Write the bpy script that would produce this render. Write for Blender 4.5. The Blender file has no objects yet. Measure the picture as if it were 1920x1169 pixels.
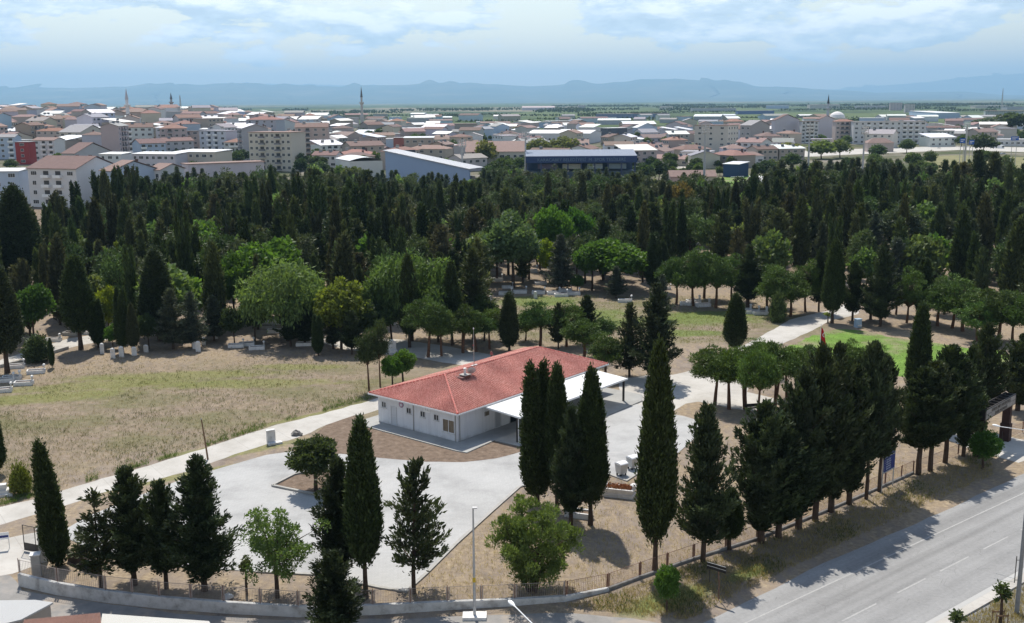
import bpy, math, random
import numpy as np
from mathutils import Matrix, Vector
PI = math.pi
R = math.radians
rnd = random.Random(11)
sc = bpy.context.scene
col = sc.collection

# ------------------------------------------------------------------ camera
F, HY, ROLL, HC = 2000.0, 189.0, R(0.4), 36.0
TH = math.atan((584.5 - HY) / F)
cam = bpy.data.cameras.new('camera'); cam.sensor_width = 36.0; cam.sensor_fit = 'HORIZONTAL'
cam.lens = 36.0 * F / 1920.0; cam.clip_start = 0.5; cam.clip_end = 150000
co = bpy.data.objects.new('camera', cam); col.objects.link(co)
co.matrix_world = Matrix.Translation((0, 0, HC)) @ Matrix.Rotation(PI / 2 - TH, 4, 'X') @ Matrix.Rotation(-ROLL, 4, 'Z')
sc.camera = co
def ray(px, py):
    u = (px - 960) / F; v = (584.5 - py) / F
    c, s = math.cos(ROLL), math.sin(ROLL)
    u, v = u * c + v * s, -u * s + v * c
    return Vector((u, math.cos(TH) + v * math.sin(TH), -math.sin(TH) + v * math.cos(TH)))
def at(px, py, z=0.0):
    d = ray(px, py); t = (z - HC) / d.z
    return Vector((d.x * t, d.y * t, z))
def atY(px, py, Y):
    d = ray(px, py); t = Y / d.y
    return Vector((d.x * t, Y, HC + d.z * t))
def proj(x, y, z):
    z -= HC
    f = y * math.cos(TH) - z * math.sin(TH); v = (y * math.sin(TH) + z * math.cos(TH)) / f; u = x / f
    c, s = math.cos(ROLL), math.sin(ROLL)
    u, v = u * c - v * s, u * s + v * c
    return 960 + F * u, 584.5 - F * v, f
def depth(x, y, z): return y * math.cos(TH) - (z - HC) * math.sin(TH)
def sstep(a, b, x):
    t = min(1, max(0, (x - a) / (b - a))); return t * t * (3 - 2 * t)
def gz(x, y):
    if y < 455: return 0.0
    s = x / max(y, 1)
    rise = sstep(455, 1250, y) * (1 - sstep(1700, 2600, y))
    return rise * (3.0 + 20.0 * sstep(0.0, -0.40, s))

# ------------------------------------------------------------------ materials
class NT:
    def __init__(s, m): s.t = m.node_tree; s.t.nodes.clear()
    def n(s, kind, **kw):
        x = s.t.nodes.new(kind)
        for k, v in kw.items(): setattr(x, k, v)
        return x
    def l(s, a, b): s.t.links.new(a, b)
    def put(s, sock, v):
        if hasattr(v, 'is_output'): s.l(v, sock)
        elif isinstance(v, (tuple, list)) and len(v) == 3 and sock.type == 'RGBA': sock.default_value = (*v, 1)
        else: sock.default_value = v
    def pos(s): return s.n('ShaderNodeNewGeometry').outputs['Position']
    def obj(s): return s.n('ShaderNodeTexCoord').outputs['Object']
    def mapping(s, v, scale=(1, 1, 1), rot=(0, 0, 0), loc=(0, 0, 0)):
        m = s.n('ShaderNodeMapping'); s.l(v, m.inputs[0]); m.inputs['Scale'].default_value = scale
        m.inputs['Rotation'].default_value = rot; m.inputs['Location'].default_value = loc; return m.outputs[0]
    def noise(s, v, scale, detail=4, rough=.55, out='Fac', dist=0):
        m = s.n('ShaderNodeTexNoise'); s.l(v, m.inputs['Vector']); m.inputs['Scale'].default_value = scale
        m.inputs['Detail'].default_value = detail; m.inputs['Roughness'].default_value = rough; m.inputs['Distortion'].default_value = dist
        return m.outputs[out]
    def ramp(s, f, stops, interp='LINEAR'):
        m = s.n('ShaderNodeValToRGB'); s.put(m.inputs[0], f); e = m.color_ramp.elements; m.color_ramp.interpolation = interp
        while len(e) > 1: e.remove(e[-1])
        e[0].position = stops[0][0]; e[0].color = C4(stops[0][1])
        for p, c in stops[1:]: q = e.new(p); q.color = C4(c)
        return m.outputs[0]
    def mix(s, f, a, b, blend='MIX'):
        m = s.n('ShaderNodeMix', data_type='RGBA', blend_type=blend)
        s.put(m.inputs[0], f); s.put(m.inputs[6], a); s.put(m.inputs[7], b); return m.outputs[2]
    def math(s, op, a, b=0.0, c=0.0):
        m = s.n('ShaderNodeMath', operation=op); s.put(m.inputs[0], a); s.put(m.inputs[1], b); s.put(m.inputs[2], c); return m.outputs[0]
    def sep(s, v): m = s.n('ShaderNodeSeparateXYZ'); s.l(v, m.inputs[0]); return m.outputs
    def bsdf(s, colr, rough=.7, spec=.3, metal=0.0, normal=None, **kw):
        m = s.n('ShaderNodeBsdfPrincipled'); s.put(m.inputs['Base Color'], colr); s.put(m.inputs['Roughness'], rough)
        m.inputs['Specular IOR Level'].default_value = spec; m.inputs['Metallic'].default_value = metal
        if normal: s.l(normal, m.inputs['Normal'])
        return m.outputs[0]
    def bump(s, h, strength=.3, dist=.05):
        m = s.n('ShaderNodeBump'); s.l(h, m.inputs['Height']); m.inputs['Strength'].default_value = strength; m.inputs['Distance'].default_value = dist
        return m.outputs[0]
    def out(s, sh): o = s.n('ShaderNodeOutputMaterial'); s.l(sh, o.inputs['Surface']); return o
def C4(c): return (c, c, c, 1) if isinstance(c, (int, float)) else (*c[:3], 1)
def newmat(name):
    m = bpy.data.materials.new(name); m.use_nodes = True; return m, NT(m)
def simple(name, c, rough=.7, var=.12, scale=1.5, spec=.3, metal=0.0, bump=0.0):
    m, t = newmat(name); v = t.obj()
    f = t.noise(v, scale, 5)
    lo = tuple(x * (1 - var) for x in c); hi = tuple(min(1, x * (1 + var)) for x in c)
    cc = t.ramp(f, [(.3, lo), (.7, hi)])
    nm = t.bump(t.noise(v, scale * 8, 4), bump) if bump else None
    t.out(t.bsdf(cc, rough, spec, metal, nm)); return m
def tinted(name, rough=.75, var=.12, scale=.35, spec=.25, stripe=0.0, bump=0.0, metal=0.0, streak=0.0):
    """takes the object's own colour"""
    m, t = newmat(name); oi = t.n('ShaderNodeObjectInfo'); v = t.obj()
    f = t.noise(v, scale, 5)
    k = t.math('MULTIPLY_ADD', f, 2 * var, 1 - var)
    if streak:
        f2 = t.noise(t.mapping(v, (2.2, 2.2, .12)), 1.0, 5)
        k = t.math('MULTIPLY', k, t.math('MULTIPLY_ADD', f2, 2 * streak, 1 - streak))
    cc = t.n('ShaderNodeVectorMath', operation='SCALE'); t.l(oi.outputs['Color'], cc.inputs[0]); t.l(k, cc.inputs['Scale'])
    nm = None
    if stripe:
        w = t.n('ShaderNodeTexWave', wave_type='BANDS', bands_direction='X'); t.l(v, w.inputs[0]); w.inputs['Scale'].default_value = stripe
        nm = t.bump(w.outputs['Fac'], .6, .05)
    elif bump: nm = t.bump(t.noise(v, 6, 4), bump)
    t.out(t.bsdf(cc.outputs[0], rough, spec, metal, nm)); return m
M = {}
M['wall'] = tinted('painted_wall', .85, .06, .25, .2, streak=.05)
M['tile'] = tinted('roof_tile', .85, .22, .7, .15, bump=.4)
M['sheet'] = tinted('roof_sheet', .45, .08, .3, .4, stripe=3.0)
M['paint'] = tinted('paint', .5, .05, 1.0, .4)
M['glass'] = simple('window_glass', (.03, .04, .05), .12, .3, .5, .6)
M['concrete_grey'] = simple('cast_concrete', (.36, .35, .33), .85, .15, 1.2, .2, bump=.2)
M['bark'] = simple('bark', (.075, .052, .040), .9, .35, 3.0, .15, bump=.4)
M['bark_red'] = simple('bark_red', (.12, .068, .045), .9, .35, 3.0, .15, bump=.4)
M['steel'] = simple('galvanised_steel', (.42, .43, .44), .45, .12, 3, .5, .3)
M['rust'] = simple('rusty_fence_paint', (.20, .105, .075), .7, .35, 2.5, .3)
M['dark_metal'] = simple('dark_metal', (.025, .022, .022), .5, .2, 2, .4)
M['white'] = simple('white_paint', (.78, .79, .80), .55, .05, 1.0, .35)
M['marble'] = simple('grave_marble', (.62, .61, .60), .5, .14, 2.0, .4)
M['wood'] = simple('weathered_wood', (.19, .12, .075), .85, .3, 3, .2)
M['red'] = simple('flag_cloth', (.55, .02, .03), .8, .1, 2, .1)
M['flower'] = simple('orange_flowers', (.40, .18, .085), .9, .5, 14, .1)
M['blue'] = simple('blue_paint', (.015, .03, .16), .5, .12, 2, .4)
M['letter'] = simple('pale_lettering', (.62, .66, .72), .6, .05, 2, .2)
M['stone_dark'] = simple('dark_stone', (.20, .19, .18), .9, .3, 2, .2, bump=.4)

def foliage(name, trans, lo=.6, hi=1.35, spec=.25, rough=.6):
    m, t = newmat(name)
    oi = t.n('ShaderNodeObjectInfo'); a = t.n('ShaderNodeAttribute', attribute_name='var')
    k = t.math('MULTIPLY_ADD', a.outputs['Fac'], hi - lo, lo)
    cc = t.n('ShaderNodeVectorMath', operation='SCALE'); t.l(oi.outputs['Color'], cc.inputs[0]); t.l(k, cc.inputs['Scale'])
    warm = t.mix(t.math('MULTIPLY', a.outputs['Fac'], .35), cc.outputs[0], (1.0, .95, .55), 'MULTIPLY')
    d = t.bsdf(warm, rough, spec)
    if trans:
        tr = t.n('ShaderNodeBsdfTranslucent'); tc = t.n('ShaderNodeVectorMath', operation='MULTIPLY'); t.l(warm, tc.inputs[0]); tc.inputs[1].default_value = (1.25, 1.25, .6)
        t.l(tc.outputs[0], tr.inputs[0])
        mx = t.n('ShaderNodeMixShader'); mx.inputs[0].default_value = trans; t.l(d, mx.inputs[1]); t.l(tr.outputs[0], mx.inputs[2]); d = mx.outputs[0]
    t.out(d); return m
M['needle'] = foliage('needle_foliage', .20, .35, 1.6, .25, .6)
M['leaf'] = foliage('leaf_foliage', .42)

# ------------------------------------------------------------------ mesh helpers
class MB:
    def __init__(s): s.v = []; s.f = []; s.m = []
    def add(s, vs, fs, m=0):
        o = len(s.v); s.v += [tuple(p) for p in vs]
        for f in fs: s.f.append(tuple(i + o for i in f)); s.m.append(m)
        return s
    def box(s, x0, x1, y0, y1, z0, z1, m=0):
        return s.add([(x0, y0, z0), (x1, y0, z0), (x1, y1, z0), (x0, y1, z0), (x0, y0, z1), (x1, y0, z1), (x1, y1, z1), (x0, y1, z1)],
              [(0, 3, 2, 1), (4, 5, 6, 7), (0, 1, 5, 4), (1, 2, 6, 5), (2, 3, 7, 6), (3, 0, 4, 7)], m)
    def poly(s, pts, m=0): return s.add(pts, [tuple(range(len(pts)))], m)
    def prism(s, pts, z0, z1, m=0):
        n = len(pts); a = sum(pts[i][0] * pts[(i + 1) % n][1] - pts[(i + 1) % n][0] * pts[i][1] for i in range(n))
        if a < 0: pts = pts[::-1]
        s.add([(p[0], p[1], z0) for p in pts] + [(p[0], p[1], z1) for p in pts],
              [tuple(range(n))[::-1], tuple(range(n, 2 * n))] + [(i, (i + 1) % n, (i + 1) % n + n, i + n) for i in range(n)], m); return s
    def tube(s, pts, rs, n=6, m=0, cap=True):
        pts = [Vector(p) for p in pts]
        if not hasattr(rs, '__len__'): rs = [rs] * len(pts)
        o = []; 
        for i, p in enumerate(pts):
            d = (pts[min(i + 1, len(pts) - 1)] - pts[max(i - 1, 0)]).normalized()
            a = d.orthogonal().normalized() if abs(d.z) < .99 else Vector((1, 0, 0)); a = (a - d * a.dot(d)).normalized(); b = d.cross(a)
            for k in range(n):
                t = 2 * PI * k / n; o.append(p + a * math.cos(t) * rs[i] + b * math.sin(t) * rs[i])
        fs = [(i * n + k, i * n + (k + 1) % n, (i + 1) * n + (k + 1) % n, (i + 1) * n + k) for i in range(len(pts) - 1) for k in range(n)]
        if cap: fs += [tuple(range(n))[::-1], tuple(range((len(pts) - 1) * n, len(pts) * n))]
        return s.add(o, fs, m)
    def lathe(s, prof, n=12, c=(0, 0, 0), m=0):
        o = [(c[0] + r * math.cos(2 * PI * k / n), c[1] + r * math.sin(2 * PI * k / n), c[2] + z) for r, z in prof for k in range(n)]
        fs = [(i * n + k, i * n + (k + 1) % n, (i + 1) * n + (k + 1) % n, (i + 1) * n + k) for i in range(len(prof) - 1) for k in range(n)]
        fs += [tuple(range(n))[::-1], tuple(range((len(prof) - 1) * n, len(prof) * n))]
        return s.add(o, fs, m)
    def mesh(s, name, mats):
        me = bpy.data.meshes.new(name); me.from_pydata(s.v, [], s.f)
        for m in (mats if isinstance(mats, (list, tuple)) else [mats]): me.materials.append(m)
        if any(s.m): me.polygons.foreach_set('material_index', s.m)
        me.update(); return me
    def build(s, name, mats, parent=None, color=None):
        return link(s.mesh(name, mats), name, parent, color)
def link(me, name, parent=None, color=None):
    o = bpy.data.objects.new(name, me); col.objects.link(o)
    if parent: o.parent = parent
    if color: o.color = (*color, 1)
    return o
def tag(o, label=None, cat=None, group=None, kind=None):
    if label: o['label'] = label
    if cat: o['category'] = cat
    if group: o['group'] = group
    if kind: o['kind'] = kind
    return o
def thing(name, loc, label, cat, group=None, rz=0.0, scale=None):
    o = bpy.data.objects.new(name, None); col.objects.link(o); o.location = loc; o.rotation_euler = (0, 0, rz)
    if scale: o.scale = scale
    o.empty_display_size = .2
    return tag(o, label, cat, group)
def setting(name, me, kind='structure'):
    o = link(me, name); o['kind'] = kind; return o
def textmesh(txt, size, depth_=.02, align='CENTER'):
    c = bpy.data.curves.new('lettering', 'FONT'); c.body = txt; c.size = size; c.extrude = depth_; c.align_x = align; c.resolution_u = 2
    o = bpy.data.objects.new('tmp', c); col.objects.link(o)
    dg = bpy.context.evaluated_depsgraph_get(); me = bpy.data.meshes.new_from_object(o.evaluated_get(dg))
    bpy.data.objects.remove(o); bpy.data.curves.remove(c); return me

# ------------------------------------------------------------------ render, light, sky
sc.render.engine = 'CYCLES'
sc.view_settings.view_transform = 'Standard'; sc.view_settings.look = 'None'; sc.view_settings.gamma = 1
sc.view_settings.exposure = EXPO if 'EXPO' in globals() else 0.26
cy = sc.cycles; cy.max_bounces = 6; cy.diffuse_bounces = 2; cy.glossy_bounces = 2; cy.transmission_bounces = 2; cy.volume_bounces = 0; cy.caustics_reflective = False; cy.caustics_refractive = False
cy.use_adaptive_sampling = True; cy.adaptive_threshold = .015
SD = Vector((-0.235, 0.97, 0)).normalized(); EL = R(58)
sdir = Vector((SD.x * math.cos(EL), SD.y * math.cos(EL), math.sin(EL)))
sun = bpy.data.lights.new('sun', 'SUN'); sun.energy = 5.0; sun.angle = R(.5); sun.color = (1, .94, .84)
so = bpy.data.objects.new('sun', sun); col.objects.link(so); so.rotation_euler = (-sdir).to_track_quat('-Z', 'Y').to_euler(); so.location = (0, 0, 200)
w = bpy.data.worlds.new('World'); sc.world = w; w.use_nodes = True
t = NT(w)
sky = t.n('ShaderNodeTexSky', sky_type='NISHITA'); sky.sun_disc = False; sky.sun_elevation = EL; sky.sun_rotation = math.atan2(SD.x, SD.y)
sky.air_density = 1.2; sky.dust_density = .35; sky.ozone_density = 1.0
bg = t.n('ShaderNodeBackground'); t.l(t.mix(1.0, sky.outputs[0], (1.34, 1.13, .98), 'MULTIPLY'), bg.inputs[0]); bg.inputs[1].default_value = .125
gen = t.n('ShaderNodeTexCoord').outputs['Generated']
sx, sy, sz = t.sep(gen)
p1 = t.mapping(gen, (8.0, 8.0, 26), loc=(3.4, 0, .35))
n1 = t.noise(p1, 1.0, 10, .62, dist=.05)
p2 = t.mapping(gen, (8.0, 8.0, 26), loc=(3.4, 0, .60))
n2 = t.noise(p2, 1.0, 10, .62, dist=.05)
elev = t.n('ShaderNodeMapRange', interpolation_type='SMOOTHSTEP'); t.l(sz, elev.inputs[0])
for i, v in ((1, .020), (2, .066), (3, -.13), (4, .06)): elev.inputs[i].default_value = v
up_ = t.n('ShaderNodeMapRange', interpolation_type='SMOOTHSTEP'); t.l(sz, up_.inputs[0])
for i, v in ((1, .11), (2, .26), (3, 0.0), (4, -.17)): up_.inputs[i].default_value = v
cov = t.math('ADD', t.math('ADD', n1, elev.outputs[0]), up_.outputs[0])
mask = t.n('ShaderNodeMapRange', interpolation_type='SMOOTHSTEP'); t.l(cov, mask.inputs[0])
for i, v in ((1, .505), (2, .56), (3, 0.0), (4, .95)): mask.inputs[i].default_value = v
lit = t.math('SUBTRACT', n1, n2)
ccol = t.ramp(t.math('MULTIPLY_ADD', lit, 2.8, .47), [(.18, (.52, .60, .67)), (.42, (.68, .755, .81)), (.58, (.90, .93, .95)), (.72, (1.06, 1.06, 1.06))])
bg2 = t.n('ShaderNodeBackground'); t.l(ccol, bg2.inputs[0]); bg2.inputs[1].default_value = 1.3
mx = t.n('ShaderNodeMixShader'); t.l(mask.outputs[0], mx.inputs[0]); t.l(bg.outputs[0], mx.inputs[1]); t.l(bg2.outputs[0], mx.inputs[2])
wo = t.n('ShaderNodeOutputWorld'); t.l(mx.outputs[0], wo.inputs[0])
# haze
hz = bpy.data.materials.new('haze'); hz.use_nodes = True; t = NT(hz)
pv = t.n('ShaderNodeVolumePrincipled'); pv.inputs['Color'].default_value = (.405, .69, .985, 1); pv.inputs['Density'].default_value = 5.5e-5; pv.inputs['Anisotropy'].default_value = .25
o_ = t.n('ShaderNodeOutputMaterial'); t.l(pv.outputs[0], o_.inputs['Volume'])
setting('haze', MB().box(-40500, 40500, -400, 58000, -1.0, 1500).mesh('haze', hz), 'stuff')
# ------------------------------------------------------------------ ground
def ellmask(t, p, ells, nz, amp=1.1):
    best = None
    for (px, py, rx, ry, rz) in ells:
        c = at(px, py)
        sub = t.n('ShaderNodeVectorMath', operation='SUBTRACT'); t.l(p, sub.inputs[0]); sub.inputs[1].default_value = (c.x, c.y, 0)
        q = t.mapping(sub.outputs[0], (1, 1, 1), (0, 0, -rz)); q = t.mapping(q, (1 / rx, 1 / ry, 0))
        ln = t.n('ShaderNodeVectorMath', operation='LENGTH'); t.l(q, ln.inputs[0])
        v = t.math('SUBTRACT', 1.0, ln.outputs['Value'])
        best = v if best is None else t.math('MAXIMUM', best, v)
    k = t.math('MULTIPLY_ADD', t.math('SUBTRACT', nz, .5), amp * 2, best)
    m = t.n('ShaderNodeMapRange', interpolation_type='SMOOTHSTEP'); t.l(k, m.inputs[0]); m.inputs[1].default_value = -.15; m.inputs[2].default_value = .5
    return m.outputs[0]
m, t = newmat('ground_soil')
p = t.pos(); X, Y, Z = t.sep(p)
nA = t.noise(p, .045, 6, .6); nB = t.noise(p, .35, 6, .65); nC = t.noise(p, 2.2, 5, .65); nS = t.noise(t.mapping(p, (1, .45, 1), (0, 0, .5)), 1.1, 5, .7)
dirt = t.ramp(nB, [(.30, (.150, .125, .108)), (.5, (.230, .190, .160)), (.72, (.30, .252, .21))])
straw = t.ramp(nC, [(.3, (.20, .155, .108)), (.55, (.31, .245, .17)), (.75, (.42, .345, .24))])
base = t.mix(t.ramp(t.math('MULTIPLY_ADD', nS, .6, t.math('MULTIPLY', nA, .45)), [(.44, 0.0), (.60, 1.0)]), dirt, straw)
# the unmown field on the west side: dry stalks, olive and yellow-green patches
field = ellmask(t, p, [(250, 760, 46, 22, .3), (560, 735, 24, 16, .2), (30, 800, 30, 20, .3), (1060, 590, 22, 24, 0), (1330, 610, 26, 16, 0), (1120, 570, 22, 14, 0)], nA, .3)
fcol = t.ramp(t.noise(t.mapping(p, (1, .6, 1)), .9, 7, .75), [(.28, (.11, .092, .066)), (.45, (.20, .162, .118)), (.6, (.275, .22, .165)), (.75, (.35, .28, .21))])
base = t.mix(t.math('MULTIPLY', field, .85), base, fcol)
base = t.mix(t.math('MULTIPLY', field, t.ramp(t.noise(p, .28, 7, .7), [(.52, 0.0), (.66, .75)])), base, t.ramp(nC, [(.3, (.16, .125, .105)), (.7, (.30, .235, .195))]))
base = t.mix(t.math('MULTIPLY', field, t.ramp(t.noise(p, 1.1, 6, .75), [(.60, 0.0), (.72, .8)])), base, (.075, .075, .045))
olive = t.ramp(t.noise(p, 1.3, 6, .7), [(.3, (.070, .085, .035)), (.55, (.140, .145, .062)), (.75, (.24, .22, .10))])
base = t.mix(t.math('MULTIPLY', t.math('MULTIPLY', field, t.ramp(t.noise(t.mapping(p, (.75, 1.5, 1)), .10, 6, .65), [(.44, 0.0), (.60, 1.0)])), .6), base, olive)
yg = ellmask(t, p, [(200, 722, 15, 3.0, .25), (90, 745, 12, 3.2, .3), (330, 705, 16, 2.6, .1), (450, 720, 14, 2.6, .05), (560, 688, 8, 2.0, 0), (420, 838, 9, 1.0, .55), (300, 900, 14, 1.1, .55), (450, 848, 9, 1.2, .6), (620, 771, 12, .8, .7)], t.noise(p, .5, 6, .7), .75)
base = t.mix(t.math('MULTIPLY', yg, .6), base, t.ramp(nC, [(.3, (.10, .12, .03)), (.6, (.20, .215, .065)), (.8, (.32, .30, .12))]))
gl = ellmask(t, p, [(1010, 565, 9, 6, 0), (1075, 590, 12, 6, 0), (1150, 606, 11, 5, .2), (1310, 600, 13, 5, 0), (1350, 590, 12, 3.5, 0), (1280, 625, 8, 3, 0), (1250, 1125, 5, 1.6, .6), (1400, 1075, 3, 1, .6)], t.noise(p, .4, 6, .7), .7)
base = t.mix(t.math('MULTIPLY', gl, .75), base, t.ramp(nC, [(.3, (.07, .11, .025)), (.6, (.14, .20, .045)), (.8, (.24, .27, .09))]))
# forest floor
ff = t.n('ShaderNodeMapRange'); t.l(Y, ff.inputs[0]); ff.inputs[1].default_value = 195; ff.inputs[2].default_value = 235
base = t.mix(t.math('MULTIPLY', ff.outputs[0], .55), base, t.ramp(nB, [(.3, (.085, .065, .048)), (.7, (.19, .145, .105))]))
# town yards, then the plain with its fields
tn = t.n('ShaderNodeMapRange'); t.l(Y, tn.inputs[0]); tn.inputs[1].default_value = 440; tn.inputs[2].default_value = 500
town = t.ramp(t.noise(p, .03, 6, .6), [(.35, (.055, .075, .030)), (.5, (.12, .115, .075)), (.65, (.23, .21, .18))])
base = t.mix(tn.outputs[0], base, town)
ca = t.mapping(p, (.0012, .00045, 0), (0, 0, .2))
vo = t.n('ShaderNodeTexVoronoi', feature='F1'); t.l(ca, vo.inputs['Vector']); vo.inputs['Scale'].default_value = 1.0; vo.inputs['Randomness'].default_value = .9
vs = t.sep(vo.outputs['Color'])
fields = t.ramp(vs[0], [(0, (.075, .105, .045)), (.3, (.095, .125, .055)), (.5, (.16, .155, .10)), (.7, (.055, .08, .04)), (.85, (.20, .18, .13))], 'CONSTANT')
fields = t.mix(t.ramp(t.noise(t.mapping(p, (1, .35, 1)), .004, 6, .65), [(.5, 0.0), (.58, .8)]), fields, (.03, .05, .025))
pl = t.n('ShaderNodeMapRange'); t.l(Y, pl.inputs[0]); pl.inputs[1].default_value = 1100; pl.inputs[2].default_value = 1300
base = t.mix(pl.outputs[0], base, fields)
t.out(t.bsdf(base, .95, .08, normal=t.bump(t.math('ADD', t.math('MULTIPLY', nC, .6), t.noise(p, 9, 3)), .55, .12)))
M['ground'] = m
ys = [-250, 0, 60, 120, 200, 300, 380, 454] + list(range(480, 1400, 40)) + list(range(1400, 2700, 100)) + [3000, 4000, 6000, 9000, 14000, 22000, 36000, 57800]
xs = [-40300, -24000, -14000, -8000, -5000, -3000, -2000, -1500] + list(range(-1200, 1201, 60)) + [1500, 2000, 3000, 5000, 8000, 14000, 24000, 40300]
V = [(x, y, gz(x, y)) for y in ys for x in xs]; nx = len(xs)
Fc = [(j * nx + i, j * nx + i + 1, (j + 1) * nx + i + 1, (j + 1) * nx + i) for j in range(len(ys) - 1) for i in range(nx - 1)]
me = bpy.data.meshes.new('ground'); me.from_pydata(V, [], Fc); me.materials.append(M['ground']); me.update()
setting('ground', me)

def densify(pts, step=1.2, jit=.0):
    o = []
    for i, a in enumerate(pts):
        b = pts[(i + 1) % len(pts)]; n = max(1, int((b - a).length / step))
        for k in range(n):
            q = a.lerp(b, k / n)
            if jit: q = q + Vector((rnd.uniform(-jit, jit), rnd.uniform(-jit, jit), 0))
            o.append(q)
    return o
def sheet(name, px, z, mat, jit=.12, kind='structure', world=False, step=1.2):
    pts = [Vector((*q, z)) if world else at(q[0], q[1], z) for q in px]
    pts = densify(pts, step, jit)
    return setting(name, MB().poly(pts).mesh(name, mat), kind)
def kerb(name, px, z1, wd, mat, z0=-.02, world=False):
    pts = [Vector((*q, 0)) if world else at(*q) for q in px]; b = MB(); 
    off = []
    for i, p_ in enumerate(pts):
        d = (pts[min(i + 1, len(pts) - 1)] - pts[max(i - 1, 0)]).normalized(); nn = Vector((-d.y, d.x, 0)); off.append((p_ - nn * wd / 2, p_ + nn * wd / 2))
    for i in range(len(pts) - 1):
        a, b_ = off[i]; c, d = off[i + 1]
        b.prism([(a.x, a.y), (c.x, c.y), (d.x, d.y), (b_.x, b_.y)], z0, z1)
    return setting(name, b.mesh(name, mat))

# concrete, paving, asphalt
BANG = R(50.4); BU = Vector((math.cos(BANG), math.sin(BANG), 0)); BW = Vector((-math.sin(BANG), math.cos(BANG), 0)); BO = Vector((-5.82, 108.38, 0))
def bl(u, w_, z=0): return BO + BU * u + BW * w_ + Vector((0, 0, z))
m, t = newmat('plaza_paving'); p = t.pos(); q = t.mapping(p, rot=(0, 0, -BANG))
br = t.n('ShaderNodeTexBrick'); t.l(q, br.inputs[0]); br.inputs['Scale'].default_value = 1.0; br.inputs['Brick Width'].default_value = .42; br.inputs['Row Height'].default_value = .21; br.inputs['Mortar Size'].default_value = .012
for i, c in ((1, (.385, .384, .380)), (2, (.415, .413, .41)), (3, (.34, .338, .335))): br.inputs[i].default_value = C4(c)
st = t.ramp(t.noise(p, .16, 7, .6), [(.30, .70), (.5, .97), (.75, 1.08)])
cc = t.mix(1.0, br.outputs[0], st, 'MULTIPLY')
cc = t.mix(t.ramp(t.noise(t.mapping(p, (1, 2.5, 1), (0, 0, .6)), .30, 6, .7), [(.58, 0.0), (.74, .5)]), cc, (.47, .455, .43))
cc = t.mix(t.ramp(t.noise(p, 1.6, 6, .75), [(.60, 0.0), (.76, .42)]), cc, (.20, .19, .175))
t.out(t.bsdf(cc, .85, .25, normal=t.bump(br.outputs['Fac'], .12, -.01))); M['plaza'] = m
m, t = newmat('path_concrete'); p = t.pos()
cc = t.ramp(t.noise(p, .22, 7, .62), [(.3, (.36, .34, .31)), (.55, (.46, .44, .41)), (.75, (.52, .50, .47))])
cc = t.mix(t.ramp(t.noise(p, 1.2, 6, .7), [(.56, 0.0), (.75, .5)]), cc, (.27, .23, .19))
jn = t.n('ShaderNodeTexBrick'); t.l(t.mapping(p, rot=(0, 0, -.62)), jn.inputs[0]); jn.inputs['Scale'].default_value = 1; jn.inputs['Brick Width'].default_value = 5.0; jn.inputs['Row Height'].default_value = 40; jn.inputs['Mortar Size'].default_value = .03; jn.offset = 0
cc = t.mix(t.math('MULTIPLY', jn.outputs['Fac'], .35), cc, (.2, .18, .16))
t.out(t.bsdf(cc, .9, .2, normal=t.bump(t.noise(p, 5, 5), .2, .02))); M['path'] = m
RD = (at(1920, 895) - at(1310, 1169)).normalized(); RN = Vector((-RD.y, RD.x, 0)); RANG = math.atan2(RD.y, RD.x); R0 = at(1310, 1169)
m, t = newmat('asphalt'); p = t.pos(); q = t.mapping(p, rot=(0, 0, -RANG))
cc = t.ramp(t.noise(p, 3.5, 6, .7), [(.3, (.22, .22, .222)), (.7, (.28, .279, .278))])
tr_ = t.noise(t.mapping(q, (.010, .55, 1)), 1.0, 4, .6)
cc = t.mix(1.0, cc, t.ramp(tr_, [(.36, .80), (.5, 1.0), (.64, 1.14)]), 'MULTIPLY')
cc = t.mix(1.0, cc, t.ramp(t.noise(p, .12, 6, .65), [(.35, .88), (.65, 1.08)]), 'MULTIPLY')
ck = t.n('ShaderNodeTexVoronoi', feature='DISTANCE_TO_EDGE'); t.l(t.mapping(q, (.10, .22, 1)), ck.inputs['Vector'])
ckd = t.noise(p, .6, 4); 
cc = t.mix(t.math('MULTIPLY', t.ramp(ck.outputs[0], [(.003, 1.0), (.014, 0.0)]), t.ramp(ckd, [(.5, 0.0), (.6, .55)])), cc, (.10, .10, .10))
t.out(t.bsdf(cc, .75, .3, normal=t.bump(t.noise(p, 30, 3), .2, .01))); M['road'] = m
m, t = newmat('street_asphalt'); p = t.pos()
cc = t.ramp(t.noise(p, .5, 7, .65), [(.3, (.19, .185, .18)), (.55, (.26, .25, .24)), (.75, (.34, .31, .285))])
cc = t.mix(t.ramp(t.noise(p, .25, 5, .6), [(.5, 0.0), (.68, .8)]), cc, (.36, .29, .225))
t.out(t.bsdf(cc, .9, .2, normal=t.bump(t.noise(p, 8, 4), .3, .02))); M['street'] = m
def marking(name, wear):
    m, t = newmat(name); p = t.pos()
    f = t.ramp(t.noise(p, 2.6, 6, .75), [(.35, wear), (.65, 0.0)])
    t.out(t.bsdf(t.mix(f, (.41, .405, .395), (.28, .28, .28)), .7, .3)); return m
M['mark'] = marking('road_paint', .95); M['mark2'] = marking('kerb_paint', .15)

# road and street
def rp(s, n): q = R0 + RD * s + RN * n; return (q.x, q.y)
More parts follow.
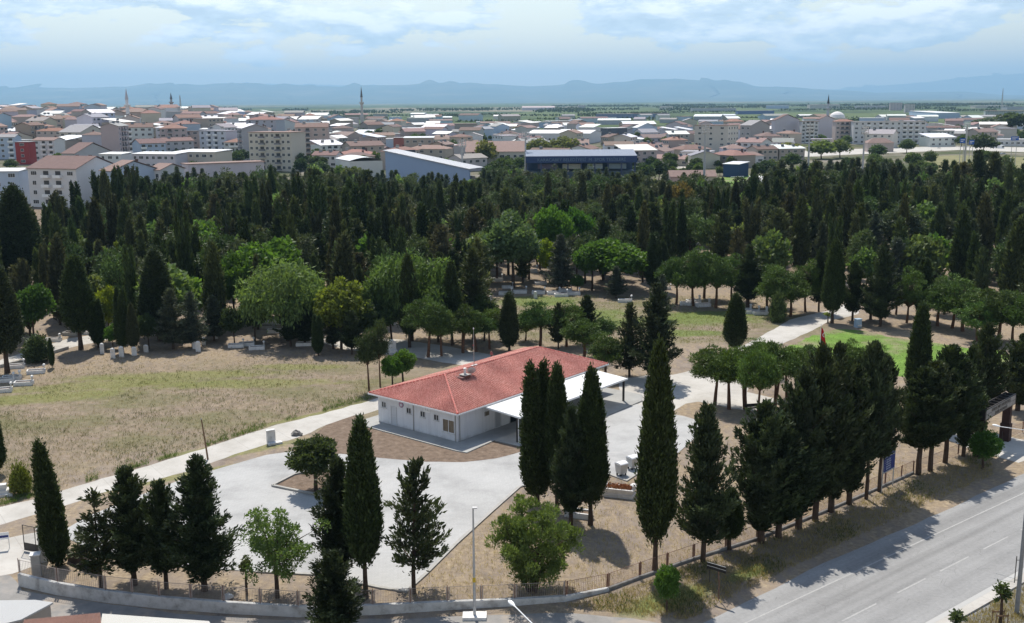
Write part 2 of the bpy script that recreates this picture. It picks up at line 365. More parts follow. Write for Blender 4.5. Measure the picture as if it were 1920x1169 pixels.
# left asphalt edge at n=+e ; R0 on the left edge at image bottom
sheet('road', [rp(-60, 0.2), rp(-20, .1), rp(0, -.2), rp(15, .4), rp(30, .2), rp(48, .5), rp(70, .3), rp(160, .3), rp(160, -14.3), rp(-60, -14.3)], .004, M['road'], .10, world=True, step=2)
KN = None
k0 = at(1740, 1169) - R0; KN = k0.dot(RN)
k1 = at(1790, 1169) - R0; KN2 = k1.dot(RN)
setting('median_kerb', MB().prism([rp(-60, KN), rp(170, KN), rp(170, KN2), rp(-60, KN2)], -.02, .14).mesh('median_kerb', M['path']))
setting('kerb_line', MB().prism([rp(-60, KN + .02), rp(170, KN + .02), rp(170, KN - .38), rp(-60, KN - .38)], .10, .144).mesh('kerb_line', M['mark2']))
b = MB()
for n_, w_ in [(-(at(1400, 1169) - R0).dot(RN) * -1, .13)]:
    b.poly([(*rp(-60, n_), .009), (*rp(160, n_), .009), (*rp(160, n_ + w_), .009), (*rp(-60, n_ + w_), .009)])
for pa, pb in (((1580, 1165), (1645, 1133)), ((1683, 1112), (1737, 1086)), ((1763, 1072), (1816, 1044)), ((1840, 1029), (1887, 1006)), ((1475, 1219), (1545, 1183)), ((1912, 994), (1957, 971))):
    a, c = at(*pa) - R0, at(*pb) - R0; s0, s1 = a.dot(RD), c.dot(RD); n_ = -(abs((at(1683, 1112) - R0).dot(RN)))
    b.poly([(*rp(s0, n_ - .07), .009), (*rp(s1, n_ - .07), .009), (*rp(s1, n_ + .07), .009), (*rp(s0, n_ + .07), .009)])
setting('road_markings', b.mesh('road_markings', M['mark']))
sheet('street', [(-60, 1075), (20, 1078), (40, 1108), (180, 1130), (330, 1150), (520, 1163), (760, 1160), (960, 1152), (1075, 1150), (1180, 1159), (1255, 1172), (1290, 1195), (1150, 1290), (600, 1330), (0, 1330), (-300, 1330), (-300, 1120)], .006, M['street'], .1)
# gate road + west path + paths behind
sheet('gate_road', [(-70, 1020), (0, 1012), (45, 1003), (80, 996), (118, 1000), (128, 1030), (60, 1062), (22, 1077), (-60, 1088)], .010, M['path'], .1)
sheet('path', [(-60, 968), (0, 951), (60, 937), (120, 919), (190, 898), (260, 879), (340, 855), (420, 829), (470, 812), (520, 797), (600, 777), (660, 761), (706, 748), (745, 735), (760, 748), (720, 765), (690, 776), (612, 796), (580, 812), (540, 826), (500, 832), (440, 853), (350, 885), (270, 906), (200, 922), (100, 955), (0, 985), (-60, 1002)], .006, M['path'], .15)
sheet('path_shaded', [(560, 628), (640, 636), (700, 634), (760, 638), (840, 650), (900, 662), (985, 676), (985, 700), (900, 690), (830, 680), (770, 668), (715, 664), (640, 655)], .006, M['path'], .15)
sheet('path_north', [(1160, 712), (1215, 704), (1262, 703), (1305, 693), (1345, 672), (1410, 640), (1450, 618), (1480, 600), (1515, 591), (1550, 584), (1572, 574), (1590, 568), (1615, 577), (1608, 590), (1560, 600), (1520, 622), (1455, 650), (1420, 672), (1400, 700), (1402, 735), (1470, 752), (1420, 772), (1370, 766), (1310, 753), (1285, 757), (1265, 770), (1240, 776), (1205, 762), (1165, 756)], .010, M['path'], .12)
sheet('path_lane', [(95, 664), (60, 668), (0, 685), (0, 676), (60, 655), (130, 635), (230, 620), (330, 605), (335, 612), (240, 630), (140, 650)], .006, M['path'], .15)
sheet('path_entry', [(1815, 812), (1860, 812), (1940, 830), (1960, 850), (1910, 868), (1868, 856), (1818, 842), (1760, 818), (1700, 795), (1700, 785), (1770, 795)], .008, M['path'], .05)
PLZ = [(127, 990), (165, 968), (215, 948), (290, 918), (345, 898), (420, 876), (500, 853), (560, 845), (640, 848), (700, 855), (800, 863), (870, 864), (930, 858), (965, 850), (993, 842), (1040, 815), (1090, 790), (1130, 762), (1165, 748), (1200, 760), (1240, 774), (1280, 780), (1322, 792), (1322, 802), (1300, 824), (1272, 849), (1240, 864), (1198, 886), (1175, 902), (1138, 888), (1090, 893), (1040, 903), (1000, 911), (974, 914), (920, 962), (855, 1021), (800, 1076), (762, 1110), (712, 1102), (665, 1092), (600, 1078), (480, 1072), (330, 1062), (200, 1046), (128, 1010)]
sheet('plaza', PLZ, .05, M['plaza'], 0)
kerb('plaza_kerb', [(1000, 910), (974, 914), (920, 962), (855, 1021), (800, 1076), (762, 1111), (712, 1103), (665, 1093), (600, 1079), (480, 1073)], .12, .3, M['concrete_grey'])
kerb('plaza_kerb', [(1090, 892), (1138, 889), (1175, 903), (1198, 887)], .12, .3, M['concrete_grey'])
# planter bed with a kerb in the plaza
m, t = newmat('bed_soil'); p = t.pos()
t.out(t.bsdf(t.ramp(t.noise(p, 1.5, 6, .7), [(.3, (.11, .08, .06)), (.6, (.20, .15, .115)), (.8, (.30, .25, .19))]), .95, .1, normal=t.bump(t.noise(p, 6, 4), .6, .1))); M['soil'] = m
BED = [(511, 913), (552, 892), (610, 880), (668, 902), (690, 925), (640, 940), (588, 929)]
sheet('planter_bed', BED, .075, M['soil'], 0)
kerb('planter_kerb', BED + [BED[0]], .22, .28, M['concrete_grey'])
# lawn
m, t = newmat('lawn_grass'); p = t.pos()
cc = t.ramp(t.noise(p, .35, 7, .65), [(.28, (.11, .135, .04)), (.48, (.12, .215, .038)), (.7, (.18, .29, .058))])
cc = t.mix(t.ramp(t.noise(p, .13, 6, .6), [(.50, 0.0), (.64, .85)]), cc, (.25, .205, .145))
t.out(t.bsdf(cc, .9, .15, normal=t.bump(t.noise(p, 10, 3), .5, .06))); M['lawn'] = m
sheet('lawn', [(1462, 657), (1500, 640), (1545, 622), (1580, 617), (1620, 622), (1680, 634), (1740, 641), (1800, 650), (1890, 660), (1900, 700), (1880, 712), (1800, 708), (1700, 706), (1600, 700), (1500, 690), (1466, 675)], .008, M['lawn'], .5)

# hills
m, t = newmat('hill_cover'); p = t.pos()
cc = t.ramp(t.noise(p, .0007, 9, .65), [(.35, (.030, .050, .028)), (.5, (.055, .075, .04)), (.62, (.12, .115, .07)), (.75, (.25, .23, .17))])
t.out(t.bsdf(cc, .95, .05)); M['hill'] = m
def hills(name, prof, Yr, Yf, Yb, seed, nxs=240):
    xs_ = np.linspace(prof[0][0], prof[-1][0], nxs); hp = np.interp(xs_, [a for a, _ in prof], [b for _, b in prof])
    r_ = np.random.RandomState(seed)
    ph = r_.rand(40) * 6.28; fr = r_.rand(40) * .06 + .004; am = .9 / (1 + fr * 60)
    rows = [(0, Yf, 0), (.35, None, .12), (.6, None, .38), (.8, None, .68), (.92, None, .9), (1, Yr, 1), (1.3, None, .55), (1.6, Yb, 0)]
    V = []
    for k, (_, _, hf) in enumerate(rows):
        f_ = rows[k][0]; Y_ = Yf + (Yr - Yf) * f_ if f_ <= 1 else Yr + (Yb - Yr) * (f_ - 1) / .6
        for i, x in enumerate(xs_):
            top = atY(x, hp[i], Yr)
            nz = sum(am[j] * math.sin(fr[j] * x * 3 + ph[j] + k * (1.3 + j * .37)) for j in range(40))
            z = max(-.9, top.z * hf * (1 + (.09 * nz if 0 < hf < 1 else .012 * nz))) if hf else -.9
            V.append((top.x * Y_ / Yr, Y_ + (260 * nz if 0 < hf < 1 else 0), z))
    n_ = nxs; Fc = [(j * n_ + i, j * n_ + i + 1, (j + 1) * n_ + i + 1, (j + 1) * n_ + i) for j in range(len(rows) - 1) for i in range(n_ - 1)]
    me = bpy.data.meshes.new(name); me.from_pydata(V, [], Fc); me.materials.append(M['hill']); me.polygons.foreach_set('use_smooth', [True] * len(Fc)); me.update()
    return setting(name, me)
hills('hills', [(-260, 172), (-100, 168), (0, 165.5), (120, 165), (230, 163), (290, 158.5), (370, 158), (450, 156), (520, 160), (600, 162), (690, 160.5), (760, 160), (815, 155.5), (880, 156), (945, 160), (1000, 162.5), (1050, 159), (1075, 155.5), (1130, 157), (1170, 154), (1200, 149.5), (1270, 148), (1330, 152), (1385, 154), (1415, 162), (1460, 163), (1500, 165), (1560, 169.5), (1640, 174), (1720, 173), (1800, 172), (1880, 178), (2000, 181), (2200, 184)], 31000, 20000, 38000, 3)
hills('mountains', [(380, 165), (500, 158), (580, 157), (640, 159.5), (760, 165), (1000, 166), (1300, 160), (1560, 168), (1700, 157), (1800, 147), (1920, 139), (2060, 130), (2300, 128)], 48000, 40000, 56000, 5)
# ------------------------------------------------------------------ trees
def unit(a): return a / np.maximum(np.linalg.norm(a, axis=-1, keepdims=True), 1e-9)
def leafmesh(name, P, D, L, W, var, rs, mats, extra=None):
    """diamond leaf sprays: base P, direction D, length L, width W; extra = MB of wood (material 1)"""
    n = len(P); D = unit(D); S = unit(np.cross(D, unit(rs.randn(n, 3)))); Nn = np.cross(D, S)
    mid = P + D * (L * .45)[:, None] + Nn * (L * .10)[:, None]
    v = np.empty((n, 4, 3)); v[:, 0] = P; v[:, 1] = mid + S * (W / 2)[:, None]; v[:, 2] = P + D * L[:, None]; v[:, 3] = mid - S * (W / 2)[:, None]
    v = v.reshape(-1, 3); nq = n
    loops = np.arange(4 * n); ls = np.arange(n) * 4; lt = np.full(n, 4); mi = np.zeros(n, int); va = np.asarray(var, float)
    if extra:
        ev = np.array(extra.v); o = len(v); v = np.vstack([v, ev])
        el = np.concatenate([np.array(f) + o for f in extra.f]); et = np.array([len(f) for f in extra.f])
        es = len(loops) + np.concatenate([[0], np.cumsum(et)[:-1]])
        loops = np.concatenate([loops, el]); ls = np.concatenate([ls, es]); lt = np.concatenate([lt, et])
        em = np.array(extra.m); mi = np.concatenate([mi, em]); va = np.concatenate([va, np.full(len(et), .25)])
    me = bpy.data.meshes.new(name); me.vertices.add(len(v)); me.vertices.foreach_set('co', v.ravel().astype(np.float32))
    me.loops.add(len(loops)); me.loops.foreach_set('vertex_index', loops.astype(np.int32))
    me.polygons.add(len(ls)); me.polygons.foreach_set('loop_start', ls.astype(np.int32)); me.polygons.foreach_set('loop_total', lt.astype(np.int32))
    for m_ in mats: me.materials.append(m_)
    me.polygons.foreach_set('material_index', mi.astype(np.int32))
    a = me.attributes.new('var', 'FLOAT', 'FACE'); a.data.foreach_set('value', va.astype(np.float32))
    me.update(calc_edges=True); me.validate(); return me
def wobble(rs, k=7, fm=6):
    f = rs.randint(1, fm, k); g = rs.uniform(-9, 9, k); p = rs.rand(k) * 6.28; a = rs.uniform(.4, 1, k)
    return lambda ph, t: sum(a[i] * np.sin(f[i] * ph + g[i] * t * 2 + p[i]) for i in range(k)) / math.sqrt(k)
class Proto: pass
def finish(name, h, w, wood, args, mat, rs, core=None):
    """trunk mesh, crown mesh, and one joined mesh for trees deep in the wood"""
    q = Proto(); q.h = h; q.w = w
    cb = MB()
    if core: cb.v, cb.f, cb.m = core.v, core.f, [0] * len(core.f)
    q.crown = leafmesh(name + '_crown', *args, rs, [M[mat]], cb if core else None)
    q.trunk = wood.mesh(name + '_trunk', M['bark'])
    jb = MB()
    if core: jb.add(core.v, core.f, 0)
    jb.add(wood.v, wood.f, 1)
    q.joined = (name, args, mat, jb); q.jm = None; q.rs = rs
    return q
def joined(q):
    if q.jm is None:
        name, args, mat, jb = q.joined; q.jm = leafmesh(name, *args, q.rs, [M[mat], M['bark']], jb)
    return q.jm
def P_cypress(seed, h=14, w=2.6, nt=1300, per=9, L=.42, base=.10, lean=0.0, fork=0):
    rs = np.random.RandomState(seed); wb = wobble(rs, 8, 7); wv = wobble(rs, 5, 4)
    zb = h * base; H = h - zb
    def prof(t): return (w / 2) * np.minimum(1, (t + .012) / .20) ** .60 * np.clip(1 - np.clip(t, 0, 1) ** 2.5, 0, 1) ** .78 * (1 - .12 * t) + .03
    def rad(ph, t): return prof(t) * (1 + .13 * wb(ph, t) * (1 - .4 * t) + .06 * wv(ph, t * 3))
    t = rs.rand(int(nt * 1.5)); t = t[rs.rand(len(t)) < (prof(t) / (w / 2)) ** .8 + .12][:nt]
    ph = rs.rand(len(t)) * 2 * PI; pr = rs.normal(0, 1, len(t)); r0 = rad(ph, t) * (.84 + .07 * pr.clip(-1.5, 2.2)); pv = rs.rand(len(t))
    t = np.repeat(t, per); ph = np.repeat(ph, per); r0 = np.repeat(r0, per); pv = np.repeat(pv, per); n = len(t)
    P = np.stack([np.cos(ph) * r0, np.sin(ph) * r0, zb + t * H], 1) + rs.normal(0, 1, (n, 3)) * [.13, .13, .34]
    out = np.stack([np.cos(ph), np.sin(ph), np.zeros(n)], 1)
    D = np.array([0, 0, 1.0]) * 1.0 + out * rs.uniform(.05, .7, n)[:, None] + rs.normal(0, .28, (n, 3))
    Ls = L * rs.uniform(.55, 1.45, n)
    top = rs.rand(110); P = np.vstack([P, np.stack([rs.normal(0, .10, 110), rs.normal(0, .10, 110), h - .9 + .7 * top], 1)]); D = np.vstack([D, rs.normal(0, .2, (110, 3)) + [0, 0, 1]]); Ls = np.concatenate([Ls, L * rs.uniform(.6, 1.2, 110)]); pv = np.concatenate([pv, rs.rand(110)])
    lx = lean * h; bend = lambda z: lx * np.clip(z / h, 0, 2) ** 1.6
    if fork: P[:, 0] += np.sign(P[:, 0] + .05 * np.sin(P[:, 1] * 9)) * fork * w * np.clip(P[:, 2] / h - .62, 0, 1)
    P[:, 0] += bend(P[:, 2]); var = (.78 * pv + .22 * rs.rand(len(P)))
    core = MB(); ring = []; nr, ns = 16, 14
    for i in range(nr + 1):
        tt = i / nr
        for k in range(ns):
            a = 2 * PI * k / ns; r = float(rad(np.array([a]), np.array([tt]))[0]) * .76
            z = zb + .1 + tt * (H - .35); core.v.append((math.cos(a) * r + bend(z), math.sin(a) * r, z))
    for i in range(nr):
        for k in range(ns): core.f.append((i * ns + k, i * ns + (k + 1) % ns, (i + 1) * ns + (k + 1) % ns, (i + 1) * ns + k)); core.m.append(0)
    core.f.append(tuple(range(ns))[::-1]); core.m.append(0)
    wd = MB().tube([(0, 0, -.1), (0, 0, zb * .5), (bend(zb + 1), .02, zb + 1.0)], [.24 * w / 2.6, .18 * w / 2.6, .14 * w / 2.6], 8)
    return finish('cypress', h, w, wd, (P, D, Ls, Ls * rs.uniform(.26, .42, len(Ls)), var), 'needle', rs, core)
def P_conifer(seed, h=11, w=4.6, nb=150, per=9, cl=5, L=.42, base=.12, shape=.8, up=.35, gap=.0, bottom=.18, lean=0.0, droop=0.0, core_r=.42, wl=.36, mid=0.0, rag=(.55, 1.2)):
    """bushy whorled conifer: limbs round a stem, sprays along each limb"""
    rs = np.random.RandomState(seed); zb = h * base; H = h - zb; wd = MB()
    bend = lambda z: lean * h * (z / h) ** 2
    zs = np.linspace(0, h, 8); wd.tube([(bend(z), 0.04 * math.sin(z), z - .1) for z in zs], [max(.03, .021 * h * (1 - z / h) ** .8) for z in zs], 8)
    Ps, Ds, Vs, Ss = [], [], [], []
    def cprof(t):
        if mid: return min(1, (t + .04) / mid) ** .7 * max(0, 1 - max(0, (t - mid) / (1 - mid)) ** 1.55) ** .85
        return min(1, (t + .05) / bottom) ** .6 * max(0, 1 - t) ** shape
    for i in range(nb):
        t = (i + rs.rand()) / nb; t = t ** 1.15
        if gap and rs.rand() < gap * (1 if .15 < t < .9 else .4): continue
        prf = cprof(t)
        lb = (w / 2) * prf * rs.uniform(*rag) + .16
        a = i * 2.399963 + rs.normal(0, .35); z0 = zb + t * H * .97
        el = up + .55 * t + rs.normal(0, .12); d0 = np.array([math.cos(a) * math.cos(el), math.sin(a) * math.cos(el), math.sin(el)])
        m_ = max(2, int(per * lb / (w / 2) + 1.5)); s = np.linspace(.16, 1, m_) * lb
        curve = (s / max(lb, .01)) ** 2 * lb * (.16 - droop)
        pts = np.stack([bend(z0) + d0[0] * s, d0[1] * s, z0 + d0[2] * s + curve], 1)
        if lb > .8 and (gap or i % 3 == 0): wd.tube([(bend(z0), 0, z0), tuple(pts[m_ // 2]), tuple(pts[-1])], [.010 + .022 * lb, .008 + .012 * lb, .006], 4, cap=False)
        k = cl; Pp = np.repeat(pts, k, 0); sd = np.repeat(.30 * (1 - .55 * s / max(lb, .01)) * lb, k)
        jit = rs.normal(0, 1, (len(Pp), 3)); side = np.array([-d0[1], d0[0], 0])
        Pp = Pp + side * (jit[:, :1] * sd[:, None] * .75) + jit * [.10, .10, .13]
        Dd = d0 * .75 + side * (np.sign(jit[:, :1]) * .45) + np.array([0, 0, .38 - droop * 1.6]) + rs.normal(0, .36, (len(Pp), 3))
        Ps.append(Pp); Ds.append(Dd); Vs.append(np.clip(np.full(len(Pp), rs.rand()) * .72 + rs.rand(len(Pp)) * .28, 0, 1))
    n = 60; Ps.append(np.stack([bend(h) + rs.normal(0, .10, n), rs.normal(0, .10, n), h - 1.2 + 1.1 * rs.rand(n)], 1)); Ds.append(rs.normal(0, .5, (n, 3)) + [0, 0, .9]); Vs.append(rs.rand(n))
    P = np.vstack(Ps); D = np.vstack(Ds); var = np.concatenate(Vs); Ls = L * rs.uniform(.55, 1.4, len(P))
    core = None
    if core_r:
        core = MB(); ns, nr = 12, 12; wb = wobble(rs, 6, 5)
        for i in range(nr + 1):
            tt = i / nr; prf = cprof(tt)
            for k in range(ns):
                a = 2 * PI * k / ns; r = (w / 2) * prf * core_r * (1 + .25 * float(wb(a, tt))) + .01; z = zb + .3 + tt * (H - .8)
                core.v.append((math.cos(a) * r + bend(z), math.sin(a) * r, z))
        for i in range(nr):
            for k in range(ns): core.f.append((i * ns + k, i * ns + (k + 1) % ns, (i + 1) * ns + (k + 1) % ns, (i + 1) * ns + k)); core.m.append(0)
    return finish('conifer', h, w, wd, (P, D, Ls, Ls * rs.uniform(wl * .75, wl * 1.3, len(Ls)), var), 'needle', rs, core)
def P_broad(seed, h=8, w=6, nc=70, per=110, L=.34, base=.28, flat=1.0, clump=.16, up=.0, shell=.55, hang=0.0, stems=1, mat='leaf', wl=.6, wood='bark', name='broadleaf', irregular=.22):
    rs = np.random.RandomState(seed); zb = h * base; H = h - zb; c0 = np.array([0, 0, zb + H * .48]); wb = wobble(rs, 6, 4)
    d = unit(rs.normal(0, 1, (nc, 3))); 
    if flat < 1: d[:, 2] = np.where(d[:, 2] < 0, d[:, 2] * .45, d[:, 2])
    rr = rs.uniform(shell, 1.0, nc) ** .8 * (1 + irregular * wb(np.arctan2(d[:, 1], d[:, 0]), d[:, 2] * .3))
    rc = clump * w * rs.uniform(.7, 1.3, nc)
    C = c0 + d * rr[:, None] * np.array([w / 2 - clump * w * .7, w / 2 - clump * w * .7, (H / 2 - clump * w * .45)])
    cv = rs.rand(nc)
    k = per; Cc = np.repeat(C, k, 0); R_ = np.repeat(rc, k); v0 = np.repeat(cv, k); n = len(Cc)
    dd = unit(rs.normal(0, 1, (n, 3)) + np.array([0, 0, .45])); rad = R_ * rs.uniform(.35, 1.05, n) ** .6
    P = Cc + dd * rad[:, None] * [1, 1, .8]
    D = rs.normal(0, 1, (n, 3)) * .8 + dd * .6 + np.array([0, 0, up])
    if hang:
        m_ = rs.rand(n) < .7; P[:, 2] -= np.where(m_, rs.rand(n) ** 1.5 * hang, 0); D[m_] = D[m_] * .35 + np.array([0, 0, -1.0])
    Ls = L * rs.uniform(.6, 1.35, n); var = np.clip(.5 * v0 + .5 * rs.rand(n), 0, 1)
    wd = MB(); r0 = .020 * h + .05
    for s_ in range(stems):
        a = rs.rand() * 6.28; ox = (.08 * s_ * math.cos(a), .08 * s_ * math.sin(a)) if stems > 1 else (0, 0)
        tip = (ox[0] * 5 + rs.normal(0, .02 * w), ox[1] * 5 + rs.normal(0, .02 * w), zb + H * .22)
        wd.tube([(ox[0], ox[1], -.1), ((ox[0] + tip[0]) / 2 + rs.normal(0, .05), (ox[1] + tip[1]) / 2, tip[2] * .5), tip], [r0, r0 * .82, r0 * .62], 8)
        for j in range(s_, min(nc, 34), stems):
            c_ = C[j]; mid = (np.array(tip) * .5 + c_ * .5) + rs.normal(0, .08 * h / 8, 3) + [0, 0, .05 * h]
            wd.tube([tip, tuple(mid), tuple(c_)], [r0 * .42, r0 * .24, .018], 5, cap=False)
    q = finish(name, h, w, wd, (P, D, Ls, Ls * rs.uniform(wl * .7, wl * 1.25, n), var), mat, rs, None)
    q.trunk.materials[0] = M[wood]; return q
PR = {}
PR['cypress'] = [P_cypress(1, 16, 2.9, 2500, 13, .30, .16), P_cypress(2, 14, 2.5, 2200, 13, .30, .22, 0, .0), P_cypress(3, 15, 2.3, 2100, 13, .30, .09, 0, .55), P_cypress(4, 15, 2.5, 2200, 13, .30, .12, .02, .75)]
PR['lean'] = [P_cypress(7, 13, 2.0, 1900, 12, .30, .03, .05)]
PR['cyp_far'] = [P_cypress(20 + i, 13, [2.2, 2.6, 2.0, 3.0, 2.4, 2.8, 2.2, 2.5][i], 640, 8, .52, .07, [0, .03, -.02, .04, 0, .02, -.04, .05][i], [0, 0, .6, .9, 0, 1.1, 0, .5][i]) for i in range(8)]
PR['conifer'] = [P_conifer(31, 11, 5.2, 130, 12, 15, .35, .13, .70, rag=(.28, 1.45), core_r=.28), P_conifer(32, 12, 5.6, 140, 12, 15, .35, .10, .80, .25, rag=(.28, 1.45), core_r=.30), P_conifer(33, 10, 4.6, 120, 12, 14, .34, .15, .62, .42, rag=(.28, 1.45), core_r=.28), P_conifer(34, 13, 4.8, 170, 12, 13, .35, .14, .60, .45, bottom=.22, rag=(.28, 1.45), core_r=.32)]
PR['sparse'] = [P_conifer(41, 10, 6.6, 58, 12, 14, .44, .17, .80, .16, .22, .16, .06, -.08, 0.0, rag=(.5, 1.35)), P_conifer(42, 9, 4.0, 60, 9, 10, .40, .2, .75, .10, .22, .2, 0, .1, 0.0)]
PR['row'] = [P_conifer(44 + i, 13, 5.2, 170, 12, 14, .37, [.11, .08, .25, .09][i], .7, [.5, .7, .35, .6][i], mid=[.20, .26, .18, .30][i], core_r=.44, rag=(.3, 1.4)) for i in range(4)]
PR['con_far'] = [P_conifer(51 + i, 12, [4.4, 5.0, 3.8, 5.4, 4.8, 4.2, 5.2][i], 95, 7, 9, .58, .10, [.62, .75, .55, .9, .5, .7, .6][i], [.35, .5, .2, .6, .1, .45, .3][i], mid=[0, .34, .4, 0, .5, 0, .3][i], rag=(.35, 1.35), lean=[0, .03, 0, -.03, .02, 0, .04][i]) for i in range(7)]
PR['cedar'] = [P_conifer(61, 11, 6.2, 90, 10, 9, .55, .12, .72, .02, .12, .2, 0, .08, .30, .30), P_conifer(62, 12, 6.6, 95, 10, 9, .55, .10, .85, .05, .10, .16, 0, .10, .30, .30)]
PR['pine'] = [P_broad(71, 7.5, 5.6, 70, 140, .34, .27, .6, .13, .9, .5, mat='needle', wl=.26, wood='bark_red', name='stone_pine', irregular=.26), P_broad(72, 8, 5.4, 66, 140, .34, .24, .7, .135, .9, .45, mat='needle', wl=.26, wood='bark_red', name='stone_pine', irregular=.28), P_broad(73, 7, 6.0, 74, 140, .34, .29, .6, .12, .9, .5, stems=2, mat='needle', wl=.26, wood='bark_red', name='stone_pine', irregular=.26)]
PR['pine2'] = [P_broad(76, 8, 6.4, 80, 120, .38, .10, .85, .115, .85, .5, mat='needle', wl=.28, wood='bark_red', name='stone_pine', irregular=.28), P_broad(77, 8, 5.8, 74, 120, .38, .15, .8, .12, .85, .5, mat='needle', wl=.28, wood='bark_red', name='stone_pine', irregular=.3)]
PR['round'] = [P_broad(75, 4, 3.0, 60, 150, .24, .30, 1, .16, .4, .55, mat='leaf', wl=.5, irregular=.06)]
PR['loose'] = [P_broad(81, 8, 6.8, 84, 100, .24, .18, 1, .085, .2, .3, wl=.5, irregular=.38)]
PR['bush'] = [P_broad(82, 8, 8.0, 130, 150, .32, .05, 1, .075, .9, .35, stems=5, wl=.32, irregular=.5)]
PR['broad'] = [P_broad(83 + i, 9, 8, 80, 95, .48, .22, .8, .135, .1, .55, wl=.65, irregular=.22) for i in range(3)]
PR['willow'] = [P_broad(91, 10, 11, 95, 130, .55, .16, .7, .11, 0, .6, hang=1.6, wl=.30, irregular=.2), P_broad(92, 10, 10, 90, 130, .55, .18, .7, .12, 0, .6, hang=1.3, wl=.30, irregular=.2)]
PR['pine_far'] = [P_broad(111 + i, 10, [6.5, 6.0, 7.2][i], 50, 62, .62, .18, .85, .13, .3, .45, mat='needle', wl=.32, name='stone_pine', irregular=.3) for i in range(3)]
PR['bfar'] = [P_broad(95 + i, 9, 8.5, 46, 46, .85, .15, .8, .16, .1, .55, wl=.75, irregular=.25) for i in range(3)]
PR['sapling'] = [P_broad(99, 3, 1.3, 14, 26, .22, .5, 1, .16, .1, .2, wl=.6, irregular=.3)]
PR['shrub'] = [P_cypress(98, 2.4, 1.5, 420, 8, .22, .03)]
DK = (.040, .058, .027); DK2 = (.050, .068, .033); CYC = (.043, .066, .024); GREY = (.065, .082, .068); PINE = (.075, .125, .034); LEAF = (.085, .165, .035); PALE = (.135, .205, .085); YEL = (.24, .30, .035); BUSH = (.115, .175, .052); OLIV = (.10, .125, .055)
KN_ = {'cypress': 'cypress_tree', 'lean': 'cypress_tree', 'cyp_far': 'cypress_tree', 'conifer': 'conifer_tree', 'sparse': 'conifer_tree', 'con_far': 'conifer_tree', 'cedar': 'cedar_tree', 'row': 'conifer_tree', 'pine_far': 'pine_tree', 'pine2': 'pine_tree', 'pine': 'pine_tree', 'round': 'leafy_tree', 'loose': 'leafy_tree', 'bush': 'leafy_tree', 'broad': 'leafy_tree', 'willow': 'leafy_tree', 'bfar': 'leafy_tree', 'sapling': 'sapling', 'shrub': 'shrub'}
CAT = {'cypress_tree': 'cypress', 'conifer_tree': 'conifer', 'cedar_tree': 'cedar', 'pine_tree': 'pine', 'leafy_tree': 'tree', 'sapling': 'sapling', 'shrub': 'shrub'}
vc = {}
def variant(kind, v=None):
    L_ = PR[kind]
    if v is None: vc[kind] = vc.get(kind, -1) + 1; v = vc[kind]
    return L_[v % len(L_)]
def jitc(c, a=.14):
    k = rnd.uniform(1 - a, 1 + a); return (c[0] * k * rnd.uniform(.93, 1.07), c[1] * k, c[2] * k * rnd.uniform(.9, 1.1))
TREES = []
def tree(kind, bx, by, ty, wpx, color, label, group=None, v=None, rz=None, xy=None, name=None):
    q = variant(kind, v); g = at(bx, by) if xy is None else xy
    dp = depth(g.x, g.y, g.z + 4); h = atY(bx, ty, g.y).z - g.z; h = max(h, .5); w_ = wpx / F * dp
    n_ = name or KN_[kind]
    root = thing(n_, g, label, CAT.get(n_, 'tree'), group, rnd.uniform(0, 6.28) if rz is None else rz, (w_ / q.w, w_ / q.w, h / q.h))
    link(q.trunk, 'trunk', root); c = link(q.crown, 'crown', root, jitc(color, .08))
    TREES.append((g.x, g.y, w_ / 2)); return root
# --- beside the street and the road, west to east
G1 = 'trees along the perimeter fence'
tree('lean', 108, 1062, 836, 46, CYC, 'slim leaning columnar cypress beside the concrete gate pillar', G1, rz=PI)
tree('sparse', 190, 1107, 918, 100, DK2, 'thin see-through conifer between the leaning cypress and the dark conifers', G1, 1)
tree('conifer', 253, 1097, 878, 122, DK2, 'bushy dark conifer with a pointed top by the street wall, beside the thin one', G1, 0)
tree('conifer', 312, 1104, 905, 98, DK, 'narrower dark conifer squeezed between two broader ones by the street wall', G1, 2)
tree('conifer', 384, 1108, 856, 142, DK, 'biggest black-green conifer by the street wall', G1, 1)
tree('loose', 520, 1121, 946, 158, (.115, .175, .055), 'light green airy broadleaf tree beside the street wall', G1)
tree('sapling', 463, 1116, 1040, 34, OLIV, 'thin bare-stemmed sapling at the foot of the airy broadleaf tree', G1)
tree('conifer', 640, 1096, 862, 112, DK, 'dark conifer leaning against the tall smooth cypress in front of the planter', G1, 3)
tree('cypress', 686, 1121, 793, 66, CYC, 'tall smooth columnar cypress standing at the plaza edge near the street wall', G1, 1)
tree('sparse', 776, 1113, 866, 146, DK2, 'open-branched ragged conifer with a bent tip at the plaza corner', G1, 0, rz=.4)
tree('conifer', 628, 1205, 1036, 120, DK, 'shadowy conifer on the street side, cut by the bottom edge', G1, 2)
tree('cypress', 1008, 948, 684, 60, CYC, 'straight columnar cypress in the clump before the canopy, beside its bare trunked twin', 'clump of cypresses by the plaza', 2)
tree('cypress', 1044, 956, 690, 46, CYC, 'slender columnar cypress half hidden in the middle of the clump before the canopy', 'clump of cypresses by the plaza', 1)
tree('conifer', 1070, 992, 765, 78, DK, 'rough shorter conifer filling the middle of the cypress clump', 'clump of cypresses by the plaza', 3)
tree('cypress', 1107, 985, 697, 60, CYC, 'forked-topped columnar cypress nearest the waste bins in the clump', 'clump of cypresses by the plaza', 0)
tree('bush', 1000, 1108, 932, 178, BUSH, 'big bright green bushy tree in front of the cypress clump', G1)
tree('cypress', 1228, 1073, 653, 72, CYC, 'tallest broad columnar cypress standing alone between the bins and the road', G1, 0)
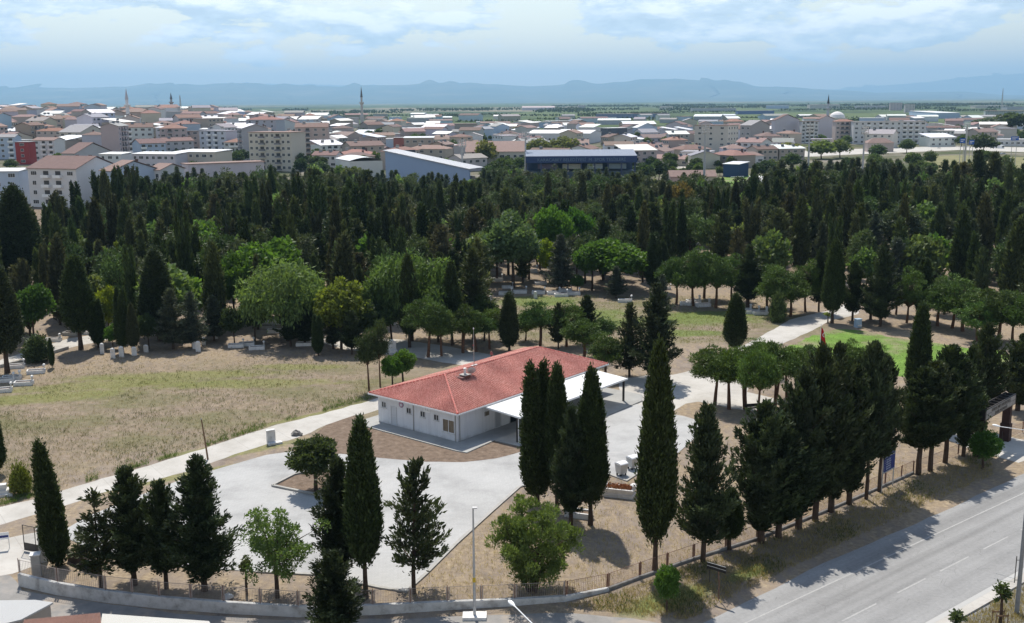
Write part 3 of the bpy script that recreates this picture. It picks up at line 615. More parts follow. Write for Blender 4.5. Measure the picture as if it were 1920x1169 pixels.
tree('conifer', 1318, 1053, 762, 118, DK2, 'ragged conifer with a thin spire next to the tallest cypress', G1, 0)
tree('cypress', 1367, 1031, 918, 50, CYC, 'stubby low cypress on a short trunk between two large conifers by the fence', G1, 1)
G2 = 'row of dark conifers along the road fence'
ROW = [(1427, 1018, 745, 112, 'first conifer of the roadside row, with a broad pale-tipped crown'), (1459, 1008, 752, 98, 'second conifer of the roadside row, full to the fence'), (1497, 991, 688, 100, 'third conifer of the roadside row, rising over the second'), (1528, 976, 640, 92, 'conifer of the roadside row with the highest ragged top'),
       (1558, 960, 632, 96, 'conifer with a twisted double tip under the red flag'), (1592, 946, 655, 84, 'conifer in the roadside row between the twisted one and the board'), (1624, 936, 636, 84, 'pointed dark conifer beside the blue board'), (1648, 922, 652, 76, 'narrow conifer right behind the blue board'),
       (1722, 890, 682, 92, 'conifer with a bleached thin top past the blue board'), (1744, 884, 664, 84, 'dark conifer paired with the bleached one past the blue board'), (1772, 868, 640, 82, 'ragged dark conifer midway between the board and the arch'), (1806, 856, 640, 62, 'slim conifer close to the cemetery arch'), (1838, 812, 598, 74, 'feathery conifer rising behind the cemetery arch'), (1908, 770, 618, 84, 'dense dark conifer on the far side of the cemetery arch')]
for i, (a, b_, c, d_, lb) in enumerate(ROW): tree('row', a, b_, c + 10 + (0, 14, -4, 0, 6, 16, -2, 10, 0, 6, 0, 4, 0, 0)[i], d_ * (1.28 if i < 6 else .86 if i < 8 else 1.15), DK if i % 3 else DK2, lb, G2, [1, 0, 3, 0, 1, 3, 2, 2, 2, 2, 2, 3, 0, 1][i])
tree('broad', 1808, 852, 742, 78, OLIV, 'olive green broadleaf tree tucked under the conifers by the arch', G2, 0)
tree('cypress', 1716, 790, 574, 42, CYC, 'dark smooth cypress standing at the edge of the lawn', None, 1)
tree('round', 1250, 1149, 1058, 48, LEAF, 'small ball-headed green tree on the road verge', None)
tree('round', 1843, 880, 806, 62, (.07, .15, .03), 'low round glossy tree at the foot of the cemetery arch', None)
tree('sapling', 1875, 1172, 1092, 44, (.06, .09, .035), 'young staked tree on the dry median beside the grey pole', None)
tree('sapling', 1788, 1200, 1142, 40, (.06, .09, .035), 'young tree on the median cut by the bottom edge', None)
tree('shrub', 40, 926, 878, 36, (.16, .19, .035), 'small golden cone-shaped shrub in the dry field', None)
tree('cypress', -6, 890, 770, 34, CYC, 'dark cypress half outside the edge beside the golden shrub', None, 2)
tree('round', 592, 921, 818, 96, (.065, .090, .042), 'dark round-headed small tree in the plaza planter', None)
# --- around the building and the fields
G3 = 'trees round the low red-roofed building'
tree('pine', 692, 732, 618, 52, (.05, .075, .03), 'taller dark pine of a leaning pair beyond the building gable', G3, 1)
tree('pine', 713, 726, 600, 44, (.05, .075, .03), 'slimmer dark pine of a leaning pair beyond the building gable', G3, 1)
tree('round', 736, 723, 666, 42, LEAF, 'bright green ball tree by the gable, the smaller of two', G3)
tree('round', 756, 717, 654, 48, LEAF, 'bright green ball tree by the gable, the larger of two', G3)
tree('cypress', 597, 667, 592, 20, CYC, 'single short cypress standing out in the dry field', None, 2)
for a, b_, c, d_, lb in [(803, 670, 566, 74, 'stone pine behind the roof, first of the row past the dark cypress'), (828, 668, 588, 56, 'smaller stone pine behind the roof ridge'), (868, 662, 580, 70, 'stone pine with a slanting forked trunk behind the antenna'), (893, 660, 590, 64, 'grey-green stone pine just past the antenna'), (918, 655, 584, 52, 'stone pine above the person on the shaded path'),
                     (1012, 652, 572, 66, 'stone pine behind the high end of the ridge'), (1062, 650, 574, 72, 'bright stone pine in the cluster behind the ridge'), (1095, 674, 598, 76, 'broad dome-shaped stone pine behind the roof end'), (1130, 645, 600, 54, 'vivid green stone pine beside the dome-shaped one'), (1136, 708, 630, 64, 'low round stone pine touching the roof corner'), (985, 640, 590, 44, 'dark stone pine at the start of the cluster behind the ridge')]:
    tree('pine2' if 'cluster' in lb or 'dome' in lb or 'low round' in lb or 'vivid' in lb else 'pine', a, b_, c - 5, d_ * 1.25, jitc(PINE, .2), lb, G3)
tree('cypress', 955, 658, 551, 34, DK2, 'thin dark cypress alone on the bare ground behind the ridge', G3, 2)
tree('conifer', 1047, 655, 570, 36, DK2, 'thin-topped conifer poking out of the pines behind the ridge', G3, 2)
tree('conifer', 1100, 645, 555, 56, DK, 'dense dark pyramid conifer at the edge of the grave lawn', G3, 0)
tree('cedar', 1180, 706, 570, 66, DK2, 'open layered cedar with a visible trunk beside the canopy end', G3, 0)
tree('conifer', 1228, 716, 532, 92, DK, 'large dark conifer beyond the canopy end', G3, 1)
tree('cypress', 1377, 674, 554, 40, CYC, 'dark cypress standing at the bend of the pale path', None, 1)
G4 = 'umbrella pines by the north path'
for a, b_, c, d_, lb in [(1340, 760, 656, 80, 'umbrella pine with a clear bare trunk on the pale paving'), (1367, 768, 654, 78, 'second umbrella pine on the paving, behind the bare-trunked one'), (1398, 768, 654, 84, 'umbrella pine over the dark bench on the paving'), (1420, 790, 664, 70, 'shaded umbrella pine on the soil beside the paving'), (1425, 705, 640, 60, 'small umbrella pine at the path side behind the group'), (1452, 764, 650, 74, 'umbrella pine touching the dark roadside row'), (1475, 745, 655, 66, 'umbrella pine between the row and the flag')]:
    tree('pine', a, b_, c - 4, d_ * 1.3, jitc((.095, .15, .04), .15), lb, G4)
for a, b_, c, d_, lb in [(1590, 735, 640, 70, 'bright pine on the lawn behind the roadside row'), (1635, 725, 645, 66, 'bright pine on the lawn next to the pointed conifer'), (1510, 720, 648, 64, 'bright pine under the flagpole')]:
    tree('pine', a, b_, c, d_, PINE, lb, 'pines on the lawn behind the road row')
G5 = 'trees at the cemetery crossing'
tree('cypress', 1560, 606, 454, 40, CYC, 'tall egg-shaped cypress at the path crossing', G5, 0)
tree('conifer', 1598, 602, 492, 50, DK, 'thin dark conifer right after the path crossing', G5, 2)
tree('conifer', 1650, 612, 455, 70, DK, 'tall dense conifer past the path crossing', G5, 1)
tree('conifer', 1632, 600, 520, 50, DK2, 'shorter conifer tucked in front of the tall dense one at the crossing', G5, 3)
tree('cypress', 1729, 600, 486, 30, CYC, 'slim cypress among the umbrella pines past the crossing', G5, 2)
tree('conifer', 1535, 585, 466, 44, DK, 'dark conifer just before the path crossing', G5, 2)
tree('conifer', 1402, 578, 462, 66, DK, 'broad black conifer between the pines facing the dry clearing', G5, 3)
tree('shrub', 1458, 604, 556, 28, (.10, .14, .05), 'upright pale green shrub at the path side', None)
tree('sapling', 1552, 605, 585, 16, YEL, 'tiny yellow bush at the foot of the egg-shaped cypress', None)
PR1 = [(1268, 572, 474, 60, 1), (1300, 574, 466, 72, 1), (1342, 578, 470, 68, 1), (1372, 565, 478, 56, 1), (1438, 575, 488, 56, 0), (1462, 594, 500, 76, 0), (1482, 594, 508, 66, 0), (1510, 585, 490, 56, 0), (1320, 560, 460, 60, 1)]
for a, b_, c, d_, s_ in PR1: tree('pine2', a, b_, c, d_ * 1.3, PINE, ['stone pine in the row before the crossing, over the pale path edge', 'stone pine in the row facing the dry clearing'][s_], ['pines before the crossing', 'pines facing the dry clearing'][s_])
for i, (a, b_, c, d_) in enumerate([(1700, 606, 505, 62), (1758, 612, 528, 74), (1785, 616, 520, 84), (1805, 622, 540, 84), (1832, 640, 562, 70), (1872, 640, 532, 86), (1898, 640, 548, 74), (1925, 655, 540, 66), (1770, 590, 520, 60), (1680, 590, 520, 50)]): tree('pine2', a, b_, c, d_ * 1.22, jitc(PINE, .2), 'umbrella pine in the group shading the ground beyond the lawn', 'pines beyond the lawn')
# --- trees that stand out along the edge of the wood
G6 = 'trees at the near edge of the wood'
E1 = [('broad', 688, 652, 566, 76, (.055, .085, .035), 'dark leafy tree at the field edge next to the leaning pair'), ('broad', 735, 645, 545, 84, (.07, .11, .04), 'deep green leafy tree below the feathery one'), ('broad', 822, 642, 524, 84, (.06, .10, .038), 'leafy tree between the two flanking dark cypresses'), ('broad', 596, 645, 566, 62, (.05, .075, .035), 'small dark leafy tree behind the lone field cypress'), ('broad', 908, 640, 556, 70, (.06, .095, .04), 'leafy tree under the tall blue-black cedar'), ('broad', 478, 640, 560, 70, (.06, .10, .04), 'shaded leafy tree at the near foot of the weeping tree'), ('broad', 440, 645, 578, 50, (.05, .08, .04), 'low dark bushy tree by the three white graves'), ('broad', 280, 655, 590, 46, (.05, .085, .035), 'low bushy tree behind the white headstones'), ('willow', 540, 640, 488, 190, PALE, 'great pale weeping tree with a spreading crown at the field edge'), ('broad', 505, 600, 446, 150, LEAF, 'bright green broadleaf crown right behind the weeping tree'), ('broad', 440, 610, 480, 90, LEAF, 'bright green broadleaf peeping out before the weeping tree'), ('broad', 640, 655, 528, 104, (.15, .19, .04), 'yellow-green autumnal broadleaf tree at the field edge'), ('willow', 772, 640, 472, 168, (.11, .17, .06), 'large feathery green tree behind the red roof, split by dark cypresses'), ('broad', 715, 640, 500, 80, (.09, .15, .045), 'mid green broadleaf leaning on the feathery tree'),
      ('cypress', 768, 652, 482, 40, CYC, 'dark cypress in front of the feathery tree, its foot on the shaded path'), ('cypress', 848, 648, 494, 34, CYC, 'dark cypress at the far flank of the feathery tree'), ('cedar', 888, 636, 468, 84, DK2, 'tall blue-black cedar with drooping tiers behind the antenna'), ('broad', 962, 540, 404, 120, (.11, .16, .085), 'tall grey-green blossoming tree above the graves'), ('broad', 1042, 510, 390, 84, LEAF, 'bright green broadleaf deep in the wood above the yellow bush'), ('broad', 1088, 505, 388, 70, (.06, .14, .03), 'rich green broadleaf deep in the wood beside the brighter one'), ('broad', 1030, 530, 452, 46, YEL, 'small yellow-leaved tree above the graves'), ('broad', 1160, 545, 452, 140, (.075, .15, .032), 'broad rich green crown above the dry clearing'), ('broad', 1110, 545, 448, 80, (.085, .155, .035), 'lighter green crown touching the broad rich one above the clearing'),
      ('cypress', 1048, 540, 457, 18, CYC, 'single thin cypress above the graves'), ('cypress', 1226, 550, 440, 30, CYC, 'taller of two cypresses above the dry clearing'), ('cypress', 1242, 548, 455, 26, CYC, 'shorter of two cypresses above the dry clearing'), ('round', 1082, 548, 515, 28, LEAF, 'little green ball tree among the graves'), ('cedar', 1240, 600, 515, 46, GREY, 'grey-blue cedar behind the large conifer by the clearing'), ('cedar', 1155, 560, 500, 40, GREY, 'pale grey-green small cedar beside the clearing'), ('cedar', 1052, 545, 440, 70, GREY, 'silvery cedar above the graves'),
      ('cypress', 152, 656, 484, 56, CYC, 'broad black cypress by the yellow tree at the field corner'), ('cypress', 185, 652, 562, 28, CYC, 'small smooth cypress in front of the yellow tree'), ('cypress', 231, 662, 543, 26, CYC, 'smooth pointed cypress just past the yellow tree'), ('cypress', 252, 664, 572, 22, (.06, .07, .035), 'brownish thin cypress near the white headstones'), ('broad', 205, 640, 542, 54, YEL, 'glowing yellow-green tree between black cypresses'), ('broad', 212, 655, 610, 34, LEAF, 'low green bush below the yellow tree'), ('broad', 65, 650, 530, 88, (.055, .12, .035), 'deep green broadleaf tree near the field corner'), ('cypress', 14, 700, 505, 62, DK, 'huge black cypress at the edge of view by the field corner'), ('cypress', 98, 690, 636, 10, CYC, 'tiny cypress by the low field wall'), ('shrub', 72, 678, 635, 46, (.07, .10, .045), 'grey-green shrub by the low field wall'),
      ('cedar', 325, 655, 543, 66, (.065, .085, .062), 'grey-green cedar at the field edge, first of three'), ('cedar', 362, 652, 548, 66, (.075, .095, .07), 'grey-green cedar at the field edge, middle of three'), ('cedar', 402, 640, 556, 54, GREY, 'silvery cedar at the field edge, last of three'), ('conifer', 545, 650, 556, 54, DK, 'dark conifer under the weeping tree, first of a pair'), ('conifer', 572, 648, 562, 50, DK, 'dark conifer under the weeping tree, second of a pair'), ('conifer', 660, 665, 585, 50, DK, 'dark low conifer below the yellow-green tree'), ('conifer', 625, 655, 590, 40, DK2, 'small conifer beside the lone field cypress'), ('broad', 238, 520, 444, 46, (.17, .22, .04), 'small yellow tree deep in the wood under the white houses'), ('cypress', 300, 640, 470, 62, DK, 'massive black cypress behind the white headstones'), ('cypress', 42, 560, 355, 84, DK, 'giant black double-topped cypress before the white house'),
      ('broad', 1500, 470, 384, 96, (.10, .17, .035), 'sunlit green broadleaf in the wood past the long cypress'), ('cypress', 1398, 470, 352, 24, CYC, 'sharp solitary cypress rising over the wood'), ('cypress', 1492, 470, 388, 14, CYC, 'thin cypress in front of the sunlit broadleaf'), ('cedar', 1740, 540, 455, 70, GREY, 'silver cedar over the pines beyond the lawn'), ('cedar', 1905, 520, 390, 70, GREY, 'silver cedar at the edge of view over the pines'), ('broad', 1275, 440, 340, 56, (.17, .13, .05), 'rusty autumn tree deep in the wood under the pitch'), ('broad', 1150, 440, 362, 50, (.14, .12, .05), 'brownish autumn tree below the blue stand'), ('conifer', 850, 560, 470, 60, DK, 'dark conifer between the feathery tree and the blossoming tree')]
for k_, a, b_, c, d_, cl_, lb in E1: tree(k_, a, b_, c, d_, cl_, lb, G6)
# --- the wood itself
def interp(tab, x): return float(np.interp(x, [a for a, _ in tab], [b for _, b in tab]))
FRONT = [(-200, 690), (0, 668), (60, 640), (110, 648), (180, 640), (300, 640), (420, 630), (560, 635), (690, 622), (760, 620), (900, 600), (925, 548), (1100, 538), (1230, 548), (1300, 545), (1400, 545), (1500, 540), (1560, 545), (1640, 560), (1750, 570), (1850, 580), (2100, 620)]
BACK = [(-200, 262), (100, 262), (180, 285), (240, 330), (330, 390), (430, 425), (560, 445), (700, 445), (760, 425), (800, 405), (870, 385), (905, 395), (930, 430), (1050, 445), (1200, 412), (1260, 385), (1310, 372), (1400, 365), (1440, 385), (1520, 400), (1600, 398), (1720, 385), (1780, 360), (1880, 352), (2100, 352)]
ZN = [(150, 'under the white houses'), (420, 'before the pale town walls'), (690, 'in the deep middle of the wood'), (900, 'before the blue-walled stand'), (1200, 'before the blue lettered stand'), (1450, 'below the football pitch'), (1700, 'before the tall apartment blocks'), (9999, 'below the dry field and roundabout')]
rf = random.Random(5); nfor = {}
def forest_tree(x, y, kind, h, w_, c, label, group):
    q = PR[kind][rf.randrange(len(PR[kind]))]; n_ = KN_[kind]
    o = link(joined(q), n_, None, tuple(k_ * 1.22 for k_ in c)); o.location = (x, y, 0); o.rotation_euler = (0, 0, rf.uniform(0, 6.28)); s = w_ / q.w; o.scale = (s, s, h / q.h)
    tag(o, label, CAT[n_], group); nfor[n_] = nfor.get(n_, 0) + 1
SP = 6.6; yy = 148.0
while yy < 450:
    xx = -.56 * yy
    while xx < .56 * yy:
        x = xx + rf.uniform(-.42, .42) * SP; y = yy + rf.uniform(-.42, .42) * SP; xx += SP * (1.0 if yy < 330 else .92)
        px, py, _ = proj(x, y, 0)
        if not -90 < px < 2010 or py > interp(FRONT, px) or y > interp(BACK, px): continue
        if any((x - a) ** 2 + (y - b_) ** 2 < (r_ * .75 + 1.2) ** 2 for a, b_, r_ in TREES): continue
        east = px > 1250; open_ = east and py > 470
        if open_ and rf.random() < .25: continue
        zn = next(s_ for lim, s_ in ZN if px < lim); backrow = y > interp(BACK, px) - 45
        r_ = rf.random(); mixed = 900 < px < 1400 and py > 360
        if r_ < (.38 if not mixed else .22) + (.25 if backrow else 0): kind = 'cyp_far'
        elif r_ < (.68 if not mixed else .48) + (.18 if backrow else 0): kind = 'con_far'
        elif r_ < .81: kind = 'pine_far'
        elif r_ < .88: kind = 'cedar'
        else: kind = 'bfar'
        if nfor.get(KN_[kind], 0) >= {'cypress_tree': 275, 'conifer_tree': 270, 'leafy_tree': 215}.get(KN_[kind], 999): kind = 'cyp_far' if nfor.get('cypress_tree', 0) < 275 else 'con_far' if nfor.get('conifer_tree', 0) < 270 else 'pine_far' if nfor.get('pine_tree', 0) < 230 else 'cedar'
        if nfor.get(KN_[kind], 0) >= 290: continue
        hm = .82 if (px < 190 and backrow) else 1.3 if (px > 1440 and backrow) else .92 if (700 < px < 905 and backrow) else 1.12 if (300 < px < 700 or px > 1440) else 1.0
        if kind == 'cyp_far': h = rf.uniform(9.5, 16) * hm * (1.24 if backrow else 1); w_ = h * rf.uniform(.15, .24); c = jitc(rf.choice([CYC, (.05, .074, .028), (.055, .072, .03), (.06, .066, .034)]), .3); sz = 'tall dark columnar cypress' if h > 12.8 else 'shorter dark columnar cypress'
        elif kind == 'con_far': h = rf.uniform(8.5, 14) * hm * (1.22 if backrow else 1); w_ = h * rf.uniform(.32, .46); c = jitc(rf.choice([DK, (.055, .075, .034), DK2, (.06, .08, .035), (.075, .086, .042), (.075, .075, .045)]), .3); sz = 'tall dark bushy conifer' if h > 11 else 'lower dark bushy conifer'
        elif kind == 'pine_far': h = rf.uniform(8.5, 13) * hm; w_ = h * rf.uniform(.5, .75); c = jitc(rf.choice([(.06, .088, .036), (.07, .092, .048), (.075, .09, .052), (.065, .105, .038)]), .25); sz = 'dark round-crowned pine'
        elif kind == 'cedar': h = rf.uniform(8, 12) * hm; w_ = h * rf.uniform(.45, .6); c = jitc(rf.choice([GREY, (.055, .074, .042), (.062, .078, .05)]), .25); sz = 'grey-green layered cedar'
        else: h = rf.uniform(6.5, 10) * hm; w_ = h * rf.uniform(.7, 1.0); c = jitc(rf.choice([LEAF, (.07, .12, .04), OLIV, (.09, .13, .05), PALE]), .2); sz = 'green broadleaf tree'
        lb = f'{sz} standing {zn}' + (', on the outer edge' if backrow else '')
        forest_tree(x, y, kind, h, w_, c, lb, lb + ' group')
    yy += SP * (.95 if yy < 300 else 1.05)
print('forest', nfor)
# ------------------------------------------------------------------ the red-roofed building (local x along the long side, y across)
LX, WY, EV, RZ_, A0 = 28.0, 13.7, 3.5, 2.15, 5.4
hb = thing('red_roofed_building', BO, 'low grey-white building with a red tiled hip roof in the middle of the paved yard', 'building', None, BANG)
m, t = newmat('rendered_wall'); v = t.obj(); 
wc = t.ramp(t.noise(v, .5, 6, .6), [(.3, (.66, .67, .70)), (.7, (.73, .74, .76))])
wc = t.mix(t.ramp(t.noise(t.mapping(v, (3, 3, .2)), 1, 5), [(.5, 0.0), (.72, .3)]), wc, (.40, .41, .43))
wz = t.sep(v)[2]; wc = t.mix(t.math('MULTIPLY', t.ramp(t.math('ADD', wz, t.noise(v, 2.0, 5)), [(.55, 1.0), (.95, 0.0)]), .45), wc, (.33, .30, .27))
t.out(t.bsdf(wc, .85, .2)); M['render'] = m
m, t = newmat('clay_tiles'); v = t.obj(); 
br = t.n('ShaderNodeTexBrick'); t.l(v, br.inputs[0])
cellv = t.n('ShaderNodeTexVoronoi', feature='F1'); t.l(t.mapping(v, (3.03, 2.4, 0)), cellv.inputs['Vector']); cellv.inputs['Randomness'].default_value = .15
tc = t.ramp(t.sep(cellv.outputs['Color'])[0], [(0, (.46, .185, .15)), (.35, (.59, .27, .22)), (.75, (.65, .325, .27)), (1, (.72, .42, .35))])
tc = t.mix(1.0, tc, t.ramp(t.noise(v, .35, 5), [(.3, .85), (.7, 1.1)]), 'MULTIPLY')
t.out(t.bsdf(tc, .8, .22)); M['clay'] = m
x0, x1, y0, y1 = .75, LX - .75, .75, WY - .75
b = MB(); b.prism([(x0, y0), (x1, y0), (x1, y1), (x0, y1)], 0, EV - .12); b.build('wall', M['render'], hb)
# eaves board / soffit with gutter
b = MB(); b.box(.04, LX - .04, .04, WY - .04, EV - .12, EV - .005)
b.build('eaves', simple('eaves_board', (.60, .61, .63), .7, .05, 1), hb)
g_ = MB()
for (xa, ya, xb, yb) in ((-.06, -.06, LX + .06, .035), (-.06, WY - .035, LX + .06, WY + .06), (-.06, .038, .035, WY - .038), (LX - .035, .038, LX + .06, WY - .038)): g_.box(xa, xb, ya, yb, EV - .13, EV + .02)
g_.build('gutter', M['white'], hb)
# tiled slopes: real barrels and courses
def slope(length, runmax, ridge0, ridge1, rise, conv):
    """length of the eave, run to the ridge; conv maps (s, run, z)"""
    pitch = .33; ns = int(length / pitch) * 6; dr = .42; nr = int(runmax / dr) + 1
    S = np.linspace(0, length, ns + 1); V = []; Fq = []
    mx = np.minimum(np.minimum(S / ridge0, (length - S) / ridge1), 1.0) * runmax
    prof = .11 * np.maximum(np.sin(2 * PI * S / pitch), -.55)
    rows = []
    for j in range(nr + 1):
        for k in (0, 1):
            r = min((j + k) * dr, runmax) if k else min(j * dr, runmax)
            lift = .055 if k == 0 else 0.0
            rr = np.minimum(r, mx); rows.append([(S[i], rr[i], EV + .02 + rise * rr[i] / runmax + prof[i] + lift) for i in range(ns + 1)])
    for row in rows: V += [conv(*q) for q in row]
    n = ns + 1
    for j in range(len(rows) - 1):
        for i in range(ns):
            a, b_, c, d_ = j * n + i, j * n + i + 1, (j + 1) * n + i + 1, (j + 1) * n + i
            if j % 2 == 0 and rows[j][i][1] >= rows[j + 1][i][1] - 1e-6 and rows[j][i + 1][1] >= rows[j + 1][i + 1][1] - 1e-6: continue
            if j % 2 and rows[j][i][1] >= mx[i] - 1e-6 and rows[j][i + 1][1] >= mx[i + 1] - 1e-6: continue
            Fq.append((a, b_, c, d_))
    return V, Fq
hw = WY / 2; roof = None; rb = MB()
for (ln, rm, ra, rbb, cv) in ((LX, hw, A0, A0, lambda s, r, z: (s, r, z)), (LX, hw, A0, A0, lambda s, r, z: (LX - s, WY - r, z)), (WY, A0, hw, hw, lambda s, r, z: (r, WY - s, z)), (WY, A0, hw, hw, lambda s, r, z: (LX - r, s, z))):
    V, Fq = slope(ln, rm, ra, rbb, RZ_, cv); rb.add(V, Fq)
roof = rb.build('roof', M['clay'], hb)
capm = simple('ridge_tiles', (.50, .14, .115), .8, .2, 3, .2); mort = simple('mortar', (.62, .50, .46), .9, .1, 3)
def caps(p0, p1, mb, mm):
    p0, p1 = Vector(p0), Vector(p1); n = int((p1 - p0).length / .34); d = (p1 - p0) / n
    for i in range(n):
        a = p0 + d * i; mb.tube([a, a + d * 1.04], [.125, .10], 8); mm.tube([a + d * .98 + Vector((0, 0, .01)), a + d * 1.06 + Vector((0, 0, .01))], [.118, .118], 8)
mb, mm = MB(), MB(); zr = EV + .05 + RZ_; ridge = ((A0, hw, zr), (LX - A0, hw, zr))
caps(ridge[0], ridge[1], mb, mm)
for cx, cy_, rdg in ((0, 0, 0), (0, WY, 0), (LX, 0, 1), (LX, WY, 1)): caps((cx + .05 * (1 if cx == 0 else -1), cy_ + .05 * (1 if cy_ == 0 else -1), EV + .06), ridge[rdg], mb, mm)
mb.build('ridge_tiles', capm, roof); mm.build('mortar_joint', mort, roof)
# windows and doors: x axis of each opening along its wall
def opening(name, par, o, ux, wd, z0, z1, frame, pane, sill=True, mull=None, recess=.0, fw=.06):
    ux = Vector((*ux, 0)); nrm = Vector((ux.y, -ux.x, 0)); o = Vector((*o, 0))
    def bx(mb, a, c, zz0, zz1, d0, d1):
        pts = [o + ux * a + nrm * d0, o + ux * c + nrm * d0, o + ux * c + nrm * d1, o + ux * a + nrm * d1]; mb.prism([(q.x, q.y) for q in pts], zz0, zz1)
    f = MB(); bx(f, 0, fw, z0, z1, -.02, .05); bx(f, wd - fw, wd, z0, z1, -.02, .05); bx(f, fw, wd - fw, z0, z0 + fw, -.02, .05); bx(f, fw, wd - fw, z1 - fw, z1, -.02, .05)
    for a in (mull or []):
        if a > 0: bx(f, wd * a - .03, wd * a + .03, z0 + fw, z1 - fw, -.02, .045)
        else: bx(f, fw, wd - fw, z0 + (z1 - z0) * -a - .03, z0 + (z1 - z0) * -a + .03, -.02, .043)
    fo = f.build(name, frame, par)
    g = MB(); bx(g, fw * .9, wd - fw * .9, z0 + fw * .9, z1 - fw * .9, -.02, .012); g.build('pane', pane, fo)
    if sill: s = MB(); bx(s, -.06, wd + .06, z0 - .06, z0 - .002, -.02, .12); s.build('sill', M['marble'], fo)
    return fo
FA = lambda s: (x0, y1 - s)          # along the gable facade, s from its far (west) end
ff_ = (0, -1); LN = y1 - y0
whf = simple('window_frame', (.62, .63, .64), .5, .04, 2); brn = simple('brown_pane', (.16, .135, .10), .15, .2, 1, .6)
for s_ in (.58, 4.55, 6.70, 8.75): opening('window', hb, FA(s_), ff_, .75, 1.95, 2.65, whf, M['glass'], True, [.52])
opening('window', hb, FA(10.05), ff_, 1.75, .95, 2.42, M['white'], brn, True, [.5])
opening('door', hb, FA(2.05), ff_, .95, .16, 2.35, whf, simple('pvc_door', (.55, .57, .60), .4, .06, 1), False, [-.48])
for q in ((x0 - .06, y1 - 5.65), (x0 - .07, y0 + .25), (x0 + .3, y0 - .07)): MB().tube([(q[0], q[1], .1), (q[0], q[1], EV - .1)], .045, 8).build('downpipe', M['concrete_grey'], hb)
# long side under the canopy
SX = (1, 0)
opening('door', hb, (6.9, y0), SX, 1.0, .16, 2.3, whf, simple('grey_door', (.40, .42, .45), .5, .06, 1), False)
opening('door', hb, (9.6, y0), SX, 2.4, .16, 2.55, M['dark_metal'], M['glass'], False, [.5, -.78])
opening('window', hb, (13.6, y0), SX, 1.4, 1.0, 2.3, whf, M['glass'], True, [.5]); opening('window', hb, (17.0, y0), SX, 1.4, 1.0, 2.3, whf, M['glass'], True, [.5])
opening('door', hb, (20.2, y0), SX, 1.1, .16, 2.3, whf, simple('white_door', (.6, .62, .64), .5, .05, 1), False); opening('window', hb, (23.0, y0), SX, 1.4, 1.0, 2.3, whf, M['glass'], True, [.5])
ps = MB().box(8.05, 9.3, y0 - .05, y0 - .002, .16, 2.9).build('wall_panel', M['white'], hb)
# signs on the wall
sg = thing('wall_sign', bl(5.6 * 0 + x0, y1 - 7.72), 'square white notice with dark lettering high on the gable wall', 'sign', None, BANG)
MB().box(-.05, -.004, -.47, .47, 2.62, 3.28).build('board', M['white'], sg)
tm = textmesh('T.C', .42, .004); tm.materials.append(simple('grey_letters', (.18, .20, .24), .6, .1)); to = link(tm, 'lettering', sg); to.rotation_euler = (PI / 2, 0, -PI / 2); to.location = (-.056, 0.0, 2.82)
em = thing('round_emblem', bl(x0, y1 - 3.75), 'round blue emblem with a pale centre on the gable wall beside the door', 'emblem', None, BANG)
e1 = MB().lathe([(.0, 0), (.36, 0), (.36, .04), (.0, .045)], 20).build('disc', M['blue'], em); e1.rotation_euler = (0, -PI / 2, 0); e1.location = (-.004, 0, 2.80)
e2 = MB().lathe([(.0, .047), (.16, .047), (.15, .06), (0, .062)], 16).build('pale_centre', M['letter'], em); e2.rotation_euler = (0, -PI / 2, 0); e2.location = (-.006, 0, 2.74)
e3 = MB().lathe([(.2, .047), (.33, .047), (.33, .055), (.2, .056)], 20).build('pale_ring', simple('pinkish_enamel', (.40, .25, .32), .5, .1), em); e3.rotation_euler = (0, -PI / 2, 0); e3.location = (-.006, 0, 2.80)
pq = thing('wall_plaque', bl(5.55, y0), 'small brownish plaque on the long wall before the canopy', 'sign', None, BANG)
MB().box(-.38, .38, -.05, -.004, 1.95, 2.45).build('plate', M['concrete_grey'], pq); MB().box(-.30, .30, -.056, -.051, 2.0, 2.4).build('inset', brn, pq)
ac = thing('air_conditioner', bl(12.6, y0 - .35, .18), 'white air conditioning unit standing against the wall under the canopy', 'air conditioner', None, BANG)
MB().box(-.42, .42, -.16, .16, .12, .78).build('casing', M['white'], ac); fo = MB().lathe([(0, 0), (.24, 0), (.24, .02), (0, .022)], 18).build('fan_grille', M['dark_metal'], ac)
fo.rotation_euler = (PI / 2, 0, 0); fo.location = (-.12, -.162, .45); MB().box(-.4, -.3, -.14, .14, 0, .12).box(.3, .4, -.14, .14, 0, .12).build('bracket', M['dark_metal'], ac)
# apron slab
AP = [bl(-1.5, 13.6), bl(-1.5, -1.1), bl(-1.25, -2.35), bl(3.6, -1.95), bl(3.9, -6.5), bl(9, -6.6), bl(26.5, -6.0), bl(28.8, -4.6), bl(28.8, 14.8), bl(-1.5, 14.8)]
setting('apron', MB().prism([(q.x, q.y) for q in AP], -.02, .15).mesh('apron', simple('apron_concrete', (.33, .33, .32), .85, .12, .6, .2)))
sheet('building_verge', [(612, 797), (668, 778), (708, 797), (860, 848), (926, 820), (1000, 839), (965, 851), (930, 860), (870, 867), (800, 866), (700, 858), (640, 851), (570, 850), (560, 840), (590, 815)], .056, M['soil'], .05)
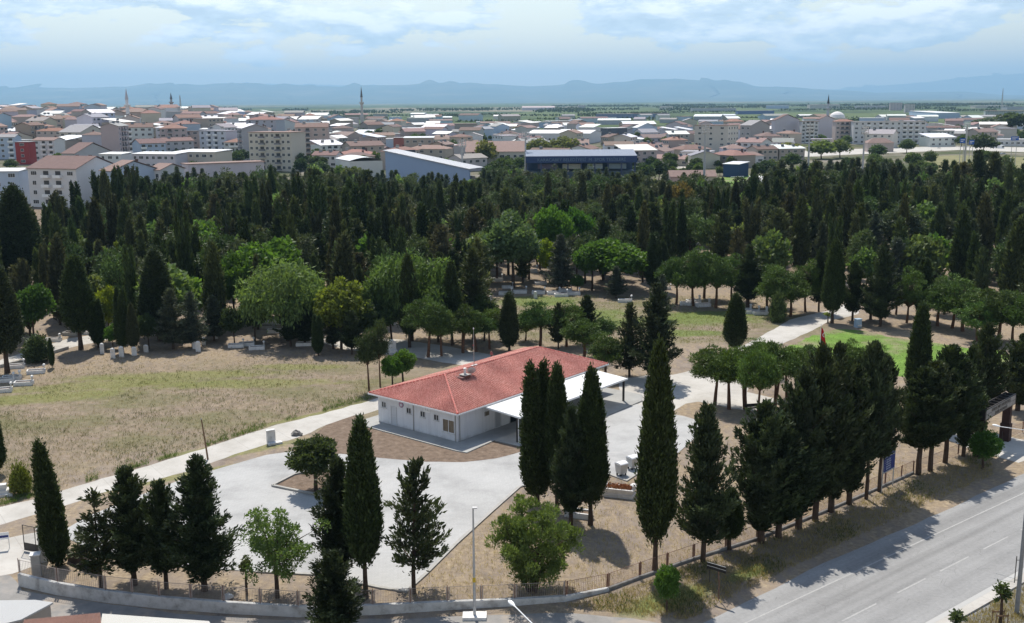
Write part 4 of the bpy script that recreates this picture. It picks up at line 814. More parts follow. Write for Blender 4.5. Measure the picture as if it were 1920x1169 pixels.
# canopy
cn = thing('canopy', bl(4.5, 0), 'white ribbed canopy on dark posts along the front of the red-roofed building', 'canopy', None, BANG)
CL, CD = 20.6, 4.75; za, zb_ = 3.30, 3.02
cb = MB(); nseg = int(CL / .25)
for i in range(nseg):
    xa = CL * i / nseg; xb = CL * (i + 1) / nseg - .03
    cb.add([(xa, -.12, za), (xb, -.12, za), (xb, -CD, zb_), (xa, -CD, zb_), (xa, -.12, za + .035), (xb, -.12, za + .035), (xb, -CD, zb_ + .035), (xa, -CD, zb_ + .035)], [(0, 3, 2, 1), (4, 5, 6, 7), (0, 1, 5, 4), (1, 2, 6, 5), (2, 3, 7, 6), (3, 0, 4, 7)])
for j in range(1, 6):
    f_ = j / 6; yy_ = -.12 - (CD - .12) * f_; zz_ = za + (zb_ - za) * f_
    cb.add([(0, yy_ - .03, zz_ + .03), (CL, yy_ - .03, zz_ + .03), (CL, yy_ + .03, zz_ + .05), (0, yy_ + .03, zz_ + .05)], [(0, 1, 2, 3)])
cb.build('roof_sheet', simple('white_sheet', (.78, .78, .77), .45, .05, .8, .4), cn)
fb = MB(); fb.box(-.04, CL + .04, -CD - .10, -CD - .005, zb_ - .16, zb_ + .05); fb.add([(-.05, -.1, za - .14), (-.05, -CD, zb_ - .14), (-.05, -CD, zb_ + .05), (-.05, -.1, za + .05), (-.005, -.1, za - .14), (-.005, -CD, zb_ - .14), (-.005, -CD, zb_ + .05), (-.005, -.1, za + .05)], [(0, 1, 2, 3), (7, 6, 5, 4), (0, 4, 5, 1), (3, 2, 6, 7), (0, 3, 7, 4), (1, 5, 6, 2)])
fb.build('fascia', M['white'], cn)
bb = MB(); bb.box(0, CL, -CD + .35, -CD + .5, zb_ - .19, zb_ - .03); bb.box(0, CL, -.4, -.28, za - .2, za - .04)
for i in range(6): xx = .02 + (CL - .14) * i / 5; bb.add([(xx, -.2, za - .16), (xx + .1, -.2, za - .16), (xx + .1, -CD + .02, zb_ - .15), (xx, -CD + .02, zb_ - .15), (xx, -.2, za - .01), (xx + .1, -.2, za - .01), (xx + .1, -CD + .02, zb_ - .005), (xx, -CD + .02, zb_ - .005)], [(0, 3, 2, 1), (4, 5, 6, 7), (0, 1, 5, 4), (1, 2, 6, 5), (2, 3, 7, 6), (3, 0, 4, 7)])
bb.build('beam', M['dark_metal'], cn)
for i in range(4): xx = .1 + (CL - .3) * i / 3; MB().box(xx, xx + .2, -CD + .33, -CD + .53, .1, zb_ - .19).build('post', M['dark_metal'], cn)
MB().tube([(.12, -CD + .25, .1), (.12, -CD + .25, zb_ - .1)], .04, 8).build('downpipe', M['white'], cn)
# wall at the far canopy end
# roof fittings
zroof = lambda x, y: EV + .05 + RZ_ * min(y, WY - y) / hw
ch = thing('chimney', bl(7.1, 5.3, zroof(7, 5.0) - .2), 'short square chimney with a grey slab cap and a white flue on the red roof', 'chimney', None, BANG)
MB().box(-.42, .42, -.42, .42, -.2, .62).build('stack', simple('chimney_render', (.13, .06, .05), .9, .3, 3), ch); MB().box(-.5, .5, -.5, .5, .62, .70).build('cap', M['concrete_grey'], ch)
MB().lathe([(.15, .70), (.15, 1.3), (.21, 1.32), (.21, 1.40), (.08, 1.46)], 12).build('flue', M['marble'], ch)
MB().box(-.95, -.43, -.4, 1.0, .25, .5).build('flashing', simple('lead_flashing', (.16, .09, .085), .8, .2, 2), ch)
sd = thing('satellite_dish', bl(8.05, 5.2, zroof(8, 5.2)), 'grey satellite dish beside the roof chimney', 'satellite dish', None, BANG)
MB().tube([(0, 0, -.1), (0, 0, .55)], .03, 6).build('mast', M['steel'], sd); dm = MB().lathe([(.02, 0), (.25, .03), (.42, .09), (.5, .15), (.48, .16), (.24, .06), (.02, .03)], 20).build('dish', M['steel'], sd); dm.location = (0, -.05, .6); dm.rotation_euler = (R(60), 0, R(140))
MB().tube([(.1, -.2, .45), (.35, -.5, .62)], .015, 5).build('arm', M['steel'], sd)
an = thing('roof_antenna', bl(10.4, hw, zr + .08), 'thin tall antenna mast on the ridge of the red roof', 'antenna', None, BANG)
MB().tube([(0, 0, -.1), (0, 0, 4.3)], [.045, .025], 6).build('mast', M['concrete_grey'], an); MB().lathe([(.07, 4.28), (.09, 4.36), (.05, 4.46)], 8).build('lamp_head', M['marble'], an); MB().box(-.5, .5, -.12, .12, -.04, .03).build('mount', M['marble'], an); MB().tube([(-.18, 0, 2.4), (.05, 0, 2.4)], .03, 5).build('clamp', M['red'], an)

# ------------------------------------------------------------------ fence, walls, gate
WL = [at(*q) for q in [(38, 1098), (110, 1115), (200, 1129), (300, 1140), (420, 1149), (560, 1156), (700, 1152), (840, 1143), (965, 1135), (1060, 1127), (1140, 1108), (1200, 1085), (1300, 1050), (1420, 1012), (1560, 955), (1690, 898), (1712, 888)]]
def alongline(pts, step):
    out = []
    for a, b_ in zip(pts, pts[1:]):
        n = max(1, round((b_ - a).length / step))
        for k in range(n): out.append((a.lerp(b_, k / n), a.lerp(b_, (k + 1) / n)))
    return out
m, t = newmat('whitewashed_wall'); p = t.pos()
cc = t.ramp(t.noise(p, 1.1, 7, .7), [(.3, (.26, .25, .24)), (.5, (.48, .48, .475)), (.7, (.58, .58, .58))]); t.out(t.bsdf(cc, .9, .15, normal=t.bump(t.noise(p, 6, 5), .4, .03))); M['wwall'] = m
def lowwall(name, pts, hs, th, mat, label):
    b = MB(); n = len(pts); sd_ = []
    for i, q in enumerate(pts):
        d = (pts[min(i + 1, n - 1)] - pts[max(i - 1, 0)]).normalized(); nn = Vector((-d.y, d.x, 0)); sd_.append((q - nn * th / 2, q + nn * th / 2))
    V = []
    for (l, r), h in zip(sd_, hs): V += [(l.x, l.y, -.1), (l.x, l.y, h), (r.x, r.y, h), (r.x, r.y, -.1)]
    Fc = [(0, 3, 2, 1), (4 * n - 4, 4 * n - 3, 4 * n - 2, 4 * n - 1)]
    for i in range(n - 1):
        o = 4 * i
        for k in range(4): Fc.append((o + k, o + (k + 1) % 4, o + 4 + (k + 1) % 4, o + 4 + k))
    b.add(V, Fc); o = b.build(name, mat); tag(o, label, 'wall'); return o
WH = [1.0, .98, .95, .92, .88, .82, .75, .65, .52, .42, .26, .22, .2, .2, .2, .2, .2]
lowwall('boundary_wall', WL[10:], WH[10:], .24, M['stone_dark'], 'low footing with shade painted into its colour under the rusty fence along the road verge')  # shade side of this stretch painted in with a darker material
lowwall('boundary_wall', WL[:11], WH[:11], .3, M['wwall'], 'long peeling whitewashed boundary wall carrying the mesh fence along the street')
def panelmesh():
    b = MB()
    for a in (0, 1): b.tube([(a * .94 + .03, 0, .06), (a * .94 + .03, 0, 1.12)], .020, 5)
    b.tube([(.03, 0, .08), (.97, 0, .08)], .016, 5); b.tube([(.03, 0, 1.10), (.97, 0, 1.10)], .018, 5)
    for i in range(1, 22): x = .03 + .94 * i / 22; b.tube([(x, 0, .08), (x, 0, 1.10)], .0035, 3, cap=False)
    for i in range(1, 6): z = .08 + 1.02 * i / 6; b.tube([(.03, 0, z), (.97, 0, z)], .0035, 3, cap=False)
    return b
PMr, PMg = panelmesh().mesh('panel', M['rust']), panelmesh().mesh('panel', simple('faded_fence_paint', (.30, .25, .225), .7, .25, 2.5, .3))
pst = MB().tube([(0, 0, -.1), (0, 0, 1.22)], .022, 6).mesh('post', M['rust'])
def fence(pts, hz, label, mesh, step=2.9):
    f = thing('mesh_fence', pts[0], label, 'fence', 'mesh fences'); o0 = pts[0]; i = 0
    segs = alongline(pts, step)
    for a, b_ in segs:
        d = b_ - a; hz0 = hz(a); hz1 = hz(b_)
        o = link(mesh, 'panel', f); o.location = a - o0 + Vector((0, 0, hz0)); o.rotation_euler = (0, -math.atan2(hz1 - hz0, d.length), math.atan2(d.y, d.x)); o.scale = (d.length, 1, 1)
        p_ = link(pst, 'post', f); p_.location = a - o0 + Vector((0, 0, hz0))
    return f
def hzf(q):
    i = min(range(len(WL)), key=lambda k: (WL[k] - q).length); j = i + 1 if i + 1 < len(WL) and (i == 0 or (WL[i + 1] - q).length < (WL[i - 1] - q).length) else i - 1
    dd = (WL[j] - WL[i]); tt = max(0, min(1, (q - WL[i]).dot(dd) / max(dd.length_squared, .01))); return WH[i] + (WH[j] - WH[i]) * tt
fence(WL[:10], hzf, 'faded mesh fence on the whitewashed wall along the street', PMg)
fence(WL[9:], hzf, 'rusty red mesh fence along the road verge', PMr)
fence([at(1712, 888), at(1770, 866), at(1822, 842)], lambda q: .1, 'rusty mesh fence between the blue board and the cemetery arch', PMr)
fence([at(1895, 822), at(1960, 792), at(2040, 760)], lambda q: .1, 'rusty mesh fence beyond the cemetery arch', PMr)
lowwall('path_edge_wall', [at(*q) for q in [(0, 690), (45, 680), (85, 668), (128, 655)]], [.45] * 4, .25, M['concrete_grey'], 'low grey kerb wall at the field corner under the cypresses')
# gate
gp = MB().box(-.33, .33, -.33, .33, -.1, 2.75).mesh('shaft', M['concrete_grey']); gc = MB().box(-.4, .4, -.4, .4, 2.75, 2.86).add([(-.4, -.4, 2.86), (.4, -.4, 2.86), (.4, .4, 2.86), (-.4, .4, 2.86), (0, 0, 3.02)], [(0, 1, 4), (1, 2, 4), (2, 3, 4), (3, 0, 4)]).mesh('cap', M['marble'])
g1 = at(84, 1052); p1_ = thing('gate_pillar', g1, 'tall square concrete gate pillar beside the leaning cypress', 'pillar', None, .3); link(gp, 'shaft', p1_); link(gc, 'cap', p1_)
p2_ = thing('gate_pillar', at(70, 1082), 'shorter square pillar with a pale cap behind the street wall corner', 'pillar', None, .3, (.95, .95, .68)); link(gp, 'shaft', p2_); link(gc, 'cap', p2_)
gt = thing('iron_gate', at(78, 1040), 'open barred iron gate leaf with a solid lower panel', 'gate', None, math.atan2(at(48, 1034).y - at(78, 1040).y, at(48, 1034).x - at(78, 1040).x))
gl_ = (at(46, 1034) - at(78, 1040)).length
b = MB()
for x in (0.03, gl_ * .3, gl_): b.tube([(x, 0, .1), (x, 0, 2.3)], .035, 6)
for z in (.12, .75, 2.28): b.tube([(0, 0, z), (gl_, 0, z)], .03, 6)
b.build('frame', M['dark_metal'], gt); b = MB()
for i in range(1, 16): b.tube([(gl_ * i / 16, 0, .75), (gl_ * i / 16, 0, 2.28)], .009, 4)
b.build('bars', M['dark_metal'], gt); MB().box(.03, gl_, -.012, .012, .12, .75).build('lower_panel', M['dark_metal'], gt)
sw = [at(128, 1046), at(178, 1070), at(184, 1072)]
o = lowwall('sliding_panel', [at(128, 1052), at(183, 1078)], [.95, .95], .12, simple('brown_panel', (.045, .03, .025), .7, .2, 2), 'dark brown low panel wall between the leaning cypress and the thin conifer'); 
ws = thing('notice_board', at(8, 1030), 'small white notice on two thin legs at the edge of the gate road', 'sign', None, .3)
MB().box(-.9, .45, -.02, .02, .85, 1.45).build('board', M['white'], ws); MB().box(-.85, .4, -.026, -.021, 1.0, 1.2).build('lettering', M['blue'], ws)
for x in (-.8, .4): MB().tube([(x, .03, -.05), (x, .03, 1.4)], .025, 6).build('leg', M['steel'], ws)

# ------------------------------------------------------------------ cemetery arch, boards, signs
A1, A2 = at(1884, 826), at(1845, 850); arch = thing('cemetery_arch', A1, 'dark entrance arch with a lettered beam across the cemetery drive', 'arch', None, math.atan2(A2.y - A1.y, A2.x - A1.x))
gw = 7.2; redd = simple('dark_red_paint', (.035, .016, .014), .7, .25, 2)
for x in (0, gw): MB().box(x - .28, x + .28, -.4, .4, -.1, 4.0).box(x - .40, x + .40, -.5, .5, -.1, 1.9).build('pillar', redd, arch)
bm = MB().box(-.6, gw + .6, -.55, -.42, 4.0, 5.15).box(-.6, gw + .6, .42, .55, 4.0, 5.15)
for i in range(9): x = -.5 + (gw + 1.0) * i / 8; bm.box(x - .06, x + .06, -.419, .419, 4.1, 5.1)
bmo = bm.build('beam', M['dark_metal'], arch)
for z, tx, s_ in ((4.66, 'KARACABEY BELEDİYESİ', .46), (4.16, 'ŞEHİR MEZARLIĞI', .42)):
    plate = MB().box(-.4, gw + .4, .553, .575, z - .05, z + .40).build('letter_strip', simple('grey_strip', (.25, .24, .23), .6, .2, 3), bmo)
    tm = textmesh(tx, s_, .01); tm.materials.append(M['dark_metal']); to = link(tm, 'lettering', bmo); to.rotation_euler = (PI / 2, 0, PI); to.location = (gw / 2, .59, z + .02)
for x in (.9, gw - .9): MB().tube([(x, 0, 0), (x, 0, 1.2)], .04, 6).build('gate_post', M['dark_metal'], arch)
bo = at(1664, 917); bd = thing('information_board', bo, 'tall blue information board with lines of white text at the road fence', 'sign', None, RANG + .12)
for x in (-1.15, 1.15): MB().tube([(x, .05, -.1), (x, .05, 4.05)], .055, 6).build('leg', M['steel'], bd)
pn = MB().box(-1.12, 1.12, -.04, .0, 1.9, 3.25).build('panel', M['blue'], bd); MB().box(-1.12, 1.12, -.04, .0, 3.33, 4.0).build('upper_panel', simple('greyblue_panel', (.06, .075, .14), .5, .2, 2), bd)
MB().box(-1.15, 1.15, -.05, .01, 1.78, 1.88).build('rail', M['steel'], bd); MB().box(-1.15, 1.15, -.05, .01, 3.26, 3.32).build('rail', M['steel'], bd)
for i in range(5):
    z = 2.05 + i * .22
    for tx, a, s_ in (('A', -.98, .15), (('GENEL BİLGİ', 'ADA PARSEL', 'YAPI ALANI', 'İŞİN SÜRESİ', 'YÜKLENİCİ')[i], -.68, .17)):
        tm = textmesh(tx if tx != 'A' else str(i + 1), s_, .003, 'LEFT'); tm.materials.append(M['letter']); to = link(tm, 'lettering', pn); to.rotation_euler = (PI / 2, 0, 0); to.location = (a, -.046, z)
ss = at(1347, 1126); st_ = thing('direction_sign', ss, 'black two-board direction sign on a thin rusty pole at the road verge', 'sign', None, RANG - 1.35)
MB().tube([(0, 0, -.1), (.02, 0, 1.3), (-.12, 0, 2.75)], .035, 6).build('pole', M['rust'], st_); MB().tube([(-.75, 0, 1.2), (-.78, 0, 2.5)], .03, 6).build('strut', M['dark_metal'], st_)
for z in (2.36, 2.62): b_ = MB().box(-1.0, .55, -.05, -.02, z - .10, z + .11).build('board', M['dark_metal'], st_); MB().box(-.98, .53, -.052, -.018, z + .112, z + .135).build('edge', M['steel'], b_)

# ------------------------------------------------------------------ lamps and poles
lp = at(890, 1158); L1 = thing('street_lamp', lp, 'tall grey lamp post with a small head and a yellow band on a concrete foot', 'street lamp')
MB().tube([(0, 0, 0), (0, 0, 8.2)], [.11, .055], 8).build('pole', M['steel'], L1); MB().box(-.05, .28, -.09, .09, 8.18, 8.28).build('lamp_head', M['marble'], L1); MB().lathe([(.115, 2.7), (.113, 3.05)], 10).build('yellow_band', simple('yellow_paint', (.55, .38, .03), .5, .1), L1)
MB().prism([(-.85, -.5), (.85, -.5), (.85, .5), (-.85, .5)], -.05, .22).build('footing', M['marble'], L1)
def armlamp(tip_px, tipY, base, label, k=1.0):
    tip = atY(*tip_px, tipY); b0 = Vector((base[0], base[1], 0)); o = thing('street_lamp', b0, label, 'street lamp', 'cobra-head street lamps')
    d = (tip - b0); hd = Vector((d.x, d.y, 0)).normalized(); t_ = tip - b0; ht = tip.z
    start = Vector((0, 0, ht - .75 * k)); 
    MB().tube([(0, 0, -.1), tuple(start)], [.12, .07], 8).build('pole', M['steel'], o)
    neck = t_ - hd * .62 * k - Vector((0, 0, .1 * k)); MB().tube([tuple(start), tuple(neck)], .035 * k, 6).build('arm', M['white'], o)
    # cobra head: tapered lens-shaped shell
    V = []; n = 10; fr = (neck - t_); ax = (t_ - neck).normalized(); sdv = ax.cross(Vector((0, 0, 1))).normalized(); upv = sdv.cross(ax)
    prof = [(-.02, .04), (.08, .07), (.22, .12), (.42, .15), (.58, .13), (.68, .07), (.70, .01)]
    for s_, r_ in prof:
        for j in range(n): a = 2 * PI * j / n; V.append(tuple(neck + ax * s_ * k + sdv * r_ * k * math.cos(a) + upv * r_ * .6 * k * math.sin(a)))
    MB().add(V, [(i * n + j, i * n + (j + 1) % n, (i + 1) * n + (j + 1) % n, (i + 1) * n + j) for i in range(len(prof) - 1) for j in range(n)]).build('lamp_head', M['white'], o)
    return o
q_ = at(1006, 1200); armlamp((955, 1127), 58.5, (q_.x + .7, 54.6), 'white cobra-head street lamp reaching up from the bottom edge beside the bushy tree')
armlamp((1862, 797), 84.0, (at(1925, 925).x + .8, 81.0), 'white cobra-head street lamp in front of the cemetery arch')
pp = at(1906, 1152); P3 = thing('utility_pole', pp, 'grey steel utility pole with a ladder bracket on the dry median', 'utility pole')
MB().tube([(0, 0, -.1), (0, 0, 11)], [.17, .10], 8).build('pole', simple('grey_pole', (.22, .23, .24), .6, .12), P3); MB().tube([(-.35, 0, 2.4), (-.35, 0, 4.4)], .035, 6).build('bracket', M['dark_metal'], P3); MB().tube([(-.35, 0, 2.7), (-1.5, .5, 2.9)], .015, 4).build('rod', M['steel'], P3); MB().tube([(-.35, 0, 2.45), (-1.6, .5, 2.5)], .015, 4).build('rod', M['steel'], P3)
for z in (2.6, 4.1): MB().tube([(-.36, 0, z), (0, 0, z)], .025, 4).build('clamp', M['dark_metal'], P3)
for sx in (-.35, .35): pass
sk = thing('tree_guard', at(1874, 1172), 'small timber guard frame round the young median tree', 'tree guard')
for a in (-.4, .4):
    for c in (-.3, .3): MB().tube([(a, c, -.05), (a, c, 1.0)], .03, 5).build('stake', M['wood'], sk)
MB().box(-.44, .44, -.33, -.29, .78, .88).box(-.44, .44, .29, .33, .78, .88).build('rail', M['wood'], sk)
wp = at(390, 862); W3 = thing('wooden_pole', wp, 'bare weathered wooden pole leaning at the path edge', 'pole')
MB().tube([(0, 0, -.1), (-.18, 0, 2.0), (-.42, 0, 4.35)], [.10, .085, .065], 7).build('shaft', M['wood'], W3); MB().lathe([(.09, 4.30), (.05, 4.42)], 7, (-.42, 0, 0)).build('tip', M['concrete_grey'], W3)
fp = at(1535, 703); ftop = atY(1535, 610, fp.y).z; fl = thing('flagpole', fp, 'thin white flagpole standing in the green behind the roadside conifers', 'flagpole')
MB().tube([(0, 0, -.1), (0, 0, ftop)], [.05, .03], 7).build('pole', M['white'], fl); MB().lathe([(.05, 0), (.07, .05), (.0, .12)], 8, (0, 0, ftop)).build('finial', M['steel'], fl)
V = []; nn = 9; mm_ = 14
for i in range(mm_ + 1):
    for j in range(nn + 1): f_ = i / mm_; g_ = j / nn; V.append((.06 + g_ * (.25 + .55 * f_ ** .8) , .10 * math.sin(g_ * 9 + f_ * 2) * (.3 + f_), -f_ * 2.7 - g_ * .35))
fg = link(MB().add(V, [(i * (nn + 1) + j, i * (nn + 1) + j + 1, (i + 1) * (nn + 1) + j + 1, (i + 1) * (nn + 1) + j) for i in range(mm_) for j in range(nn)]).mesh('red_flag', M['red']), 'red_flag'); fg.location = fp + Vector((0, 0, ftop - .25)); tag(fg, 'red flag with a white crescent and star hanging slack from the flagpole', 'flag')
cr = MB()
for k in range(14):
    a0, a1 = .6 + k * (5.08 / 14), .6 + (k + 1) * (5.08 / 14)
    cr.add([(.42 + .22 * math.cos(a), -.135, -1.05 + .3 * math.sin(a)) for a in (a0, a1)] + [(.47 + .17 * math.cos(a), -.135, -1.05 + .24 * math.sin(a)) for a in (a1, a0)], [(0, 1, 2, 3)])
cr.poly([(.66 + .11 * (1 if k % 2 == 0 else .42) * math.cos(k * PI / 5), -.137, -1.05 + .11 * (1 if k % 2 == 0 else .42) * math.sin(k * PI / 5)) for k in range(10)])
cr.build('crescent_and_star', M['white'], fg)

# ------------------------------------------------------------------ bins, stones, graves, fountain, person
def wbin(px, py, label):
    o = thing('waste_bin', at(px, py, .05), label, 'waste bin', 'grey waste containers', BANG - .25)
    b = MB(); V = [(-.40, -.34, .22), (.40, -.34, .22), (.40, .34, .22), (-.40, .34, .22), (-.48, -.46, 1.15), (.48, -.46, 1.15), (.48, .46, 1.15), (-.48, .46, 1.15)]
    b.add(V, [(0, 3, 2, 1), (4, 5, 6, 7), (0, 1, 5, 4), (1, 2, 6, 5), (2, 3, 7, 6), (3, 0, 4, 7)]); b.build('body', simple('bin_metal', (.50, .50, .49), .5, .1, 2, .4, .1), o)
    V = []; n = 8
    for i in range(n + 1): a = PI * i / n; V += [(-.51, -.49 * math.cos(a), 1.155 + .2 * math.sin(a)), (.51, -.49 * math.cos(a), 1.155 + .2 * math.sin(a))]
    MB().add(V, [(2 * i, 2 * i + 1, 2 * i + 3, 2 * i + 2) for i in range(n)] + [tuple(range(0, 2 * n + 2, 2)), tuple(range(1, 2 * n + 2, 2))[::-1], (0, 2 * n, 2 * n + 1, 1)]).build('lid', M['white'], o)
    for x in (-.32, .32):
        for y in (-.26, .26): wh = MB().lathe([(.0, -.04), (.1, -.04), (.1, .04), (0, .04)], 10).build('wheel', M['dark_metal'], o); wh.rotation_euler = (0, PI / 2, 0); wh.location = (x, y, .1)
    for x in (-.5, .5): MB().tube([(x, -.15, .95), (x * 1.08, -.15, .95), (x * 1.08, .15, .95), (x, .15, .95)], .025, 5).build('handle', M['steel'], o)
wbin(1165, 891, 'grey wheeled waste container closer to the cypress clump'); wbin(1186, 879, 'grey wheeled waste container beside the tallest cypress')
def grave(name, loc, label, group, rz, s=1.0, mat='marble', flowers=False, head=True, L_=2.3, cat='grave', tint=None):
    o = thing(name, loc, label, cat, group, rz, (s, s, s)); b = MB()
    for q in ((-L_ / 2, L_ / 2, -.62, -.46), (-L_ / 2, L_ / 2, .46, .62), (-L_ / 2, -L_ / 2 + .16, -.459, .459), (L_ / 2 - .16, L_ / 2, -.459, .459)): b.box(q[0], q[1], q[2], q[3], -.05, .5)
    b.build('kerb', M[mat], o); MB().box(-L_ / 2 + .16, L_ / 2 - .16, -.46, .46, .0, .36).build('bed', M['flower'] if flowers else M['soil'], o)
    if head: hs_ = MB().prism([(-.4, -.06), (.4, -.06), (.4, .06), (-.4, .06)], .4, 1.05).lathe([(.40, 1.05), (.3, 1.2), (.05, 1.28)], 8).build('headstone', M[mat], o); hs_.rotation_euler = (0, 0, PI / 2); hs_.location = (L_ / 2 - .1, 0, 0); hs_.scale = (1, .5, 1)
    return o
sg_ = at(1161, 930); so_ = thing('flower_tomb', sg_, 'raised white marble tomb planted with orange flowers below the bins', 'tomb', None, -.32)
MB().box(-1.45, 1.45, -.68, .68, -.05, .35).build('base', M['marble'], so_)
b = MB(); V = [(-1.35, -.6, .35), (1.35, -.6, .35), (1.35, .6, .35), (-1.35, .6, .35), (-1.45, -.7, .72), (1.45, -.7, .72), (1.45, .7, .72), (-1.45, .7, .72)]; b.add(V, [(0, 3, 2, 1), (0, 1, 5, 4), (1, 2, 6, 5), (2, 3, 7, 6), (3, 0, 4, 7), (4, 5, 6, 7)])
for q in ((-1.45, 1.45, -.7, -.52), (-1.45, 1.45, .52, .7), (-1.45, -1.25, -.519, .519), (1.25, 1.45, -.519, .519)): b.box(q[0], q[1], q[2], q[3], .722, .85)
b.build('coping', M['marble'], so_)
for x in (-1.42, 1.35): MB().box(x - .06, x + .06, -.4, .4, .852, 1.2).lathe([(.34, 1.2), (.2, 1.3), (.02, 1.34)], 8, (x, 0, 0)).build('headstone', M['marble'], so_)
rs_ = np.random.RandomState(4); n = 900
fm = leafmesh('flowers', np.stack([rs_.uniform(-1.15, 1.15, n), rs_.uniform(-.46, .46, n), rs_.uniform(.73, .98, n)], 1), rs_.normal(0, .6, (n, 3)) + [0, 0, .8], rs_.uniform(.12, .28, n), rs_.uniform(.05, .12, n), rs_.rand(n), rs_, [M['flower']]); link(fm, 'flowers', so_)
grave('grave', at(1085, 968), 'white kerbed grave half hidden behind the cypress clump', None, -.35)
fn = thing('stone_fountain', at(508, 832), 'grey stone water fountain with a trough on the pale path', 'fountain', None, .55)
MB().box(-.42, .42, -.18, .18, -.02, 1.45).box(-.48, .48, -.22, .22, 1.45, 1.55).build('slab', M['marble'], fn); MB().box(-.42, 1.05, -.75, -.19, -.02, .22).build('trough', M['marble'], fn); MB().box(.43, .50, -.12, .12, .3, 1.3).build('side_panel', M['concrete_grey'], fn); MB().tube([(0, -.18, .8), (0, -.34, .8), (0, -.36, .72)], .025, 5).build('tap', M['steel'], fn)
ro = []
def rock(loc, r, label, mat='stone_dark', seed=1, sc_=(1, 1, .7)):
    rs2 = np.random.RandomState(seed); b = MB(); n, k = 9, 6; V = []
    for i in range(k + 1):
        for j in range(n): a = PI * i / k; c = 2 * PI * j / n; q = r * rs2.uniform(.75, 1.2); V.append((q * math.sin(a) * math.cos(c) * sc_[0], q * math.sin(a) * math.sin(c) * sc_[1], q * math.cos(a) * sc_[2] + r * .35))
    b.add(V, [(i * n + j, (i + 1) * n + j, (i + 1) * n + (j + 1) % n, i * n + (j + 1) % n) for i in range(k) for j in range(n)]); o = b.build('rock', M[mat]); o.location = loc; tag(o, label, 'rock'); return o
rock(at(556, 816), .55, 'dark broken stone lying at the path side past the fountain', seed=3); rock(at(563, 817), .3, 'smaller stone beside the dark broken one', seed=4); rock(at(420, 1135) + Vector((0, 1, 0)), .4, 'pale boulder inside the fence under the large conifer', 'marble', 5)
st2 = thing('stone_step_block', at(6, 928), 'stepped grey stone block at the edge of the dry field', 'stone block', None, .3); MB().box(-.6, .6, -.5, .5, -.05, .55).box(-.35, .35, -.3, .3, .55, 1.05).box(-.9, .9, -.8, -.501, -.05, .25).build('blocks', M['marble'], st2)
f2 = thing('stone_fountain', at(735, 660), 'small arched stone fountain on the shaded path behind the ball trees', 'fountain', None, .4); MB().box(-.6, .6, -.25, .25, -.02, 1.5).build('slab', M['marble'], f2); MB().box(-.6, .6, -.8, -.251, -.02, .4).build('trough', M['marble'], f2); MB().lathe([(.35, 1.5), (.3, 1.7), (.1, 1.85)], 10).build('crest', M['marble'], f2)
fb_ = thing('drinking_fountain', at(1608, 614), 'pale blue box-shaped fountain at the edge of the lawn', 'fountain', None, .3); MB().box(-.45, .45, -.4, .4, -.02, 1.3).box(-.52, .52, -.46, .46, 1.3, 1.4).build('body', simple('pale_blue', (.35, .46, .58), .6, .1), fb_); MB().box(-.3, .3, -.7, -.401, .3, .5).build('basin', M['marble'], fb_); MB().tube([(0, -.41, .9), (0, -.55, .9), (0, -.57, .82)], .03, 5).build('tap', M['steel'], fb_)
bn = thing('bench', at(1412, 772), 'dark slatted bench in the shade of the umbrella pines', 'bench', None, .2); MB().box(-.9, .9, -.25, .25, .42, .47).build('seat', M['dark_metal'], bn); MB().box(-.9, .9, .24, .28, .5, .9).build('backrest', M['dark_metal'], bn)
for x in (-.75, .75): MB().box(x - .04, x + .04, -.22, .22, 0, .419).build('leg', M['dark_metal'], bn)
b2 = thing('white_plate_sign', at(1180, 690), 'small white plate fixed to the trunk of the open cedar', 'sign', None, 0); MB().box(-.45, .45, -.42, -.38, 1.1, 1.5).build('plate', M['white'], b2); MB().box(-.4, .4, -.38, -.2, 1.25, 1.32).build('bracket', M['dark_metal'], b2)
